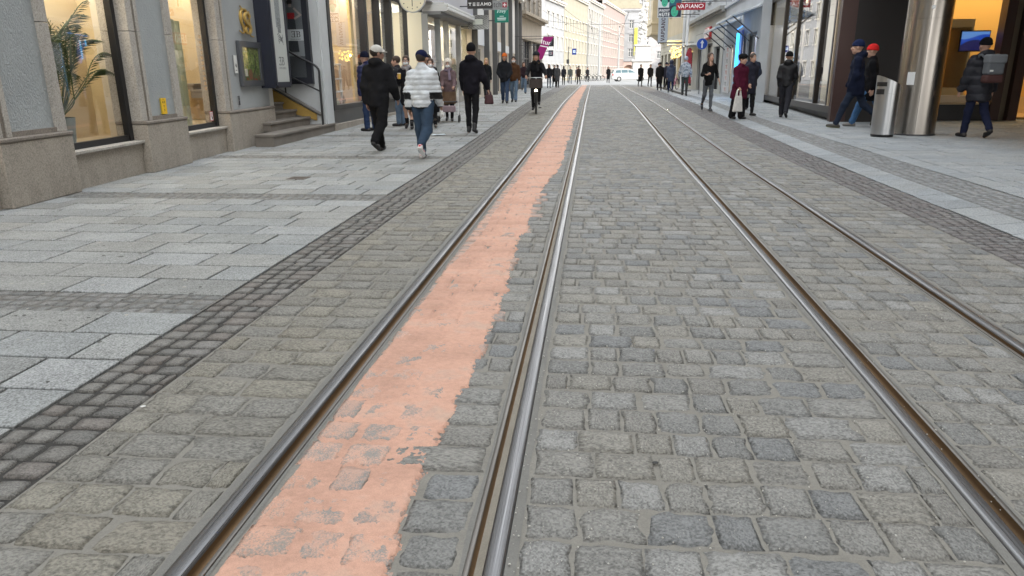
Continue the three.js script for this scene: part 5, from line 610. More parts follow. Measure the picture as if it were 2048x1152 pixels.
// ---------- bicycles ----------
Y0 = 0;
function bicycle(lb, pos, ry, col, basket, group) {
  const b = thing('bicycle', lb, 'bicycle', pos, ry, group), fm = mat(col, 0.4, { metalness: 0.3 }), tm = mat([0.015, 0.015, 0.015], 0.8), R = 0.34; // rolls towards +z
  for (const z of [0.53, -0.53]) { const w = part('wheel', new THREE.TorusGeometry(R - 0.02, 0.026, 8, 36).rotateY(Math.PI / 2).translate(0, R, z), tm, b); part('rim', new THREE.TorusGeometry(R - 0.045, 0.012, 6, 32).rotateY(Math.PI / 2).translate(0, R, z), M.steel, w); const sp = []; for (let i = 0; i < 12; i++) { const a = i * Math.PI / 6; sp.push(rod([0, R, z], [0, R + 0.29 * Math.cos(a), z + 0.29 * Math.sin(a)], 0.003, 0.003, 4)); } part('spokes', sp, M.steel, w); part('mudguard', new THREE.TorusGeometry(R + 0.03, 0.022, 6, 20, 2.4).rotateY(-Math.PI / 2).rotateX(z > 0 ? -0.5 : 0.1).translate(0, R, z), tm, b); }
  part('frame', [rod([0, 0.3, 0.0], [0, 0.82, -0.18], 0.018), rod([0, 0.3, 0], [0, 0.34, -0.53], 0.014), rod([0, 0.62, -0.12], [0, 0.34, -0.53], 0.011), rod([0, 0.3, 0.0], [0, 0.72, 0.36], 0.022), rod([0, 0.55, -0.1], [0, 0.82, 0.33], 0.018), rod([0, 0.66, 0.38], [0, 0.98, 0.29], 0.018)], fm, b);
  part('fork', [rod([0.05, 0.34, 0.53], [0.05, 0.7, 0.37], 0.012), rod([-0.05, 0.34, 0.53], [-0.05, 0.7, 0.37], 0.012), rod([-0.06, 0.7, 0.37], [0.06, 0.7, 0.37], 0.014)], fm, b);
  part('handlebar', [rod([0, 0.96, 0.3], [0, 1.06, 0.28], 0.014), tube([[-0.31, 1.06, 0.1], [-0.2, 1.08, 0.24], [0, 1.08, 0.29], [0.2, 1.08, 0.24], [0.31, 1.06, 0.1]], 0.012, 6)], M.steel, b); parts('grip', [rod([-0.31, 1.06, 0.1], [-0.29, 1.06, 0.0], 0.018), rod([0.31, 1.06, 0.1], [0.29, 1.06, 0.0], 0.018)], tm, b);
  const sg = new THREE.SphereGeometry(0.11, 12, 8).scale(0.9, 0.42, 1.3).translate(0, 0.88, -0.22); part('saddle', sg, tm, b); part('chainwheel', [new THREE.CylinderGeometry(0.09, 0.09, 0.01, 20).rotateZ(Math.PI / 2).translate(0.05, 0.3, 0)], M.dark, b); part('crank', [rod([0.07, 0.3, 0], [0.09, 0.17, 0.09], 0.01), rod([-0.07, 0.3, 0], [-0.09, 0.43, -0.09], 0.01)], M.steel, b); part('pedal', [bx(0.08, 0.17, 0.155, 0.18, 0.05, 0.13)], tm, b); part('pedal', [bx(-0.17, -0.08, 0.42, 0.445, -0.13, -0.05)], tm, b);
  if (basket) { part('basket', [bx(-0.19, 0.19, 0.78, 0.8, 0.42, 0.72), bx(-0.2, -0.18, 0.78, 1.04, 0.4, 0.74), bx(0.18, 0.2, 0.78, 1.04, 0.4, 0.74), bx(-0.2, 0.2, 0.78, 1.04, 0.72, 0.74), bx(-0.2, 0.2, 0.78, 1.04, 0.4, 0.42)], mat([0.055, 0.042, 0.036], 0.8, { map: T.cloth }), b); const h = part('headlamp', new THREE.SphereGeometry(0.045, 12, 8).translate(0, 0.7, 0.5), M.bulb([1, 0.9, 0.6], 5), b); h.userData.label = 'glowing headlamp'; }
  return b;
}
const cyclistBike = bicycle('black city bicycle with dark front basket and lit headlamp under the cyclist', onGround(-1.73, 26.0), 0.06, [0.02, 0.02, 0.022], true);
{ const spots = [[0.2, 107, 1.5], [0.75, 107.2, 1.7], [1.3, 106.9, 1.45], [1.9, 107.1, 1.62], [2.4, 107.3, 1.5]], lb = ['leftmost', 'second', 'middle', 'fourth', 'rightmost']; spots.forEach(([x, d, a], i) => bicycle(`${lb[i]} white bicycle in the rack left of the estate car`, [x - 0.6, 0.206, -d], a, [0.6, 0.6, 0.58], false, 'bicycles parked in the square'));
  bicycle('pink bicycle leaning near the far right shop fronts', onGround(7.0, 60), 2.7, [0.5, 0.16, 0.28], false); }
// ---------- signs along the left side ----------
function hung(name, lb, cat, x0, x1, y0, y1, d, t, wallX, edge) { const s = thing(name, lb, cat, [(x0 + x1) / 2, y0, -d]); label(s, 'board', x1 - x0, y1 - y0, 0.12, t, [0, (y1 - y0) / 2, 0], 0, { edge }); const c = (x0 + x1) / 2; part('bracket', [rod([wallX - c, y1 - y0 - 0.1, -0.09], [x1 - c, y1 - y0 - 0.1, -0.09], 0.025), rod([wallX - c, 0.12, -0.09], [x1 - c, 0.12, -0.09], 0.025)], M.dark, s); return s; }
hung('jewellery_sign', 'black hanging sign with white spaced capitals above the canopy', 'sign', -5.67, -4.47, 4.3, 5.3, 36, canvasTex(300, 250, c => { c.fillStyle = '#2a2725'; c.fillRect(0, 0, 300, 250); c.fillStyle = '#e9e9e6'; c.font = 'bold 40px sans-serif'; const P = (x, y, w, h) => c.fillRect(x, y, w, h); P(16, 184, 34, 8); P(29, 184, 8, 34); for (const x of [66, 114]) { P(x, 184, 32, 7); P(x, 198, 32, 7); P(x, 212, 32, 7); } c.lineWidth = 8; c.strokeStyle = '#e9e9e6'; c.beginPath(); c.moveTo(160, 218); c.lineTo(176, 186); c.lineTo(192, 218); c.stroke(); c.beginPath(); c.moveTo(208, 218); c.lineTo(208, 188); c.lineTo(223, 204); c.lineTo(238, 188); c.lineTo(238, 218); c.stroke(); c.beginPath(); c.arc(267, 201, 15, 0, 7); c.stroke(); c.beginPath(); c.arc(150, 90, 50, 0, 7); c.stroke(); }), -6.12, [0.05, 0.05, 0.05]);
hung('watch_sign', 'grey hanging sign with dark letters and a red cross square behind the black one', 'sign', -5.75, -4.39, 4.72, 5.2, 42, canvasTex(340, 120, c => { c.fillStyle = '#8d8f8e'; c.fillRect(0, 0, 340, 120); c.fillStyle = '#30262c'; c.font = '88px sans-serif'; c.fillText('swatch', 6, 88, 256); c.fillStyle = '#9c2c3c'; c.fillRect(272, 26, 62, 66); c.fillStyle = '#f2e6e6'; c.fillRect(297, 36, 12, 46); c.fillRect(280, 53, 46, 12); }), -6.1, [0.4, 0.4, 0.4]);
hung('green_sign', 'rounded green hanging sign with white script and two lines of capitals', 'sign', -5.41, -4.6, 4.22, 5.1, 44.6, canvasTex(200, 216, c => { c.fillStyle = '#0f7a66'; c.fillRect(0, 0, 200, 216); c.fillStyle = '#e4f2ee'; c.font = 'italic bold 58px serif'; c.fillText('Frey', 30, 84); c.fillRect(70, 128, 62, 7); c.fillRect(36, 152, 128, 13); c.fillRect(40, 176, 120, 10); }), -6.1, [0.03, 0.25, 0.2]);
hung('zebra_sign', 'black and white zebra striped sign with blank middle under the canopy end', 'sign', -5.75, -4.77, 3.42, 4.06, 36.6, canvasTex(256, 168, c => { c.fillStyle = '#e6e8e4'; c.fillRect(0, 0, 256, 168); c.strokeStyle = '#161616'; c.lineWidth = 8; for (let i = -10; i < 22; i++) { c.beginPath(); c.moveTo(i * 18, 172); c.bezierCurveTo(i * 18 + 34, 110, i * 18 + 60, 90, i * 18 + 130, -4); c.stroke(); } c.fillStyle = '#dfe4da'; c.fillRect(56, 44, 136, 74); c.strokeStyle = '#222'; c.lineWidth = 4; c.strokeRect(56, 44, 136, 74); }), -6.12, [0.6, 0.6, 0.6]);
{ const s = thing('magenta_flag', 'slanting magenta flag with white lettering on the stone corner house', 'flag', [-3.9, 0, -62]); const sh = new THREE.Shape([[0.38, 4.2], [1.22, 4.2], [0.62, 3.2], [0.32, 2.5], [-0.42, 2.0], [-0.1, 3.1]].map(p => new THREE.Vector2(...p))); const g = new THREE.ExtrudeGeometry(sh, { depth: 0.02, bevelEnabled: false }); const u = g.attributes.uv, p = g.attributes.position; for (let i = 0; i < u.count; i++) u.setXY(i, (p.getX(i) + 0.5) / 1.8, (p.getY(i) - 2) / 2.25);
  const t = canvasTex(256, 320, c => { c.fillStyle = '#9c1470'; c.fillRect(0, 0, 256, 320); c.save(); c.translate(130, 70); c.rotate(0.2); c.fillStyle = '#fff'; c.font = 'bold 64px sans-serif'; c.fillText('ltur9', -36, 20, 150); c.fillRect(-40, 38, 130, 12); c.restore(); }); const o = shade(new THREE.Mesh(g, new THREE.MeshStandardMaterial({ map: t, roughness: 0.7 }))); o.name = 'cloth'; s.add(o); part('pole', [rod([-2.0, 4.24, 0.01], [1.25, 4.24, 0.01], 0.02), rod([-2.0, 1.95, 0.01], [-0.38, 1.98, 0.01], 0.02)], M.dark, s);
  hung('round_logo_sign', 'dark square hanging sign with a pale ring emblem beside the magenta flag', 'sign', -3.6, -2.75, 3.5, 4.22, 64, canvasTex(160, 136, c => { c.fillStyle = '#22242a'; c.fillRect(0, 0, 160, 136); c.strokeStyle = '#8fa3b0'; c.lineWidth = 5; c.beginPath(); c.arc(70, 70, 48, 0, 7); c.stroke(); c.fillStyle = '#7a7a5a'; c.beginPath(); c.ellipse(70, 84, 18, 22, 0.4, 0, 7); c.fill(); c.fillStyle = '#8fa3b0'; c.fillRect(40, 44, 62, 8); }), -5.9, [0.05, 0.05, 0.06]);
  hung('small_blue_sign', 'small dark blue square hanging sign near the far end of the left side', 'sign', -3.75, -3.3, 2.95, 3.5, 75, canvasTex(64, 72, c => { c.fillStyle = '#1a1f3a'; c.fillRect(0, 0, 64, 72); c.strokeStyle = '#d8d8e0'; c.lineWidth = 8; c.strokeRect(18, 22, 26, 26); c.fillStyle = '#b83a4a'; c.fillRect(46, 20, 6, 30); }), -5.2, [0.05, 0.05, 0.1]); }
for (const o of scene.children.filter(o => /^(jewellery_sign|watch_sign|green_sign|zebra_sign|magenta_flag|round_logo_sign|small_blue_sign)/.test(o.name))) settle(o, 0.85);
Y0 = 0.206;
{ const s = thing('lamp_post', 'slim dark lamp post carrying a blue square sign at the street end', 'lamp post', [-2.2, 0, -92]); part('post', cyl(0, 0, 4.2, 0, 0.06, 0.045, 10), M.dark, s); part('lantern', [rbx(-0.2, 0.12, 2.2, 2.7, -0.12, 0.12, 0.03), bx(-0.06, 0.4, 4.0, 4.05, -0.02, 0.02)], M.dark, s); label(s, 'blue_sign', 0.52, 0.72, 0.06, canvasTex(64, 88, c => { c.fillStyle = '#17307c'; c.fillRect(0, 0, 64, 88); c.fillStyle = '#cfe0f4'; c.fillRect(16, 26, 34, 34); c.fillStyle = '#17307c'; c.fillRect(24, 38, 8, 10); c.fillRect(36, 38, 8, 10); }), [0.72, 3.6, 0], 0, { edge: [0.05, 0.1, 0.3] }); }
for (const [x, d, h, lb] of [[5.0, 118, 7.8, 'tall grey tram mast right of the pink house'], [1.9, 112, 9, 'thinner grey tram mast in front of the pink house']]) { const s = thing('tram_mast', lb, 'mast', [x, 0, -d], 0, 'tram masts in the square'); part('pole', cyl(0, 0, h, 0, 0.16, 0.09, 12), mat([0.35, 0.36, 0.37], 0.5), s); part('foot', cyl(0, 0, 1.2, 0, 0.22, 0.2, 12), mat([0.35, 0.36, 0.37], 0.5), s); }
{ const w = thing('overhead_wires', 'thin dark tram wires strung over the far end of the street', 'wires'); const m = mat([0.03, 0.03, 0.03], 0.6), sag = (a, b, s, n = 8) => Array.from({ length: n + 1 }, (_, i) => { const t = i / n; return [mix(a[0], b[0], t), mix(a[1], b[1], t) - s * 4 * t * (1 - t), mix(a[2], b[2], t)]; });
  for (const [a, b, s] of [[[-4.8, 6.5, -80], [7.8, 6.4, -80], 0.5], [[-5.0, 9.8, -78], [5, 6.6, -118], 1.2], [[-5.0, 7.9, -86], [5, 6.0, -118], 0.6], [[5, 6.9, -118], [20, 8.6, -125], 0.4], [[0.25, 5.5, -60], [1.2, 5.5, -118], 0.1], [[3.2, 5.6, -60], [4.6, 5.5, -118], 0.1], [[-4.6, 6.9, -100], [5, 7.2, -118], 0.5]]) part('wire', tube(sag(a, b, s), 0.018, 5, 24), m, w); for (const p of [[0.5, 5.55, -80], [3.4, 5.7, -80], [-2.2, 6.0, -80]]) part('insulator', new THREE.SphereGeometry(0.07, 8, 6).translate(...p), m, w); }
Y0 = 0;
// ---------- people: distance fields meshed as one skin, clothes as separate shells ----------
function nets(mn, mx, h, f) {
  const nx = Math.ceil((mx[0] - mn[0]) / h) + 1, ny = Math.ceil((mx[1] - mn[1]) / h) + 1, nz = Math.ceil((mx[2] - mn[2]) / h) + 1, v = new Float32Array(nx * ny * nz), id = new Int32Array(nx * ny * nz).fill(-1), P = [], I = [];
  let q = 0; for (let k = 0; k < nz; k++) for (let j = 0; j < ny; j++) for (let i = 0; i < nx; i++) v[q++] = f(mn[0] + i * h, mn[1] + j * h, mn[2] + k * h);
  const sx = 1, sy = nx, sz = nx * ny, off = [0, sx, sy, sx + sy, sz, sx + sz, sy + sz, sx + sy + sz], ed = [[0, 1], [2, 3], [4, 5], [6, 7], [0, 2], [1, 3], [4, 6], [5, 7], [0, 4], [1, 5], [2, 6], [3, 7]];
  for (let k = 0; k < nz - 1; k++) for (let j = 0; j < ny - 1; j++) for (let i = 0; i < nx - 1; i++) { const b = i + j * sy + k * sz; let m = 0; for (let c = 0; c < 8; c++) if (v[b + off[c]] < 0) m++; if (m === 0 || m === 8) continue;
    let x = 0, y = 0, z = 0, n = 0; for (const [a, c] of ed) { const p = v[b + off[a]], r = v[b + off[c]]; if ((p < 0) !== (r < 0)) { const t = p / (p - r), a0 = a & 1, a1 = (a >> 1) & 1, a2 = a >> 2, c0 = c & 1, c1 = (c >> 1) & 1, c2 = c >> 2; x += a0 + (c0 - a0) * t; y += a1 + (c1 - a1) * t; z += a2 + (c2 - a2) * t; n++; } }
    id[b] = P.length / 3; P.push(mn[0] + (i + x / n) * h, mn[1] + (j + y / n) * h, mn[2] + (k + z / n) * h); }
  for (let k = 1; k < nz - 1; k++) for (let j = 1; j < ny - 1; j++) for (let i = 1; i < nx - 1; i++) { const b = i + j * sy + k * sz, s = v[b] < 0;
    const face = (o, u, w) => { if (s === (v[b + o] < 0)) return; const a = id[b - u - w], c = id[b - w], d = id[b], e = id[b - u]; if (a < 0 || c < 0 || d < 0 || e < 0) return; if (s) I.push(a, c, d, a, d, e); else I.push(a, d, c, a, e, d); };
    face(sx, sy, sz); face(sy, sz, sx); face(sz, sx, sy); }
  const g = new THREE.BufferGeometry(); g.setAttribute('position', new THREE.Float32BufferAttribute(P, 3)); g.setIndex(I); g.computeVertexNormals(); return g;
}
const smin = (a, b, k) => { const h = Math.max(k - Math.abs(a - b), 0) / k; return Math.min(a, b) - h * h * k * 0.25; };
function field(prims, k = 0.03) { // prims: ['c', a, b, ra, rb] tapered capsule, ['e', centre, radii] ellipsoid
  const L2 = prims.map(p => { if (p[0] === 'c') { const [, a, b, ra, rb] = p, d = [b[0] - a[0], b[1] - a[1], b[2] - a[2]], l = d[0] * d[0] + d[1] * d[1] + d[2] * d[2] || 1e-9; return (x, y, z) => { const px = x - a[0], py = y - a[1], pz = z - a[2]; let t = (px * d[0] + py * d[1] + pz * d[2]) / l; t = t < 0 ? 0 : t > 1 ? 1 : t; const qx = px - d[0] * t, qy = py - d[1] * t, qz = pz - d[2] * t; return Math.sqrt(qx * qx + qy * qy + qz * qz) - (ra + (rb - ra) * t); }; }
    const [, c, r] = p; return (x, y, z) => { const a = (x - c[0]) / r[0], b = (y - c[1]) / r[1], e = (z - c[2]) / r[2], k0 = Math.sqrt(a * a + b * b + e * e), k1 = Math.sqrt(a * a / r[0] / r[0] + b * b / r[1] / r[1] + e * e / r[2] / r[2]); return k1 < 1e-9 ? -Math.min(...r) : k0 * (k0 - 1) / k1; }; });
  const f = (x, y, z) => { let d = L2[0](x, y, z); for (let i = 1; i < L2.length; i++) d = smin(d, L2[i](x, y, z), k); return d; };
  const mn = [9, 9, 9], mx = [-9, -9, -9]; for (const p of prims) for (let q = 0; q < 3; q++) { const [lo, hi] = p[0] === 'c' ? [Math.min(p[1][q] - p[3], p[2][q] - p[4]), Math.max(p[1][q] + p[3], p[2][q] + p[4])] : [p[1][q] - p[2][q], p[1][q] + p[2][q]]; mn[q] = Math.min(mn[q], lo); mx[q] = Math.max(mx[q], hi); }
  f.mn = mn; f.mx = mx; return f; }
const meshF = (f, h, g = f, pad = 0.03) => nets(f.mn.map(a => a - pad), f.mx.map(a => a + pad), h, g);
function colour(g, fn) { const p = g.attributes.position, c = new Float32Array(p.count * 3), u = new Float32Array(p.count * 2); for (let i = 0; i < p.count; i++) { const x = p.getX(i), y = p.getY(i), z = p.getZ(i), q = typeof fn === 'function' ? fn(x, y, z) : fn; c[i * 3] = q[0]; c[i * 3 + 1] = q[1]; c[i * 3 + 2] = q[2]; u[i * 2] = x + 0.6 * z; u[i * 2 + 1] = y + 0.3 * z; } g.setAttribute('color', new THREE.BufferAttribute(c, 3)); g.setAttribute('uv', new THREE.BufferAttribute(u, 2)); return g; }
const PM = { skin: new THREE.MeshStandardMaterial({ vertexColors: true, roughness: 0.6 }), cloth: new THREE.MeshPhysicalMaterial({ vertexColors: true, roughness: 0.95, specularIntensity: 0.25, map: T.cloth, bumpMap: T.cloth, bumpScale: 0.001 }), sheen: new THREE.MeshPhysicalMaterial({ vertexColors: true, roughness: 0.55, specularIntensity: 0.6, map: T.cloth }), hair: new THREE.MeshStandardMaterial({ vertexColors: true, roughness: 0.7 }), shoe: new THREE.MeshStandardMaterial({ vertexColors: true, roughness: 0.6 }) };
const SKIN = [0.5, 0.3, 0.22];
// head at the origin, looking along +z
const headF = field([['e', [0, 0.03, -0.012], [0.076, 0.092, 0.096]], ['e', [0, -0.045, 0.028], [0.056, 0.072, 0.064]], ['c', [0, -0.1, 0.055], [0, -0.095, 0.062], 0.022, 0.02], ['c', [0, 0.012, 0.088], [0, -0.028, 0.104], 0.009, 0.014], ['e', [0.03, -0.02, 0.068], [0.024, 0.022, 0.02]], ['e', [-0.03, -0.02, 0.068], [0.024, 0.022, 0.02]], ['c', [-0.03, 0.034, 0.076], [0.03, 0.034, 0.076], 0.012, 0.012], ['c', [-0.018, -0.06, 0.086], [0.018, -0.06, 0.086], 0.009, 0.009], ['e', [0.079, -0.008, -0.01], [0.011, 0.03, 0.02]], ['e', [-0.079, -0.008, -0.01], [0.011, 0.03, 0.02]], ['c', [0, -0.06, -0.02], [0, -0.2, -0.035], 0.052, 0.058]], 0.018);
const headCache = {};
function headGeo(h, skin) { const k = h + '_' + skin; return headCache[k] ??= colour(meshF(headF, h), (x, y, z) => { const ax = Math.abs(x); if (z > 0.06) { if (Math.hypot(ax - 0.031, (y - 0.012) * 1.7) < 0.0105) return [0.03, 0.025, 0.025]; if (Math.hypot(ax - 0.031, (y - 0.012) * 1.5) < 0.017) return [0.55, 0.5, 0.47]; if (Math.abs(y - 0.038) < 0.006 && ax > 0.014 && ax < 0.05) return [0.1, 0.06, 0.04]; if (Math.abs(y + 0.061) < 0.011 && ax < 0.024) return [skin[0] * 0.85, skin[1] * 0.5, skin[2] * 0.5]; } return skin; }); }
// hand hanging from the wrist at the origin along -y, thumb to +z, palm facing -s x
const handCache = {};
function handGeo(s, grip, h, skin) { const k = [s, grip, h, skin].join('_'); return handCache[k] ??= (() => {
  const pr = [['c', [0, 0.03, 0], [0, -0.02, 0], 0.026, 0.026], ['c', [0, -0.03, -0.02], [-s * 0.004, -0.085, -0.026], 0.018, 0.013], ['c', [0, -0.03, -0.005], [-s * 0.002, -0.09, -0.008], 0.018, 0.0135], ['c', [0, -0.03, 0.01], [-s * 0.002, -0.092, 0.012], 0.018, 0.0135], ['c', [0, -0.03, 0.022], [-s * 0.004, -0.086, 0.03], 0.018, 0.013]];
  const fing = [[-0.028, 0.058, -0.083], [-0.009, 0.072, -0.09], [0.012, 0.078, -0.092], [0.032, 0.07, -0.086]], bend = grip ? [0.9, 2.0, 2.9] : [0.15, 0.5, 0.8];
  for (const [z, len, y] of fing) { let p = [-s * 0.003, y, z]; for (let j = 0; j < 3; j++) { const l = len * [0.46, 0.31, 0.23][j], q = [p[0] - s * l * Math.sin(bend[j]), p[1] - l * Math.cos(bend[j]), p[2] * 1.0]; pr.push(['c', p, q, 0.0098 - j * 0.0006, 0.0092 - j * 0.0008]); p = q; } }
  const t = grip ? [[-s * 0.012, -0.07, 0.05], [-s * 0.04, -0.085, 0.035]] : [[-s * 0.01, -0.065, 0.056], [-s * 0.018, -0.095, 0.062]]; pr.push(['c', [0, -0.02, 0.018], t[0], 0.016, 0.0115], ['c', t[0], t[1], 0.0115, 0.0095]);
  return colour(meshF(field(pr, 0.006), h, undefined, 0.012), skin); })(); }
// head wear and hair, in head space
const wear = {
  beanie: { prims: [['e', [0, 0.052, -0.014], [0.092, 0.098, 0.112]]], cut: (x, y, z) => 0.018 + 0.1 * z - y, rib: true }, 
  tallbeanie: { prims: [['e', [0, 0.06, -0.02], [0.092, 0.115, 0.112]]], cut: (x, y, z) => 0.012 + 0.12 * z - y },
  cap: { prims: [['e', [0, 0.05, -0.014], [0.09, 0.088, 0.108]], ['c', [-0.04, 0.05, 0.1], [0.04, 0.05, 0.1], 0.012, 0.012]], cut: (x, y, z) => 0.022 - y, visor: 1 },
  helmet: { prims: [['e', [0, 0.062, -0.012], [0.105, 0.1, 0.135]]], cut: (x, y, z) => 0.032 + 0.12 * z - y },
  fur: { prims: [['e', [0, 0.075, -0.01], [0.115, 0.07, 0.125]], ['e', [0, 0.1, -0.01], [0.1, 0.06, 0.11]]], cut: (x, y, z) => 0.022 - y, fuzz: 0.012 },
  hoodup: { prims: [['e', [0, 0.04, -0.03], [0.118, 0.13, 0.13]], ['c', [0, -0.1, -0.06], [0, -0.16, -0.07], 0.1, 0.12]], cut: (x, y, z) => z - 0.075 + 0.6 * Math.abs(x) * 0 },
  short: { prims: [['e', [0, 0.04, -0.02], [0.085, 0.096, 0.104]]], face: true },
  balding: { prims: [['e', [0, 0.012, -0.03], [0.086, 0.075, 0.098]]], face: true },
  long: { prims: [['e', [0, 0.04, -0.02], [0.088, 0.098, 0.106]], ['c', [0.062, 0.0, -0.03], [0.075, -0.21, -0.02], 0.036, 0.03], ['c', [-0.062, 0, -0.03], [-0.075, -0.21, -0.02], 0.036, 0.03], ['c', [0, 0, -0.07], [0, -0.22, -0.085], 0.06, 0.05]], face: true },
  tied: { prims: [['e', [0, 0.038, -0.02], [0.084, 0.095, 0.104]], ['e', [0, 0.03, -0.13], [0.035, 0.035, 0.035]]], face: true },
  curly: { prims: [['e', [0, 0.05, -0.02], [0.11, 0.11, 0.125]], ['e', [0, -0.03, -0.05], [0.1, 0.07, 0.08]]], face: true, fuzz: 0.022 } };
const wearCache = {};
function wearGeo(type, h, col) { const k = type + h + col; if (wearCache[k]) return wearCache[k]; const w = wear[type], f = field(w.prims, 0.03);
  const g = (x, y, z) => { let d = f(x, y, z); if (w.fuzz) d += w.fuzz * (vn3(x * 55, y * 55, z * 55, 3) - 0.6); if (w.rib) d -= y < 0.05 + 0.1 * z ? 0.006 : 0; if (w.cut) d = Math.max(d, w.cut(x, y, z)); if (w.face) { const a = x / 0.062, b = (y + 0.03) / 0.098, c = (z - 0.085) / 0.075; d = Math.max(d, -(Math.sqrt(a * a + b * b + c * c) - 1) * 0.06); } if (w.visor) { const v = Math.max(Math.hypot(x * 1.0, Math.max(0, z - 0.07) * 0.95) - 0.088, Math.abs(y - 0.036 + 0.12 * (z - 0.09) + 0.9 * x * x) - 0.005, 0.05 - z); d = Math.min(d, v); } return d; };
  if (w.visor) f.mx[2] += 0.09; return wearCache[k] = colour(meshF(f, h, g), (x, y, z) => { const n = 0.88 + 0.24 * vn3(x * 40, y * 12, z * 40, 5); return col.map(c => c * n); }); }
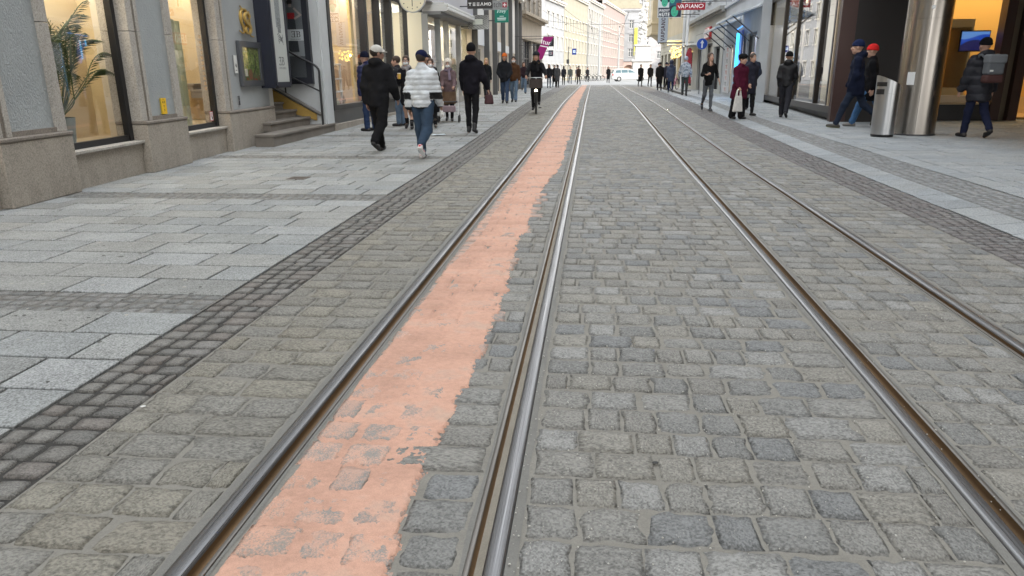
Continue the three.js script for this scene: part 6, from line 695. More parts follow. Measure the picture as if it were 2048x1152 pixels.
// a person facing local +z, feet at y = 0
function person(lb, pos, ry, o) {
  const g = thing('person', lb, 'person', pos, ry, o.group), H = o.h ?? 1.72, S = H / 1.75, dist = Math.hypot(pos[0], pos[2]), lod = dist < 19 ? 0 : dist < 42 ? 1 : 2, hb = [0.016, 0.024, 0.036][lod], hh = [0.006, 0.009, 0.014][lod], hd = [0.0048, 0.007, 0.011][lod];
  const skin = o.skin ?? SKIN, fem = o.fem ? 1 : 0, lean = o.lean ?? 0.04, bulk = o.bulk ?? 1, J = {};
  const legs = o.legs ?? [[0.32, 0.08, 0.0], [-0.2, 0.35, 0.5]]; // [thigh, knee, foot pitch] for left (+x) and right
  const dir = a => [0, -Math.cos(a), Math.sin(a)], add = (p, d, l) => [p[0] + d[0] * l, p[1] + d[1] * l, p[2] + d[2] * l];
  const hipY = 0; let low = 9; const leg = [1, -1].map((s, i) => { const [a, k, fp] = legs[i], hip = [s * 0.085, hipY, 0], knee = add(hip, dir(a), 0.43), ank = add(knee, dir(a - k), 0.42); knee[0] += s * 0.005; const heel = [ank[0], ank[1] - 0.045 * Math.cos(fp) , ank[2] - 0.045 + 0.03 * Math.sin(fp)], toe = [ank[0] + s * 0.015, ank[1] - 0.045 - 0.17 * Math.sin(fp), ank[2] + 0.155 * Math.cos(fp)]; low = Math.min(low, heel[1] - 0.035, toe[1] - 0.03); return { hip, knee, ank, heel, toe }; });
  const up = -low; leg.forEach(l => Object.values(l).forEach(p => p[1] += up)); const by = up; // hip height
  const bend = (y, x = 0, z = 0) => [x, by + y * Math.cos(lean) - z * Math.sin(lean), y * Math.sin(lean) + z * Math.cos(lean)];
  const pel = bend(0.05), wai = bend(0.19), che = bend(0.38), nk = bend(0.57, 0, -0.01), sw = 0.175 - 0.018 * fem, head = bend(0.735, 0, 0.03 + (o.hz ?? 0));
  const arms = o.arms ?? [[-0.25, 0.1, 0.3, 0], [0.3, 0.1, 0.35, 0]]; // [pitch, out, elbow, inward]
  const arm = [1, -1].map((s, i) => { const [p, b, e, w] = arms[i], sh = bend(0.475, s * sw), u = [s * Math.sin(b), -Math.cos(b) * Math.cos(p), Math.cos(b) * Math.sin(p)], el = add(sh, u, 0.285), fv = [s * Math.sin(b) * 0.6 - s * w, -Math.cos(p + e), Math.sin(p + e)], n = Math.hypot(...fv), f = fv.map(q => q / n), wr = add(el, f, 0.25); return { sh, el, wr, f }; });
  // skin: head, hands and the body under the clothes, one mesh
  const bodyP = [['e', pel, [0.13, 0.1, 0.09]], ['e', wai, [0.115, 0.14, 0.085]], ['e', che, [0.145, 0.17, 0.095]], ['c', nk, bend(0.63, 0, 0.01), 0.05, 0.048]]; arm.forEach(a => bodyP.push(['c', a.sh, a.el, 0.046, 0.036], ['c', a.el, a.wr, 0.034, 0.024])); leg.forEach(l => bodyP.push(['c', l.hip, l.knee, 0.075, 0.05], ['c', l.knee, l.ank, 0.052, 0.036], ['c', l.heel, l.toe, 0.03, 0.024]));
  const gs = [colour(meshF(field(bodyP, 0.04), lod ? 0.04 : 0.026), skin)]; const hm = new THREE.Matrix4().compose(V(...head), new THREE.Quaternion().setFromEuler(new THREE.Euler(-(o.tilt ?? 0) + lean * 0.3, o.look ?? 0, 0, 'YXZ')), V(1, 1, 1)); const hs = o.headS ?? 1.07; hm.scale(V(hs, hs, hs));
  gs.push(headGeo(hh, skin).clone().applyMatrix4(hm));
  arm.forEach((a, i) => { if (o.pockets && o.pockets[i]) return; const y = V(...a.f).negate(), z = V(0, 0, 1).addScaledVector(y, -y.z); if (z.length() < 0.3) z.set(0, 1, 0).addScaledVector(y, -y.y); z.normalize(); const x = y.clone().cross(z), m = new THREE.Matrix4().makeBasis(x, y, z).setPosition(...a.wr); gs.push(handGeo(i ? -1 : 1, !!(o.grip && o.grip[i]), hd, o.gloves ?? skin).clone().applyMatrix4(m)); });
  const body = shade(new THREE.Mesh(mergeGeometries(gs), PM.skin)); body.name = 'body'; g.add(body);
  const put = (name, geo, m, l) => { const q = shade(new THREE.Mesh(geo, m)); q.name = name; if (l) q.userData.label = l; g.add(q); return q; };
  // trousers
  if (!o.bare) { const t = o.trousers ?? { c: [0.02, 0.02, 0.022], r: [0.1, 0.072, 0.062] }, r = t.r ?? [0.1, 0.07, 0.058]; const pr = [['e', pel, [0.15 * (fem ? 1.02 : 1), 0.12, 0.115]]]; leg.forEach(l => { const cuff = [mix(l.knee[0], l.ank[0], t.len ?? 0.96), mix(l.knee[1], l.ank[1], t.len ?? 0.96), mix(l.knee[2], l.ank[2], t.len ?? 0.96)]; pr.push(['c', l.hip, l.knee, r[0], r[1]], ['c', l.knee, cuff, r[1], r[2]]); });
    const f = field(pr, 0.035), nz = (x, y, z) => f(x, y, z) + 0.018 * (vn3(x * 11, y * 22, z * 11, 7) - 0.5) * (lod < 2 ? 1 : 0); put('trousers', colour(meshF(f, hb, nz), (x, y, z) => { const n = 0.85 + 0.3 * vn3(x * 9, y * 5, z * 9, 8); const cu = t.cuff && y < t.cuff; return (cu ? t.cuffC : t.c).map(c => c * n); }), PM.cloth); }
  else put('socks', colour(meshF(field(leg.flatMap(l => [['c', l.ank, [mix(l.ank[0], l.knee[0], 0.3), mix(l.ank[1], l.knee[1], 0.3), mix(l.ank[2], l.knee[2], 0.3)], 0.044, 0.05]]), 0.01), hb), [0.015, 0.015, 0.016]), PM.cloth);
  // shoes, one each
  leg.forEach(l => { const sc = o.shoes ?? { c: [0.02, 0.018, 0.018] }, f = field([['c', l.heel, l.toe, 0.04, 0.034], ['c', [l.ank[0], l.ank[1] + (sc.boot ?? 0.0), l.ank[2]], l.heel, 0.042 + (sc.boot ? 0.008 : 0), 0.04], ['e', [mix(l.heel[0], l.toe[0], 0.6), mix(l.heel[1], l.toe[1], 0.6) + 0.01, mix(l.heel[2], l.toe[2], 0.6)], [0.043, 0.035, 0.09]]], 0.02); const sl = (l.toe[1] - l.heel[1]) / (l.toe[2] - l.heel[2]); const g2 = (x, y, z) => Math.max(f(x, y, z), l.heel[1] - 0.034 + sl * (z - l.heel[2]) - y); put('shoe', colour(meshF(f, lod ? hb * 0.6 : 0.009, g2), (x, y, z) => { const b = y - (l.heel[1] + sl * (z - l.heel[2])); return b < -0.014 ? (sc.sole ?? sc.c) : z - l.heel[2] > 0.1 && sc.toe ? sc.toe : sc.side && Math.abs(vn(z * 40, y * 40, 4) - 0.5) < 0.12 ? sc.side : sc.c; }), PM.shoe); });
  // coat or jacket
  { const c = o.coat ?? { c: [0.02, 0.02, 0.022] }, B = bulk * (c.puff ? 1.08 : 1), hem = c.hem ?? -0.12, fl = c.flare ?? 0; const pr = [['e', bend(0.4), [0.185 * B, 0.16, 0.12 * B]], ['e', bend(0.25), [0.16 * B, 0.22, 0.122 * B]], ['c', bend(0.12, 0.02), bend(hem + 0.05, 0.02), 0.135 * B, 0.13 * B + fl], ['c', bend(0.12, -0.02), bend(hem + 0.05, -0.02), 0.135 * B, 0.13 * B + fl], ['c', bend(0.5, 0.1), bend(0.555, 0.03), 0.07, 0.07], ['c', bend(0.5, -0.1), bend(0.555, -0.03), 0.07, 0.07], ['c', nk, bend(0.6, 0, -0.005), 0.072, c.collar ? 0.082 : 0.066]]; const r0 = c.sleeve ?? 1; arm.forEach(a => pr.push(['c', a.sh, a.el, 0.07 * B * r0, 0.06 * B * r0], ['c', a.el, [mix(a.el[0], a.wr[0], c.sl ?? 0.97), mix(a.el[1], a.wr[1], c.sl ?? 0.97), mix(a.el[2], a.wr[2], c.sl ?? 0.97)], 0.06 * B * r0, 0.047 * B * r0]));
    if (c.hood) pr.push(['e', bend(0.6, 0, -0.1), [0.115, 0.07, 0.07]], ['c', bend(0.56, 0.085, -0.03), bend(0.56, -0.085, -0.03), 0.05, 0.05]);
    if (hem < -0.2) pr.push(['c', [leg[0].hip[0] * 0.8, leg[0].hip[1], 0], [mix(0, leg[0].knee[0], 0.8), by + hem + 0.1, mix(0, leg[0].knee[2], 0.35)], 0.13, 0.11 + fl], ['c', [leg[1].hip[0] * 0.8, leg[1].hip[1], 0], [mix(0, leg[1].knee[0], 0.8), by + hem + 0.1, mix(0, leg[1].knee[2], 0.35)], 0.13, 0.11 + fl]);
    const f = field(pr, 0.045); f.mn[2] -= 0.02; const hy = by + hem, sm = arm.map(a => a.wr); const nearHand = (x, y, z) => Math.min(...arm.map(a => { const t = clamp(((x - a.sh[0]) * (a.el[0] - a.sh[0]) + (y - a.sh[1]) * (a.el[1] - a.sh[1]) + (z - a.sh[2]) * (a.el[2] - a.sh[2])) / 0.0812, 0, 1); const d1 = Math.hypot(x - mix(a.sh[0], a.el[0], t), y - mix(a.sh[1], a.el[1], t), z - mix(a.sh[2], a.el[2], t)); const u = clamp(((x - a.el[0]) * a.f[0] + (y - a.el[1]) * a.f[1] + (z - a.el[2]) * a.f[2]) / 0.25, 0, 1); return Math.min(d1, Math.hypot(x - mix(a.el[0], a.wr[0], u), y - mix(a.el[1], a.wr[1], u), z - mix(a.el[2], a.wr[2], u))) - 0.07; }));
    const gf = (x, y, z) => { let d = f(x, y, z); if (c.puff) { const ph = y / c.puff; d -= 0.02 * Math.sqrt(Math.abs(Math.sin(ph * Math.PI))) - 0.012; } d += (0.022 * (vn3(x * 9, y * 13, z * 9, 13) - 0.5) + 0.012 * (vn3(x * 20 + y * 9, y * 26, z * 20, 14) - 0.5)) * (lod < 2 ? 1 : 0.4); const hy2 = hy + 0.018 * Math.sin(x * 17 + z * 11) + 0.5 * z * z; if (y < hy2 && nearHand(x, y, z) > 0) d = Math.max(d, hy2 - y); return d; };
    const arL = (x, y, z) => nearHand(x, y, z) < -0.005 && Math.abs(x) > 0.19; put('coat', colour(meshF(f, hb, gf, 0.035), (x, y, z) => { const n = 0.85 + 0.3 * vn3(x * 7, y * 9, z * 7, 15); let q = c.c; if (c.band && Math.abs(x) > 0.16 && y > c.band[0] && y < c.band[1]) q = c.bandC; if (c.hemC && y < hy + 0.022) q = c.hemC; if (c.low && y < c.low) q = c.lowC; if (c.print) q = vn3(x * 22, y * 22, z * 22, 30) > 0.62 ? c.print : q; return q.map(v => v * n); }), c.puff || c.shiny ? PM.sheen : PM.cloth); }
  // hat, hair, mask, scarf
  const onHead = (name, geo, m, l) => { const q = put(name, geo.clone().applyMatrix4(hm), m, l); return q; };
  if (o.hair) onHead('hair', wearGeo(o.hair[0], lod ? hh : 0.007, o.hair[1]), PM.hair);
  if (o.hat) { const hg = wearGeo(o.hat[0], lod ? hh : 0.0065, o.hat[1]); onHead('hat', o.hatTurn ? hg.clone().rotateY(o.hatTurn) : hg, PM.cloth); }
  if (o.mask) onHead('face_mask', colour(meshF(field([['e', [0, -0.05, 0.062], [0.062, 0.046, 0.054]]]), hh), [0.78, 0.78, 0.78]), PM.cloth);
  if (o.scarf) { const c = bend(0.58, 0, 0.005), pr = []; for (let i = 0; i < 10; i++) { const a = i * 0.628, b = a + 0.628; pr.push(['c', [c[0] + 0.085 * Math.cos(a), c[1] + 0.02 * Math.sin(a * 2), c[2] + 0.08 * Math.sin(a)], [c[0] + 0.085 * Math.cos(b), c[1] + 0.02 * Math.sin(b * 2), c[2] + 0.08 * Math.sin(b)], 0.042, 0.042]); } pr.push(['c', [0.03, c[1] - 0.02, c[2] + 0.1], [0.05, c[1] - 0.28, c[2] + 0.13], 0.035, 0.045]); const f = field(pr, 0.02); put('scarf', colour(meshF(f, hb * 0.8), (x, y, z) => (o.scarf[1] && vn3(x * 28, y * 28, z * 28, 40) > 0.5) ? o.scarf[1] : o.scarf[0]), PM.cloth); }
  if (o.glasses) onHead('glasses', merge([new THREE.TorusGeometry(0.024, 0.003, 5, 16).translate(0.032, 0.01, 0.098), new THREE.TorusGeometry(0.024, 0.003, 5, 16).translate(-0.032, 0.01, 0.098), rod([-0.01, 0.014, 0.1], [0.01, 0.014, 0.1], 0.003)]), M.dark);
  g.scale.setScalar(S); g.updateMatrixWorld(true); g.J = { arm, leg, head, by, bend }; return g;
}
const BLK = [0.016, 0.016, 0.018], NVY = [0.014, 0.018, 0.05], JEAN = [0.045, 0.072, 0.115], LJEAN = [0.14, 0.2, 0.28];
const AWAY = Math.PI, jeans = (c = JEAN, x = {}) => ({ c, r: [0.1, 0.075, 0.066], ...x }), slim = (c = BLK) => ({ c, r: [0.088, 0.06, 0.047] });
const P = (x, d) => onGround(x, d), Rt = (x, d) => onGround(x / 0.926, d / 0.926);   // survey on the left, survey on the right pavement
// left pavement
person('person in bulky black jacket and white cap walking away, hands low', P(-3.69, 12.95), AWAY - 0.18, { h: 1.8, bulk: 1.22, look: -0.75, lean: 0.03, coat: { c: BLK, hem: -0.13, sleeve: 1.18, collar: 1, hood: 1 }, trousers: { c: [0.012, 0.012, 0.013], r: [0.112, 0.085, 0.072] }, hat: ['cap', [0.62, 0.6, 0.56]], hair: ['short', [0.02, 0.015, 0.012]], legs: [[0.26, 0.12, -0.05], [-0.26, 0.6, 0.6]], arms: [[-0.2, 0.16, 0.3, 0.1], [0.25, 0.2, 0.4, 0.1]], skin: [0.3, 0.17, 0.12] });
const whiteP = person('person in white quilted jacket with black sleeve bands and rolled jeans walking away', P(-2.64, 11.83), AWAY - 0.12, { h: 1.68, bulk: 1.14, fem: 0, look: -0.15, coat: { c: [0.66, 0.69, 0.72], hem: -0.06, puff: 0.082, sleeve: 1.14, band: [1.0, 1.12], bandC: BLK, collar: 1, hemC: BLK }, trousers: { c: JEAN, r: [0.118, 0.088, 0.07], cuff: 0.17, cuffC: [0.25, 0.33, 0.42], len: 0.86 }, shoes: { c: [0.6, 0.6, 0.6], sole: [0.68, 0.68, 0.68], toe: [0.02, 0.03, 0.08], side: [0.5, 0.04, 0.05] }, hat: ['cap', [0.012, 0.016, 0.055]], hair: ['short', [0.03, 0.02, 0.015]], legs: [[0.18, 0.08, 0.0], [-0.22, 0.75, 0.75]], arms: [[-0.26, 0.14, 0.4, 0.0], [0.24, 0.14, 0.35, 0.0]], skin: [0.34, 0.19, 0.13] });
person('person in navy quilted jacket and dark knit hat looking into the black shop window', P(-5.32, 17.8), -2.0, { h: 1.76, bulk: 1.15, look: -0.3, coat: { c: [0.016, 0.02, 0.075], hem: -0.12, puff: 0.11, hood: 1, sleeve: 1.08 }, trousers: jeans([0.03, 0.05, 0.11]), hat: ['beanie', [0.012, 0.014, 0.03]], mask: 0, legs: [[0.05, 0.04, 0], [-0.06, 0.06, 0]], arms: [[0.0, 0.12, 0.12, 0], [0.05, 0.12, 0.15, 0]] });
person('person in pale jeans and dark coat standing behind the one with the white cap', P(-5.0, 19.6), -1.6, { h: 1.68, coat: { c: [0.03, 0.03, 0.035], hem: -0.1 }, trousers: jeans(LJEAN), hair: ['short', [0.05, 0.03, 0.02]], legs: [[0.06, 0.05, 0], [-0.04, 0.04, 0]] });
const cupP = person('masked woman in dark coat with grey scarf and bare legs carrying a yellow cup', P(-4.48, 18.4), 0.12, { h: 1.68, fem: 1, glasses: 1, mask: 1, bare: 1, scarf: [[0.42, 0.4, 0.4], [0.3, 0.28, 0.29]], coat: { c: [0.018, 0.017, 0.02], hem: -0.32, flare: 0.02 }, hair: ['tied', [0.045, 0.025, 0.016]], shoes: { c: BLK, boot: 0.08 }, legs: [[0.22, 0.08, 0], [-0.18, 0.4, 0.5]], arms: [[-0.1, 0.15, 0.2, 0], [0.3, 0.3, 1.75, 0.5]], grip: [0, 1] });
person('masked person half hidden behind the woman with the yellow cup', P(-4.35, 20.4), 0.1, { h: 1.7, mask: 1, coat: { c: [0.03, 0.028, 0.03], hem: -0.25 }, hair: ['short', [0.03, 0.02, 0.015]], legs: [[0.1, 0.05, 0], [-0.1, 0.2, 0.3]] });
person('masked woman in long black coat with checked scarf right of the white jacket', P(-3.95, 18.8), 0.1, { h: 1.6, fem: 1, mask: 1, scarf: [[0.3, 0.29, 0.3], [0.02, 0.02, 0.025]], coat: { c: [0.014, 0.014, 0.016], hem: -0.52, flare: 0.03 }, hair: ['tied', [0.05, 0.025, 0.015]], shoes: { c: [0.05, 0.04, 0.03], boot: 0.14 }, trousers: slim(), legs: [[0.12, 0.06, 0], [-0.14, 0.3, 0.4]], arms: [[0.05, 0.12, 0.3, 0], [0.0, 0.1, 0.3, 0]] });
const oldP = person('masked white haired person in mauve brown coat pushing a walking frame', P(-4.02, 21.6), 0.12, { h: 1.6, fem: 1, mask: 1, lean: 0.12, bulk: 1.16, coat: { c: [0.16, 0.11, 0.115], hem: -0.42, flare: 0.03, low: 0.86, lowC: [0.2, 0.13, 0.085] }, scarf: [[0.25, 0.2, 0.26]], hair: ['curly', [0.6, 0.55, 0.48]], trousers: slim([0.02, 0.02, 0.022]), legs: [[0.18, 0.1, 0], [-0.16, 0.3, 0.3]], arms: [[0.25, 0.08, 0.85, 0.05], [0.25, 0.08, 0.85, 0.05]], grip: [1, 1] });
const tallP = person('tall person in black hooded jacket, black knit hat and slim trousers walking away', P(-2.66, 17.2), AWAY - 0.05, { h: 1.86, bulk: 1.14, coat: { c: [0.014, 0.013, 0.018], hem: -0.12, hood: 1, sleeve: 1.05 }, trousers: { c: BLK, r: [0.094, 0.068, 0.055] }, shoes: { c: [0.015, 0.015, 0.016], boot: 0.06 }, hat: ['tallbeanie', [0.01, 0.01, 0.012]], legs: [[0.12, 0.1, 0], [-0.1, 0.28, 0.3]], arms: [[0.15, 0.1, 0.3, 0], [-0.05, 0.3, 0.5, -0.1]] });
person('blonde woman in black walking towards the viewpoint beside the left shop fronts', P(-5.38, 40.2), 0.1, { h: 1.78, fem: 1, coat: { c: BLK, hem: -0.08 }, hair: ['long', [0.42, 0.28, 0.15]], trousers: slim([0.03, 0.032, 0.036]), legs: [[0.2, 0.06, 0], [-0.18, 0.5, 0.5]] });
person('man in orange knit hat, dark jacket and blue jeans walking towards the viewpoint', P(-3.74, 34.3), 0.05, { h: 1.86, bulk: 1.15, coat: { c: [0.018, 0.019, 0.023], hem: -0.14, collar: 1 }, hat: ['beanie', [0.6, 0.14, 0.03]], hair: ['short', [0.08, 0.04, 0.02]], trousers: jeans([0.05, 0.075, 0.13]), legs: [[0.3, 0.05, -0.1], [-0.22, 0.35, 0.4]], arms: [[0.1, 0.2, 0.6, 0.5], [0.1, 0.2, 0.6, 0.5]], pockets: [1, 1], skin: [0.4, 0.22, 0.15] });
person('masked person in brown jacket and pale jeans beside the orange hat', P(-3.43, 35.5), 0.0, { h: 1.74, mask: 1, bulk: 1.12, coat: { c: [0.085, 0.042, 0.022], hem: -0.1 }, hair: ['short', [0.03, 0.018, 0.012]], trousers: jeans(LJEAN), legs: [[0.22, 0.05, 0], [-0.15, 0.4, 0.5]], arms: [[-0.1, 0.12, 0.3, 0], [0.1, 0.14, 0.3, 0]] });
person('thin person with long dark hair and pale jeans near the stone corner house', P(-4.24, 51), 0.1, { h: 1.72, fem: 1, coat: { c: [0.035, 0.02, 0.025], hem: -0.04 }, hair: ['long', [0.06, 0.03, 0.02]], trousers: { c: LJEAN, r: [0.1, 0.075, 0.08] }, legs: [[0.15, 0.1, 0], [-0.3, 0.9, 0.8]] });
// cyclist astride the bicycle
{ const c = person('cyclist in black with helmet riding the basket bicycle towards the viewpoint', [cyclistBike.position.x, cyclistBike.position.y, cyclistBike.position.z], cyclistBike.rotation.y, { h: 1.75, bulk: 1.08, lean: 0.2, coat: { c: [0.014, 0.014, 0.016], hem: -0.1, collar: 1 }, scarf: [[0.02, 0.02, 0.022]], hat: ['helmet', [0.025, 0.026, 0.03]], hair: ['long', [0.2, 0.13, 0.07]], trousers: { c: BLK, r: [0.1, 0.074, 0.055] }, legs: [[1.05, 0.95, 0.1], [0.5, 0.42, 0.15]], arms: [[0.72, 0.32, 0.35, 0.0], [0.72, 0.32, 0.35, 0.0]], grip: [1, 1], skin: [0.5, 0.28, 0.2] }); const s = c.scale.y; c.position.y += 0.93 - c.J.by * s + 0.06; const off = V(0, 0, -0.2).applyAxisAngle(V(0, 1, 0), c.rotation.y); c.position.add(off); }
// far left and middle
[[-3.41, 69.3, 0.1, [0.02, 0.02, 0.025], JEAN, 'person in dark jacket and jeans below the small blue hanging sign', 0], [-3.1, 74, 0.2, BLK, BLK, 'person in long black coat just right of the small blue hanging sign', -0.5], [-3.0, 80, AWAY, [0.05, 0.05, 0.05], BLK, 'person in grey jacket walking off near the lamp post', 0], [-2.55, 86, AWAY, [0.02, 0.022, 0.03], BLK, 'person with rucksack shape standing near the lamp post', 0], [-2.0, 96, 0.2, [0.09, 0.1, 0.09], JEAN, 'small pale green coated person left of the lamp post', -0.2], [-3.9, 62, 0.1, [0.03, 0.03, 0.04], BLK, 'person in navy anorak on the left pavement behind the cyclist', -0.2], [-4.3, 66, AWAY, [0.05, 0.03, 0.03], JEAN, 'person in maroon jacket walking off below the magenta flag', 0], [-2.7, 71, AWAY, [0.08, 0.08, 0.085], BLK, 'person in light grey coat by the pavement edge far left', -0.4], [-0.86, 88.8, AWAY + 0.3, [0.05, 0.035, 0.03], BLK, 'woman in brown jacket standing on the street end left of the bicycles', 0], [2.95, 99.6, 0.1, BLK, BLK, 'lone person in black coat left of the estate car', -0.5], [-1.3, 108, 0.4, [0.1, 0.1, 0.12], BLK, 'small far person crossing the square by the bicycle rack', 0], [0.2, 112, 0.3, BLK, BLK, 'small dark person behind the bicycle rack', -0.3]].forEach(([x, d, a, c, t, l, hem], i) => person(l, P(x, d), a, { h: 1.74, coat: { c, hem: hem || -0.12 }, trousers: slim(t), hair: [i % 3 ? 'short' : 'long', [0.03, 0.02, 0.015]], legs: [[0.2, 0.1, 0], [-0.18, 0.35, 0.4]] }));
// right pavement, far to near
[[4.93, 68.5, 0.2, BLK, [0.1, 0.1, 0.1], -0.5, 'person in long black coat alone before the estate car', 'short'], [5.75, 68.0, 0.1, BLK, BLK, -0.15, 'person in black leftmost of the group by the beige house', 'short'], [5.95, 62, AWAY, [0.035, 0.02, 0.022], BLK, -0.5, 'person in dark red brown coat in the group by the beige house', 'fur'], [5.17, 53.2, AWAY, [0.014, 0.013, 0.013], BLK, -0.5, 'person in black coat walking away in the group by the beige house', 'short'], [5.9, 56, AWAY, [0.03, 0.03, 0.042], BLK, -0.15, 'person in grey navy jacket in the middle of the group by the beige house', 'beanie'], [6.5, 60, 0.2, [0.03, 0.03, 0.035], BLK, -0.1, 'person in grey jacket behind the group by the beige house', 'short']].forEach(([x, d, a, c, t, hem, l, hr]) => person(l, Rt(x, d), a, { h: 1.72, bulk: 1.1, coat: { c, hem }, trousers: slim(t), ...(wear[hr].face ? { hair: [hr, [0.03, 0.02, 0.015]] } : { hat: [hr, [0.03, 0.03, 0.045]] }), legs: [[0.2, 0.08, 0], [-0.18, 0.4, 0.45]] }));
person('person in blue grey quilted coat with hood walking away at the edge of the group', Rt(5.35, 47.9), AWAY, { h: 1.72, bulk: 1.16, coat: { c: [0.04, 0.055, 0.1], hem: -0.3, hood: 1, puff: 0.1 }, hat: ['hoodup', [0.05, 0.055, 0.085]], trousers: slim([0.02, 0.03, 0.08]), legs: [[0.2, 0.08, 0], [-0.18, 0.4, 0.45]], shoes: { c: [0.1, 0.1, 0.1] } });
person('person in silver printed jacket and pale knit hat walking away by the dark red flag', Rt(5.31, 40.8), AWAY - 0.1, { h: 1.76, fem: 1, bulk: 1.1, coat: { c: [0.42, 0.44, 0.48], hem: -0.06, puff: 0.12, print: [0.16, 0.2, 0.24] }, hat: ['tallbeanie', [0.45, 0.48, 0.56]], scarf: [[0.4, 0.42, 0.48]], trousers: { c: [0.06, 0.07, 0.065], r: [0.098, 0.07, 0.056] }, shoes: { c: BLK, boot: 0.26 }, gloves: [0.6, 0.6, 0.6], legs: [[0.14, 0.08, 0], [-0.1, 0.3, 0.4]], arms: [[0.1, 0.35, 0.4, 0], [-0.2, 0.3, 0.3, 0]] });
const phoneP = person('young woman in black turtleneck and grey leggings hurrying with a phone in hand', Rt(4.02, 25.0), 0.05, { h: 1.74, fem: 1, tilt: 0.25, look: 0.3, lean: 0.1, coat: { c: [0.012, 0.012, 0.013], hem: -0.13, sl: 0.5, sleeve: 0.85, collar: 1 }, hair: ['long', [0.06, 0.035, 0.025]], trousers: { c: [0.13, 0.14, 0.155], r: [0.092, 0.062, 0.046], len: 0.85 }, shoes: { c: [0.02, 0.022, 0.03], sole: [0.4, 0.4, 0.4] }, legs: [[0.18, 0.1, 0], [-0.12, 0.75, 0.8]], arms: [[-0.3, 0.35, 0.9, 0.0], [0.15, 0.25, 1.45, 0.7]], grip: [0, 1] });
const purpleP = person('old woman in long wine red coat and black fur hat carrying a white plastic bag', Rt(4.16, 20.7), 0.55, { h: 1.64, fem: 1, bulk: 1.3, look: 0.35, coat: { c: [0.085, 0.012, 0.03], hem: -0.36, flare: 0.05, collar: 1 }, hat: ['fur', [0.012, 0.012, 0.013]], hair: ['short', [0.16, 0.08, 0.05]], trousers: { c: BLK, r: [0.12, 0.1, 0.1] }, legs: [[0.12, 0.06, 0], [-0.1, 0.12, 0.05]], arms: [[-0.1, 0.16, 0.3, 0], [0.15, 0.14, 0.4, 0]], grip: [1, 1] });
person('person in dark coat walking close behind the old woman in wine red', Rt(4.75, 22.2), 0.4, { h: 1.68, bulk: 1.1, coat: { c: [0.03, 0.03, 0.045], hem: -0.3 }, hair: ['short', [0.06, 0.04, 0.03]], trousers: slim(), legs: [[0.15, 0.08, 0], [-0.12, 0.2, 0.2]] });
const bagMan = person('grey haired man in dark blue jacket walking away, hands joined behind holding a bag', Rt(5.5, 25.6), AWAY - 0.15, { h: 1.74, bulk: 1.28, lean: 0.07, hz: 0.03, coat: { c: [0.022, 0.026, 0.042], hem: -0.12 }, hair: ['balding', [0.2, 0.19, 0.19]], trousers: { c: BLK, r: [0.105, 0.085, 0.078] }, legs: [[0.1, 0.1, 0], [-0.1, 0.3, 0.3]], arms: [[-0.42, 0.22, -0.15, 0.65], [-0.42, 0.22, -0.15, 0.65]], grip: [1, 1] });
person('person in black leather jacket and black hat walking away past the glass front', Rt(5.55, 21.3), AWAY - 0.35, { h: 1.72, bulk: 1.1, coat: { c: [0.012, 0.012, 0.014], hem: -0.06, hood: 1, shiny: 1 }, hat: ['beanie', [0.012, 0.012, 0.013]], trousers: { c: [0.03, 0.03, 0.036], r: [0.105, 0.08, 0.066] }, legs: [[0.24, 0.1, 0], [-0.3, 0.35, 0.5]], arms: [[-0.2, 0.14, 0.5, 0.2], [0.2, 0.14, 0.5, 0.3]], pockets: [1, 1] });
person('man in navy jacket and navy knit hat striding left past the litter bin', Rt(6.02, 17.3), -1.9, { h: 1.9, bulk: 1.12, coat: { c: [0.012, 0.016, 0.035], hem: -0.22, hood: 1 }, hat: ['beanie', [0.014, 0.022, 0.065]], trousers: { c: [0.022, 0.03, 0.05], r: [0.095, 0.07, 0.056] }, shoes: { c: [0.05, 0.045, 0.035], sole: [0.2, 0.2, 0.12] }, legs: [[0.42, 0.12, -0.1], [-0.42, 0.5, 0.6]], arms: [[0.0, 0.1, 0.4, 0.3], [0.1, 0.1, 0.4, 0.3]], pockets: [1, 1] });
person('person in black coat, bright red knit hat and blue jeans behind the litter bin', Rt(6.55, 17.9), -1.9, { h: 1.82, bulk: 1.1, coat: { c: [0.011, 0.011, 0.013], hem: -0.3 }, hat: ['beanie', [0.72, 0.03, 0.03]], trousers: { c: [0.07, 0.16, 0.32], r: [0.1, 0.08, 0.068] }, shoes: { c: [0.2, 0.19, 0.18] }, legs: [[0.4, 0.1, 0], [-0.45, 0.55, 0.6]] });
const packP = person('person in dark parka with grey rucksack and black hood walking into the arcade', Rt(7.45, 14.9), AWAY + 0.1, { h: 1.78, bulk: 1.24, coat: { c: [0.02, 0.02, 0.027], hem: -0.26, hood: 1, sleeve: 1.1, puff: 0.16 }, hat: ['beanie', [0.01, 0.01, 0.011]], trousers: { c: [0.018, 0.022, 0.05], r: [0.095, 0.07, 0.06] }, legs: [[0.2, 0.06, 0], [-0.2, 0.5, 0.55]], arms: [[0.1, 0.2, 0.3, 0], [-0.15, 0.16, 0.3, 0]] });
person('person with orange knit hat inside the amber lit arcade shop', [9.2, 0.16, -21.3], AWAY, { h: 1.66, coat: { c: [0.03, 0.02, 0.014], hem: -0.2 }, hat: ['beanie', [0.34, 0.13, 0.03]], hair: ['long', [0.3, 0.2, 0.1]], trousers: slim(), legs: [[0.05, 0.04, 0], [-0.04, 0.04, 0]] });
person('person with striped hat by the packet shelf inside the arcade shop', [8.35, 0.16, -21.7], AWAY, { h: 1.6, coat: { c: [0.06, 0.035, 0.02], hem: -0.2 }, hat: ['beanie', [0.4, 0.24, 0.1]], trousers: slim(), legs: [[0.05, 0.04, 0], [-0.04, 0.04, 0]] });
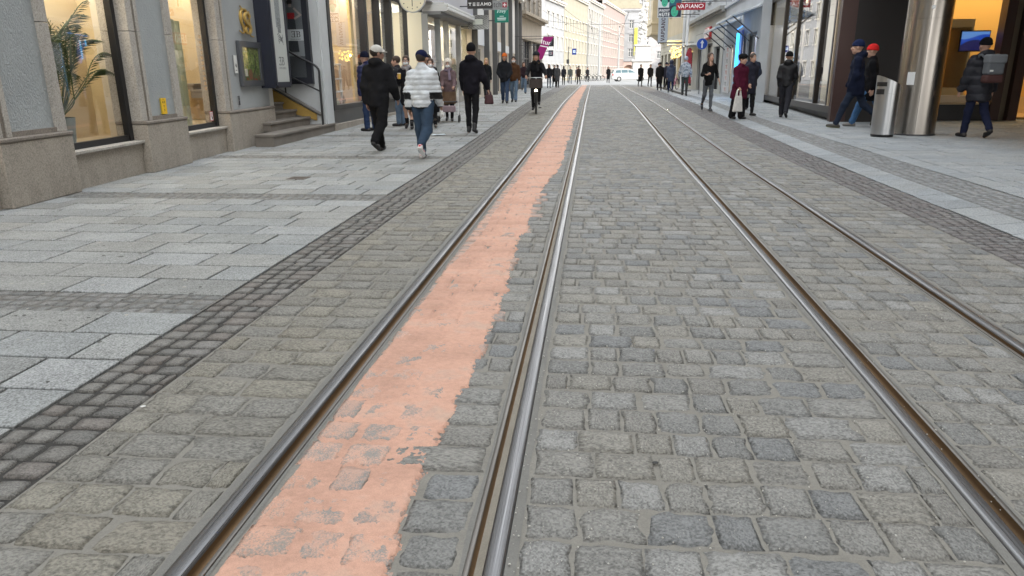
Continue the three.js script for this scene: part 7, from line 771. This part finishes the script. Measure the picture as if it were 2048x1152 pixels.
// ---------- things carried and small things ----------
const hold = (p, i) => p.localToWorld(V(...p.J.arm[i].wr.map((c, k) => c + p.J.arm[i].f[k] * 0.08)));
{ const q = hold(cupP, 1), c = thing('paper_cup', 'yellow paper cup in the hand of the masked woman with grey scarf', 'cup', [q.x, q.y - 0.05, q.z + 0.02]); part('cup', new THREE.CylinderGeometry(0.042, 0.032, 0.12, 18).translate(0, 0.06, 0), mat([0.62, 0.36, 0.06], 0.6), c); part('lid', new THREE.CylinderGeometry(0.036, 0.044, 0.018, 18).translate(0, 0.128, 0), mat([0.7, 0.62, 0.5], 0.5), c); }
{ const q = cupP.localToWorld(V(0.0, 0, 0)), c = thing('shoulder_bag', 'grey and black patterned shoulder bag beside the masked woman with the cup', 'bag', [q.x - 0.3, q.y + 0.72, q.z + 0.05], 0.2); part('body', rbx(-0.17, 0.17, 0, 0.3, -0.06, 0.06, 0.03), mat([0.2, 0.19, 0.18], 0.7, { map: T.dirt }), c); part('strap', tube([[-0.14, 0.28, 0], [-0.04, 0.7, 0], [0.08, 0.72, 0], [0.14, 0.28, 0]], 0.012, 6), M.dark, c); }
{ const q = hold(whiteP, 1), t = thing('crumpled_tissue', 'small white paper held by the person in white quilted jacket', 'paper', [q.x, q.y - 0.1, q.z]); const g = new THREE.IcosahedronGeometry(0.05, 2), p = g.attributes.position; for (let i = 0; i < p.count; i++) { const k = 0.6 + 0.6 * vn3(p.getX(i) * 60, p.getY(i) * 60, p.getZ(i) * 60, 4); p.setXYZ(i, p.getX(i) * k * 0.8, p.getY(i) * k * 1.3, p.getZ(i) * k); } g.computeVertexNormals(); part('paper', g, M.white, t); }
{ const q = hold(phoneP, 1), c = thing('phone', 'dark phone in the hand of the woman in black turtleneck', 'phone', [q.x, q.y - 0.03, q.z + 0.02], 0.4); part('case', rbx(-0.036, 0.036, 0, 0.145, -0.006, 0.006, 0.005).rotateX(-0.7), M.black, c); part('screen', bx(-0.032, 0.032, 0.01, 0.135, 0.006, 0.0075).rotateX(-0.7), M.darkGlass, c); }
function carrier(name, lb, q, ry, w, h, col, rough, hl) { const b = thing(name, lb, 'bag', [q.x, q.y - h - hl, q.z], ry); const g = new RoundedBoxGeometry(w, h, w * 0.42, 6, 0.04).translate(0, h / 2, 0), p = g.attributes.position; for (let i = 0; i < p.count; i++) { const y = p.getY(i) / h, k = 1.08 - 0.35 * y * y, n = 0.02 * (vn3(p.getX(i) * 14, p.getY(i) * 14, p.getZ(i) * 14, 6) - 0.5); p.setX(i, p.getX(i) * k + n); p.setZ(i, p.getZ(i) * (k - 0.15 * y) + n); } g.computeVertexNormals(); part('body', mUV(g), mat(col, rough, { map: T.cloth }), b); part('handle', [tube([[-w * 0.25, h * 0.96, 0.03], [-0.03, h + hl, 0.01], [0.03, h + hl, 0.01], [w * 0.25, h * 0.96, 0.03]], 0.012, 6), tube([[-w * 0.25, h * 0.96, -0.03], [-0.03, h + hl, -0.01], [0.03, h + hl, -0.01], [w * 0.25, h * 0.96, -0.03]], 0.012, 6)], mat(col, rough), b); return b; }
carrier('plastic_bag', 'white plastic carrier bag hanging from the hand of the old woman in wine red', hold(purpleP, 1), 0.4, 0.26, 0.42, [0.72, 0.7, 0.66], 0.4, 0.16);
carrier('shopping_bag', 'grey green felt shopping bag held behind the back of the grey haired man', hold(bagMan, 0), 0.1, 0.42, 0.36, [0.2, 0.23, 0.22], 0.9, 0.16);
carrier('carrier_bag', 'dark red bag in the right hand of the tall person in black', hold(tallP, 1), 0.3, 0.2, 0.22, [0.06, 0.015, 0.02], 0.6, 0.06);
{ // rucksack
  const b = thing('rucksack', 'grey rucksack with dark red base on the back of the parka walker', 'rucksack'); packP.add(b); b.position.set(0, packP.J.by + 0.08, -0.3); packP.updateMatrixWorld(true); scene.attach(b); const g1 = mat([0.13, 0.14, 0.155], 0.8, { map: T.cloth }); part('pack', rbx(-0.16, 0.16, 0.14, 0.46, -0.08, 0.1, 0.05, 4), g1, b); part('base', rbx(-0.165, 0.165, 0.0, 0.15, -0.085, 0.1, 0.05, 4), mat([0.06, 0.02, 0.018], 0.7), b); part('flap', rbx(-0.17, 0.17, 0.34, 0.5, -0.1, 0.1, 0.04, 4), mat([0.16, 0.17, 0.185], 0.8), b); part('strap', [tube([[0.12, 0.44, 0.1], [0.15, 0.5, 0.22], [0.14, 0.2, 0.3]], 0.02, 6)], g1, b); part('strap', [tube([[-0.12, 0.44, 0.1], [-0.15, 0.5, 0.22], [-0.14, 0.2, 0.3]], 0.02, 6)], g1, b); part('tag', bx(0.06, 0.12, 0.2, 0.23, -0.092, -0.084), M.white, b); }
{ // walking frame on wheels
  const q = oldP.position, f = thing('rollator', 'wheeled walking frame in front of the white haired person', 'walking frame', [q.x + 0.06, q.y, q.z + 0.42], 0.12), m = mat([0.6, 0.6, 0.6], 0.3, { metalness: 0.6 }), tm = mat([0.03, 0.03, 0.03], 0.8);
  for (const s of [-1, 1]) { part('side_frame', [tube([[s * 0.26, 0.86, -0.32], [s * 0.26, 0.88, -0.12], [s * 0.26, 0.8, -0.06], [s * 0.27, 0.16, 0.2]], 0.014, 6, 20), rod([s * 0.26, 0.6, 0.02], [s * 0.27, 0.14, -0.25], 0.014)], m, f); part('grip', rod([s * 0.26, 0.86, -0.33], [s * 0.26, 0.87, -0.18], 0.02), tm, f); for (const z of [0.2, -0.26]) { const w = part('wheel', new THREE.TorusGeometry(0.075, 0.022, 8, 20).rotateY(Math.PI / 2).translate(s * 0.28, 0.097, z), tm, f); part('hub', new THREE.CylinderGeometry(0.06, 0.06, 0.02, 16).rotateZ(Math.PI / 2).translate(s * 0.28, 0.097, z), M.dark, w); } }
  part('seat', rbx(-0.24, 0.24, 0.52, 0.55, -0.15, 0.1, 0.015), tm, f); part('cross_bar', rod([-0.26, 0.4, 0.1], [0.26, 0.4, 0.1], 0.012), m, f); part('basket', [rbx(-0.2, 0.2, 0.28, 0.44, 0.12, 0.28, 0.02)], mat([0.3, 0.22, 0.24], 0.8, { map: T.cloth }), f); }
{ const q = onGround(-3.0, 16.6), s = thing('dropped_paper', 'pale blue white paper lying on the left pavement', 'paper', [q[0] - 0.35, q[1] + 0.004, q[2]], 0.5); const g = new THREE.BoxGeometry(0.3, 0.004, 0.16, 10, 1, 6), p = g.attributes.position; for (let i = 0; i < p.count; i++) p.setY(i, p.getY(i) + 0.014 * vn(p.getX(i) * 14, p.getZ(i) * 14, 5)); g.computeVertexNormals(); part('sheet', g, mat([0.6, 0.68, 0.72], 0.7), s); }
{ const s = thing('drain_grate', 'small square drain grate in the left pavement slabs', 'drain', [-3.9, 0.004, -9.5]); part('frame', [bx(-0.13, 0.13, -0.02, 0.002, -0.13, -0.1), bx(-0.13, 0.13, -0.02, 0.002, 0.1, 0.13), bx(-0.13, -0.1, -0.02, 0.002, -0.1, 0.1), bx(0.1, 0.13, -0.02, 0.002, -0.1, 0.1)], mat([0.12, 0.1, 0.085], 0.7), s); for (let i = 0; i < 5; i++) part('bar', bx(-0.1, 0.1, -0.018, 0.001, -0.09 + i * 0.042, -0.07 + i * 0.042), mat([0.12, 0.1, 0.085], 0.7), s); }
{ // loose chippings between the rails
  const r = rng(77), g = new THREE.IcosahedronGeometry(0.0042, 0), im = new THREE.InstancedMesh(g, mat([0.5, 0.48, 0.44], 0.9), 900), m = new THREE.Matrix4(), q = new THREE.Quaternion(), e = new THREE.Euler(); for (let i = 0; i < 900; i++) { const d = 1.5 + 5 * r() * r(), x = mix(cL(d) + HG + 0.04, cR(d) + HG + 0.3, Math.pow(r(), 1.8)); e.set(r() * 6, r() * 6, 0); q.setFromEuler(e); const s = 0.3 + 0.7 * r() * r(); m.compose(V(x, 0.0015 + 0.002 * s, -d), q, V(s * 1.3, s, s)); im.setMatrixAt(i, m); } im.name = 'chippings'; im.userData = { kind: 'stuff', label: 'pale grit chippings scattered over the setts', category: 'grit' }; scene.add(shade(im)); }
{ // trodden chewing gum on the slabs
  const r = rng(91), g = new THREE.CylinderGeometry(1, 1.15, 1, 9), m = new THREE.Matrix4(), q = new THREE.Quaternion(), im = new THREE.InstancedMesh(g, mat([0.11, 0.108, 0.1], 0.9), 420); for (let i = 0; i < 420; i++) { const left = r() < 0.65, d = left ? 2.6 + 22 * r() * r() : 6 + 18 * r(), x = left ? mix(-6.0, slabL(d) - 0.1, r()) : mix(strR(d) + 0.5, 7.4, r()), s = 0.006 + 0.012 * r() * r(); m.compose(V(x, groundAt(x, d) + 0.0016, -d), q, V(s * (0.8 + 0.5 * r()), 0.0016, s)); im.setMatrixAt(i, m); im.setColorAt(i, r() < 0.7 ? L(1, 1, 1) : L(3.4, 3.3, 3.2)); } im.name = 'gum_spots'; im.userData = { kind: 'stuff', label: 'trodden chewing gum spots on the pavement slabs', category: 'gum' }; scene.add(shade(im)); }
for (const [x, d, lb] of [[1.9, 2.6, 'dark flattened chewing gum blot near the right rail'], [0.28, 2.34, 'dark pit stain on a sett beside the rail'], [-1.86, 2.62, 'white pebble speck beside the left rail']]) { const s = thing('small_spot', lb, 'spot', [x, 0.004, -d]); const g = new THREE.SphereGeometry(0.012, 10, 6).scale(1, 0.12, 0.8); part('blot', g, mat(x < -1 ? [0.6, 0.6, 0.58] : [0.03, 0.03, 0.03], 0.8), s); }
{ // palm in the first shop window
  const q = h1.localToWorld(V(2.42, 0.47, -0.5)), s = thing('potted_palm', 'potted palm with arching fronds inside the first shop window', 'plant', [q.x, q.y, q.z], h1.rotation.y); part('pot', [new THREE.CylinderGeometry(0.2, 0.16, 0.38, 28).translate(0, 0.19, 0)], mat([0.2, 0.235, 0.22], 0.6), s); part('soil', new THREE.CylinderGeometry(0.185, 0.185, 0.02, 24).translate(0, 0.37, 0), mat([0.03, 0.02, 0.015], 0.95), s);
  const r = rng(15), lm = [[0.055, 0.085, 0.02], [0.035, 0.06, 0.018], [0.075, 0.1, 0.028]].map(c => new THREE.MeshPhysicalMaterial({ color: L(...c), roughness: 0.55, side: THREE.DoubleSide, transmission: 0.0 }));
  for (let i = 0; i < 38; i++) { const a = r() * 6.283, len = 0.75 + 0.75 * r(), rise0 = 1.15 + 0.35 * r() - (i > 24 ? 0.5 : 0), pts = []; let x = 0.04 * Math.cos(a), z = 0.04 * Math.sin(a), y = 0.37, el = rise0; const n = 14, rach = []; for (let j = 0; j <= n; j++) { rach.push([x, y, z]); const st = (len + 0.5) / n; x += Math.cos(a) * Math.cos(el) * st; z += Math.sin(a) * Math.cos(el) * st; y += Math.sin(el) * st; if (j > 4) el -= 0.13 + 0.05 * r(); }
    const clampZ = p => [p[0], p[1], clamp(p[2], -0.6, 0.26)]; const gs = [tube(rach.map(clampZ), 0.008, 4, 14)]; const pos = []; for (let j = 5; j <= n; j++) for (const sd of [-1, 1]) for (let w = 0; w < 2; w++) { const t = w * 0.5, p0 = rach[Math.min(n, j)], pm = rach[j - 1], p = [mix(pm[0], p0[0], t), mix(pm[1], p0[1], t), mix(pm[2], p0[2], t)], fx = p0[0] - pm[0], fy = p0[1] - pm[1], fz = p0[2] - pm[2], fl = Math.hypot(fx, fy, fz) || 1, ll = 0.3 * Math.sin(Math.PI * clamp((j - 4 + t) / (n - 2.5), 0.12, 0.95)) + 0.05; const sx = -Math.sin(a) * sd, sz = Math.cos(a) * sd, tip = [p[0] + (sx * 0.6 + fx / fl * 0.75) * ll, p[1] + fy / fl * 0.6 * ll - 0.22 * ll, p[2] + (sz * 0.6 + fz / fl * 0.75) * ll], mid = [mix(p[0], tip[0], 0.45), mix(p[1], tip[1], 0.45) + 0.05 * ll, mix(p[2], tip[2], 0.45)], wv = 0.0095, ux = fx / fl * wv, uz = fz / fl * wv; const A = clampZ(p), B = clampZ([mid[0] + ux, mid[1] + 0.003, mid[2] + uz]), C = clampZ(tip), D = clampZ([mid[0] - ux, mid[1] - 0.003, mid[2] - uz]); pos.push(...A, ...B, ...C, ...A, ...C, ...D); }
    const lg = new THREE.BufferGeometry(); lg.setAttribute('position', new THREE.Float32BufferAttribute(pos, 3)); lg.computeVertexNormals(); gs.push(mUV(lg)); part('frond', gs, lm[i % 3], s); }
  const q2 = h1.localToWorld(V(2.05, 0.47, -0.36)), v = thing('white_flower_plant', 'grey green broad leaved plant beside the palm in the first shop window', 'plant', [q2.x, q2.y, q2.z], h1.rotation.y); part('pot', cyl(0, 0, 0.22, 0, 0.09, 0.11), mat([0.25, 0.27, 0.26], 0.6), v); for (let i = 0; i < 12; i++) { const a = r() * 6.28, y = 0.35 + 0.55 * r(), g = new THREE.SphereGeometry(0.12, 10, 6).scale(1, 0.06, 0.6).rotateZ(0.5 - 0.8 * r()).translate(0.09, 0, 0).rotateY(a).translate(0, y, 0); part('leaf', g, mat([0.2, 0.25, 0.25], 0.5), v); part('stem', rod([0, 0.2, 0], [0.02 * Math.cos(a), y, 0.02 * Math.sin(a)], 0.006), lm[0], v); } }
for (const [u, y, z, lb] of [[6.0, 1.95, -0.85, 'flat white pendant lamp lowest in the second shop window'], [6.4, 2.1, -0.95, 'flat white pendant lamp beside the blue neon in the second shop window'], [5.8, 2.28, -0.85, 'flat white pendant lamp highest at the edge of the second shop window']]) { const q = h1.localToWorld(V(u, y, z)), s = thing('pendant_lamp', lb, 'lamp', [q.x, q.y, q.z], 0, 'pendant lamps'); part('shade', new THREE.CylinderGeometry(0.03, 0.15, 0.05, 28).translate(0, 0.025, 0), mat([0.75, 0.73, 0.68], 0.4), s); part('glow', new THREE.CylinderGeometry(0.13, 0.13, 0.006, 24), M.bulb([1, 0.9, 0.72], 1.6), s); part('socket', cyl(0, 0.05, 0.16, 0, 0.025), M.black, s); part('cable', rod([0, 0.16, 0], [0, 3.34 - y, 0], 0.005), M.dark, s); const l = new THREE.PointLight(L(1, 0.85, 0.6), 0.35, 0); l.position.set(0, -0.04, 0); l.name = 'lamp_light'; s.add(l); }
{ // goods in the black framed shop
  const r = rng(31); const F = (u, y, z) => h2.localToWorld(V(u, y, z)); const ry = h2.rotation.y, sc = 0.965;
  const mk = (name, lb, cat, u, y, z, group) => { const q = F(u, y, z), s = thing(name, lb, cat, [q.x, q.y, q.z], ry, group); s.scale.setScalar(sc); return s; };
  const rk = mk('display_rack', 'white display rack in the first black framed window', 'rack', 3.6, 0.55, -0.55); for (const x of [-0.75, 0.75]) parts('post', [bx(x - 0.025, x + 0.025, 0, 1.05, -0.22, -0.17), bx(x - 0.025, x + 0.025, 0, 1.05, 0.17, 0.22)], M.white, rk); for (const y of [0.35, 0.68, 1.05]) part('shelf', rbx(-0.8, 0.8, y, y + 0.035, -0.24, 0.24, 0.008), M.white, rk);
  const ho = mk('gable_ornament', 'white gabled ornament house on the display rack', 'ornament', 3.75, 1.64, -0.55); part('house', mUV(new THREE.ExtrudeGeometry(new THREE.Shape([[-0.5, 0], [0.5, 0], [0.5, 0.25], [0.05, 0.62], [-0.5, 0.3]].map(p => new THREE.Vector2(...p))), { depth: 0.12, bevelEnabled: true, bevelSize: 0.01, bevelThickness: 0.01 })), mat([0.7, 0.62, 0.55], 0.7, { map: T.dirt }), ho); part('window', [0, 1, 2, 3].map(i => bx(-0.4 + i * 0.22, -0.28 + i * 0.22, 0.06, 0.16, 0.13, 0.136)), mat([0.3, 0.2, 0.15], 0.7), ho);
  const cols = [['white', [0.7, 0.68, 0.62]], ['cream', [0.66, 0.58, 0.4]], ['gold', [0.55, 0.38, 0.12]], ['grey green', [0.3, 0.34, 0.26]], ['pale pink', [0.65, 0.45, 0.4]], ['brown', [0.25, 0.14, 0.07]]], places = [[2.95, 4.5, 0.55, -0.35, 'on the first black framed window floor'], [2.95, 4.4, 0.935, -0.55, 'on the lower rack shelf'], [3.0, 4.4, 1.27, -0.55, 'on the upper rack shelf'], [8.8, 10.6, 0.55, -0.5, 'in the window past the wide black pier'], [11.1, 13.6, 0.55, -0.5, 'in the last black framed window']], ord = ['leftmost', 'second', 'third', 'fourth', 'fifth', 'sixth'];
  places.forEach(([a, b, y, z, where], k) => { for (let i = 0; i < 6; i++) { const [cn, c] = pick(cols, r), u = mix(a, b, (i + 0.5) / 6), kind = Math.floor(r() * 4), s = mk(['gift_box', 'vase', 'lantern', 'ornament_star'][kind], `${cn} ${['box', 'vase', 'lantern', 'star'][kind]}, ${ord[i]} of six ${where}`, ['box', 'vase', 'lantern', 'star'][kind], u, y, z + 0.1 * (r() - 0.5), 'ornaments in the shop windows'), S = 0.85 + 0.35 * r() + (k > 2 ? 0.9 : 0), m = mat(c, 0.6);
    if (kind === 0) { part('box', rbx(-0.09 * S, 0.09 * S, 0, 0.13 * S, -0.07, 0.07, 0.008), m, s); part('ribbon', [bx(-0.012, 0.012, 0, 0.133 * S, -0.072, 0.072)], mat([0.5, 0.08, 0.06], 0.5), s); }
    else if (kind === 1) part('vase', new THREE.LatheGeometry([[0.0, 0], [0.05, 0], [0.085, 0.08], [0.07, 0.15], [0.035, 0.2], [0.045, 0.24]].map(p => new THREE.Vector2(p[0] * S, p[1] * S)), 18), mat(c, 0.35, { side: THREE.DoubleSide }), s);
    else if (kind === 2) { part('frame', [-1, 1].flatMap(x => [-1, 1].map(w => bx(x * 0.06 * S - 0.006, x * 0.06 * S + 0.006, 0.02, 0.2 * S, w * 0.06 - 0.006, w * 0.06 + 0.006))).concat([bx(-0.07 * S, 0.07 * S, 0, 0.02, -0.07, 0.07), new THREE.ConeGeometry(0.095 * S, 0.08 * S, 4).rotateY(0.785).translate(0, 0.24 * S, 0)]), m, s); part('candle', cyl(0, 0.02, 0.11, 0, 0.025), M.white, s); }
    else { const st = new THREE.Shape(); for (let q = 0; q < 10; q++) { const an = q * 0.628 + 1.57, rd = (q % 2 ? 0.05 : 0.12) * S; q ? st.lineTo(rd * Math.cos(an), rd * Math.sin(an)) : st.moveTo(rd * Math.cos(an), rd * Math.sin(an)); } part('star', new THREE.ExtrudeGeometry(st, { depth: 0.03, bevelEnabled: true, bevelSize: 0.008, bevelThickness: 0.008, bevelSegments: 1 }).translate(0, 0.1 * S, 0), m, s); part('stand', bx(-0.05, 0.05, 0, 0.015, -0.03, 0.05), m, s); } } });
  label(h2, 'window_banner', 0.3, 1.9, 0.004, canvasTex(64, 400, c => { c.fillStyle = '#c6cccb'; c.fillRect(0, 0, 64, 400); c.save(); c.translate(16, 60); c.rotate(Math.PI / 2); c.fillStyle = '#8a2f44'; c.font = '52px sans-serif'; c.fillText('SCHALFA', 0, 0, 250); c.restore(); }), [9.2, 2.5, -0.12]);
}
renderer.render(scene, camera);
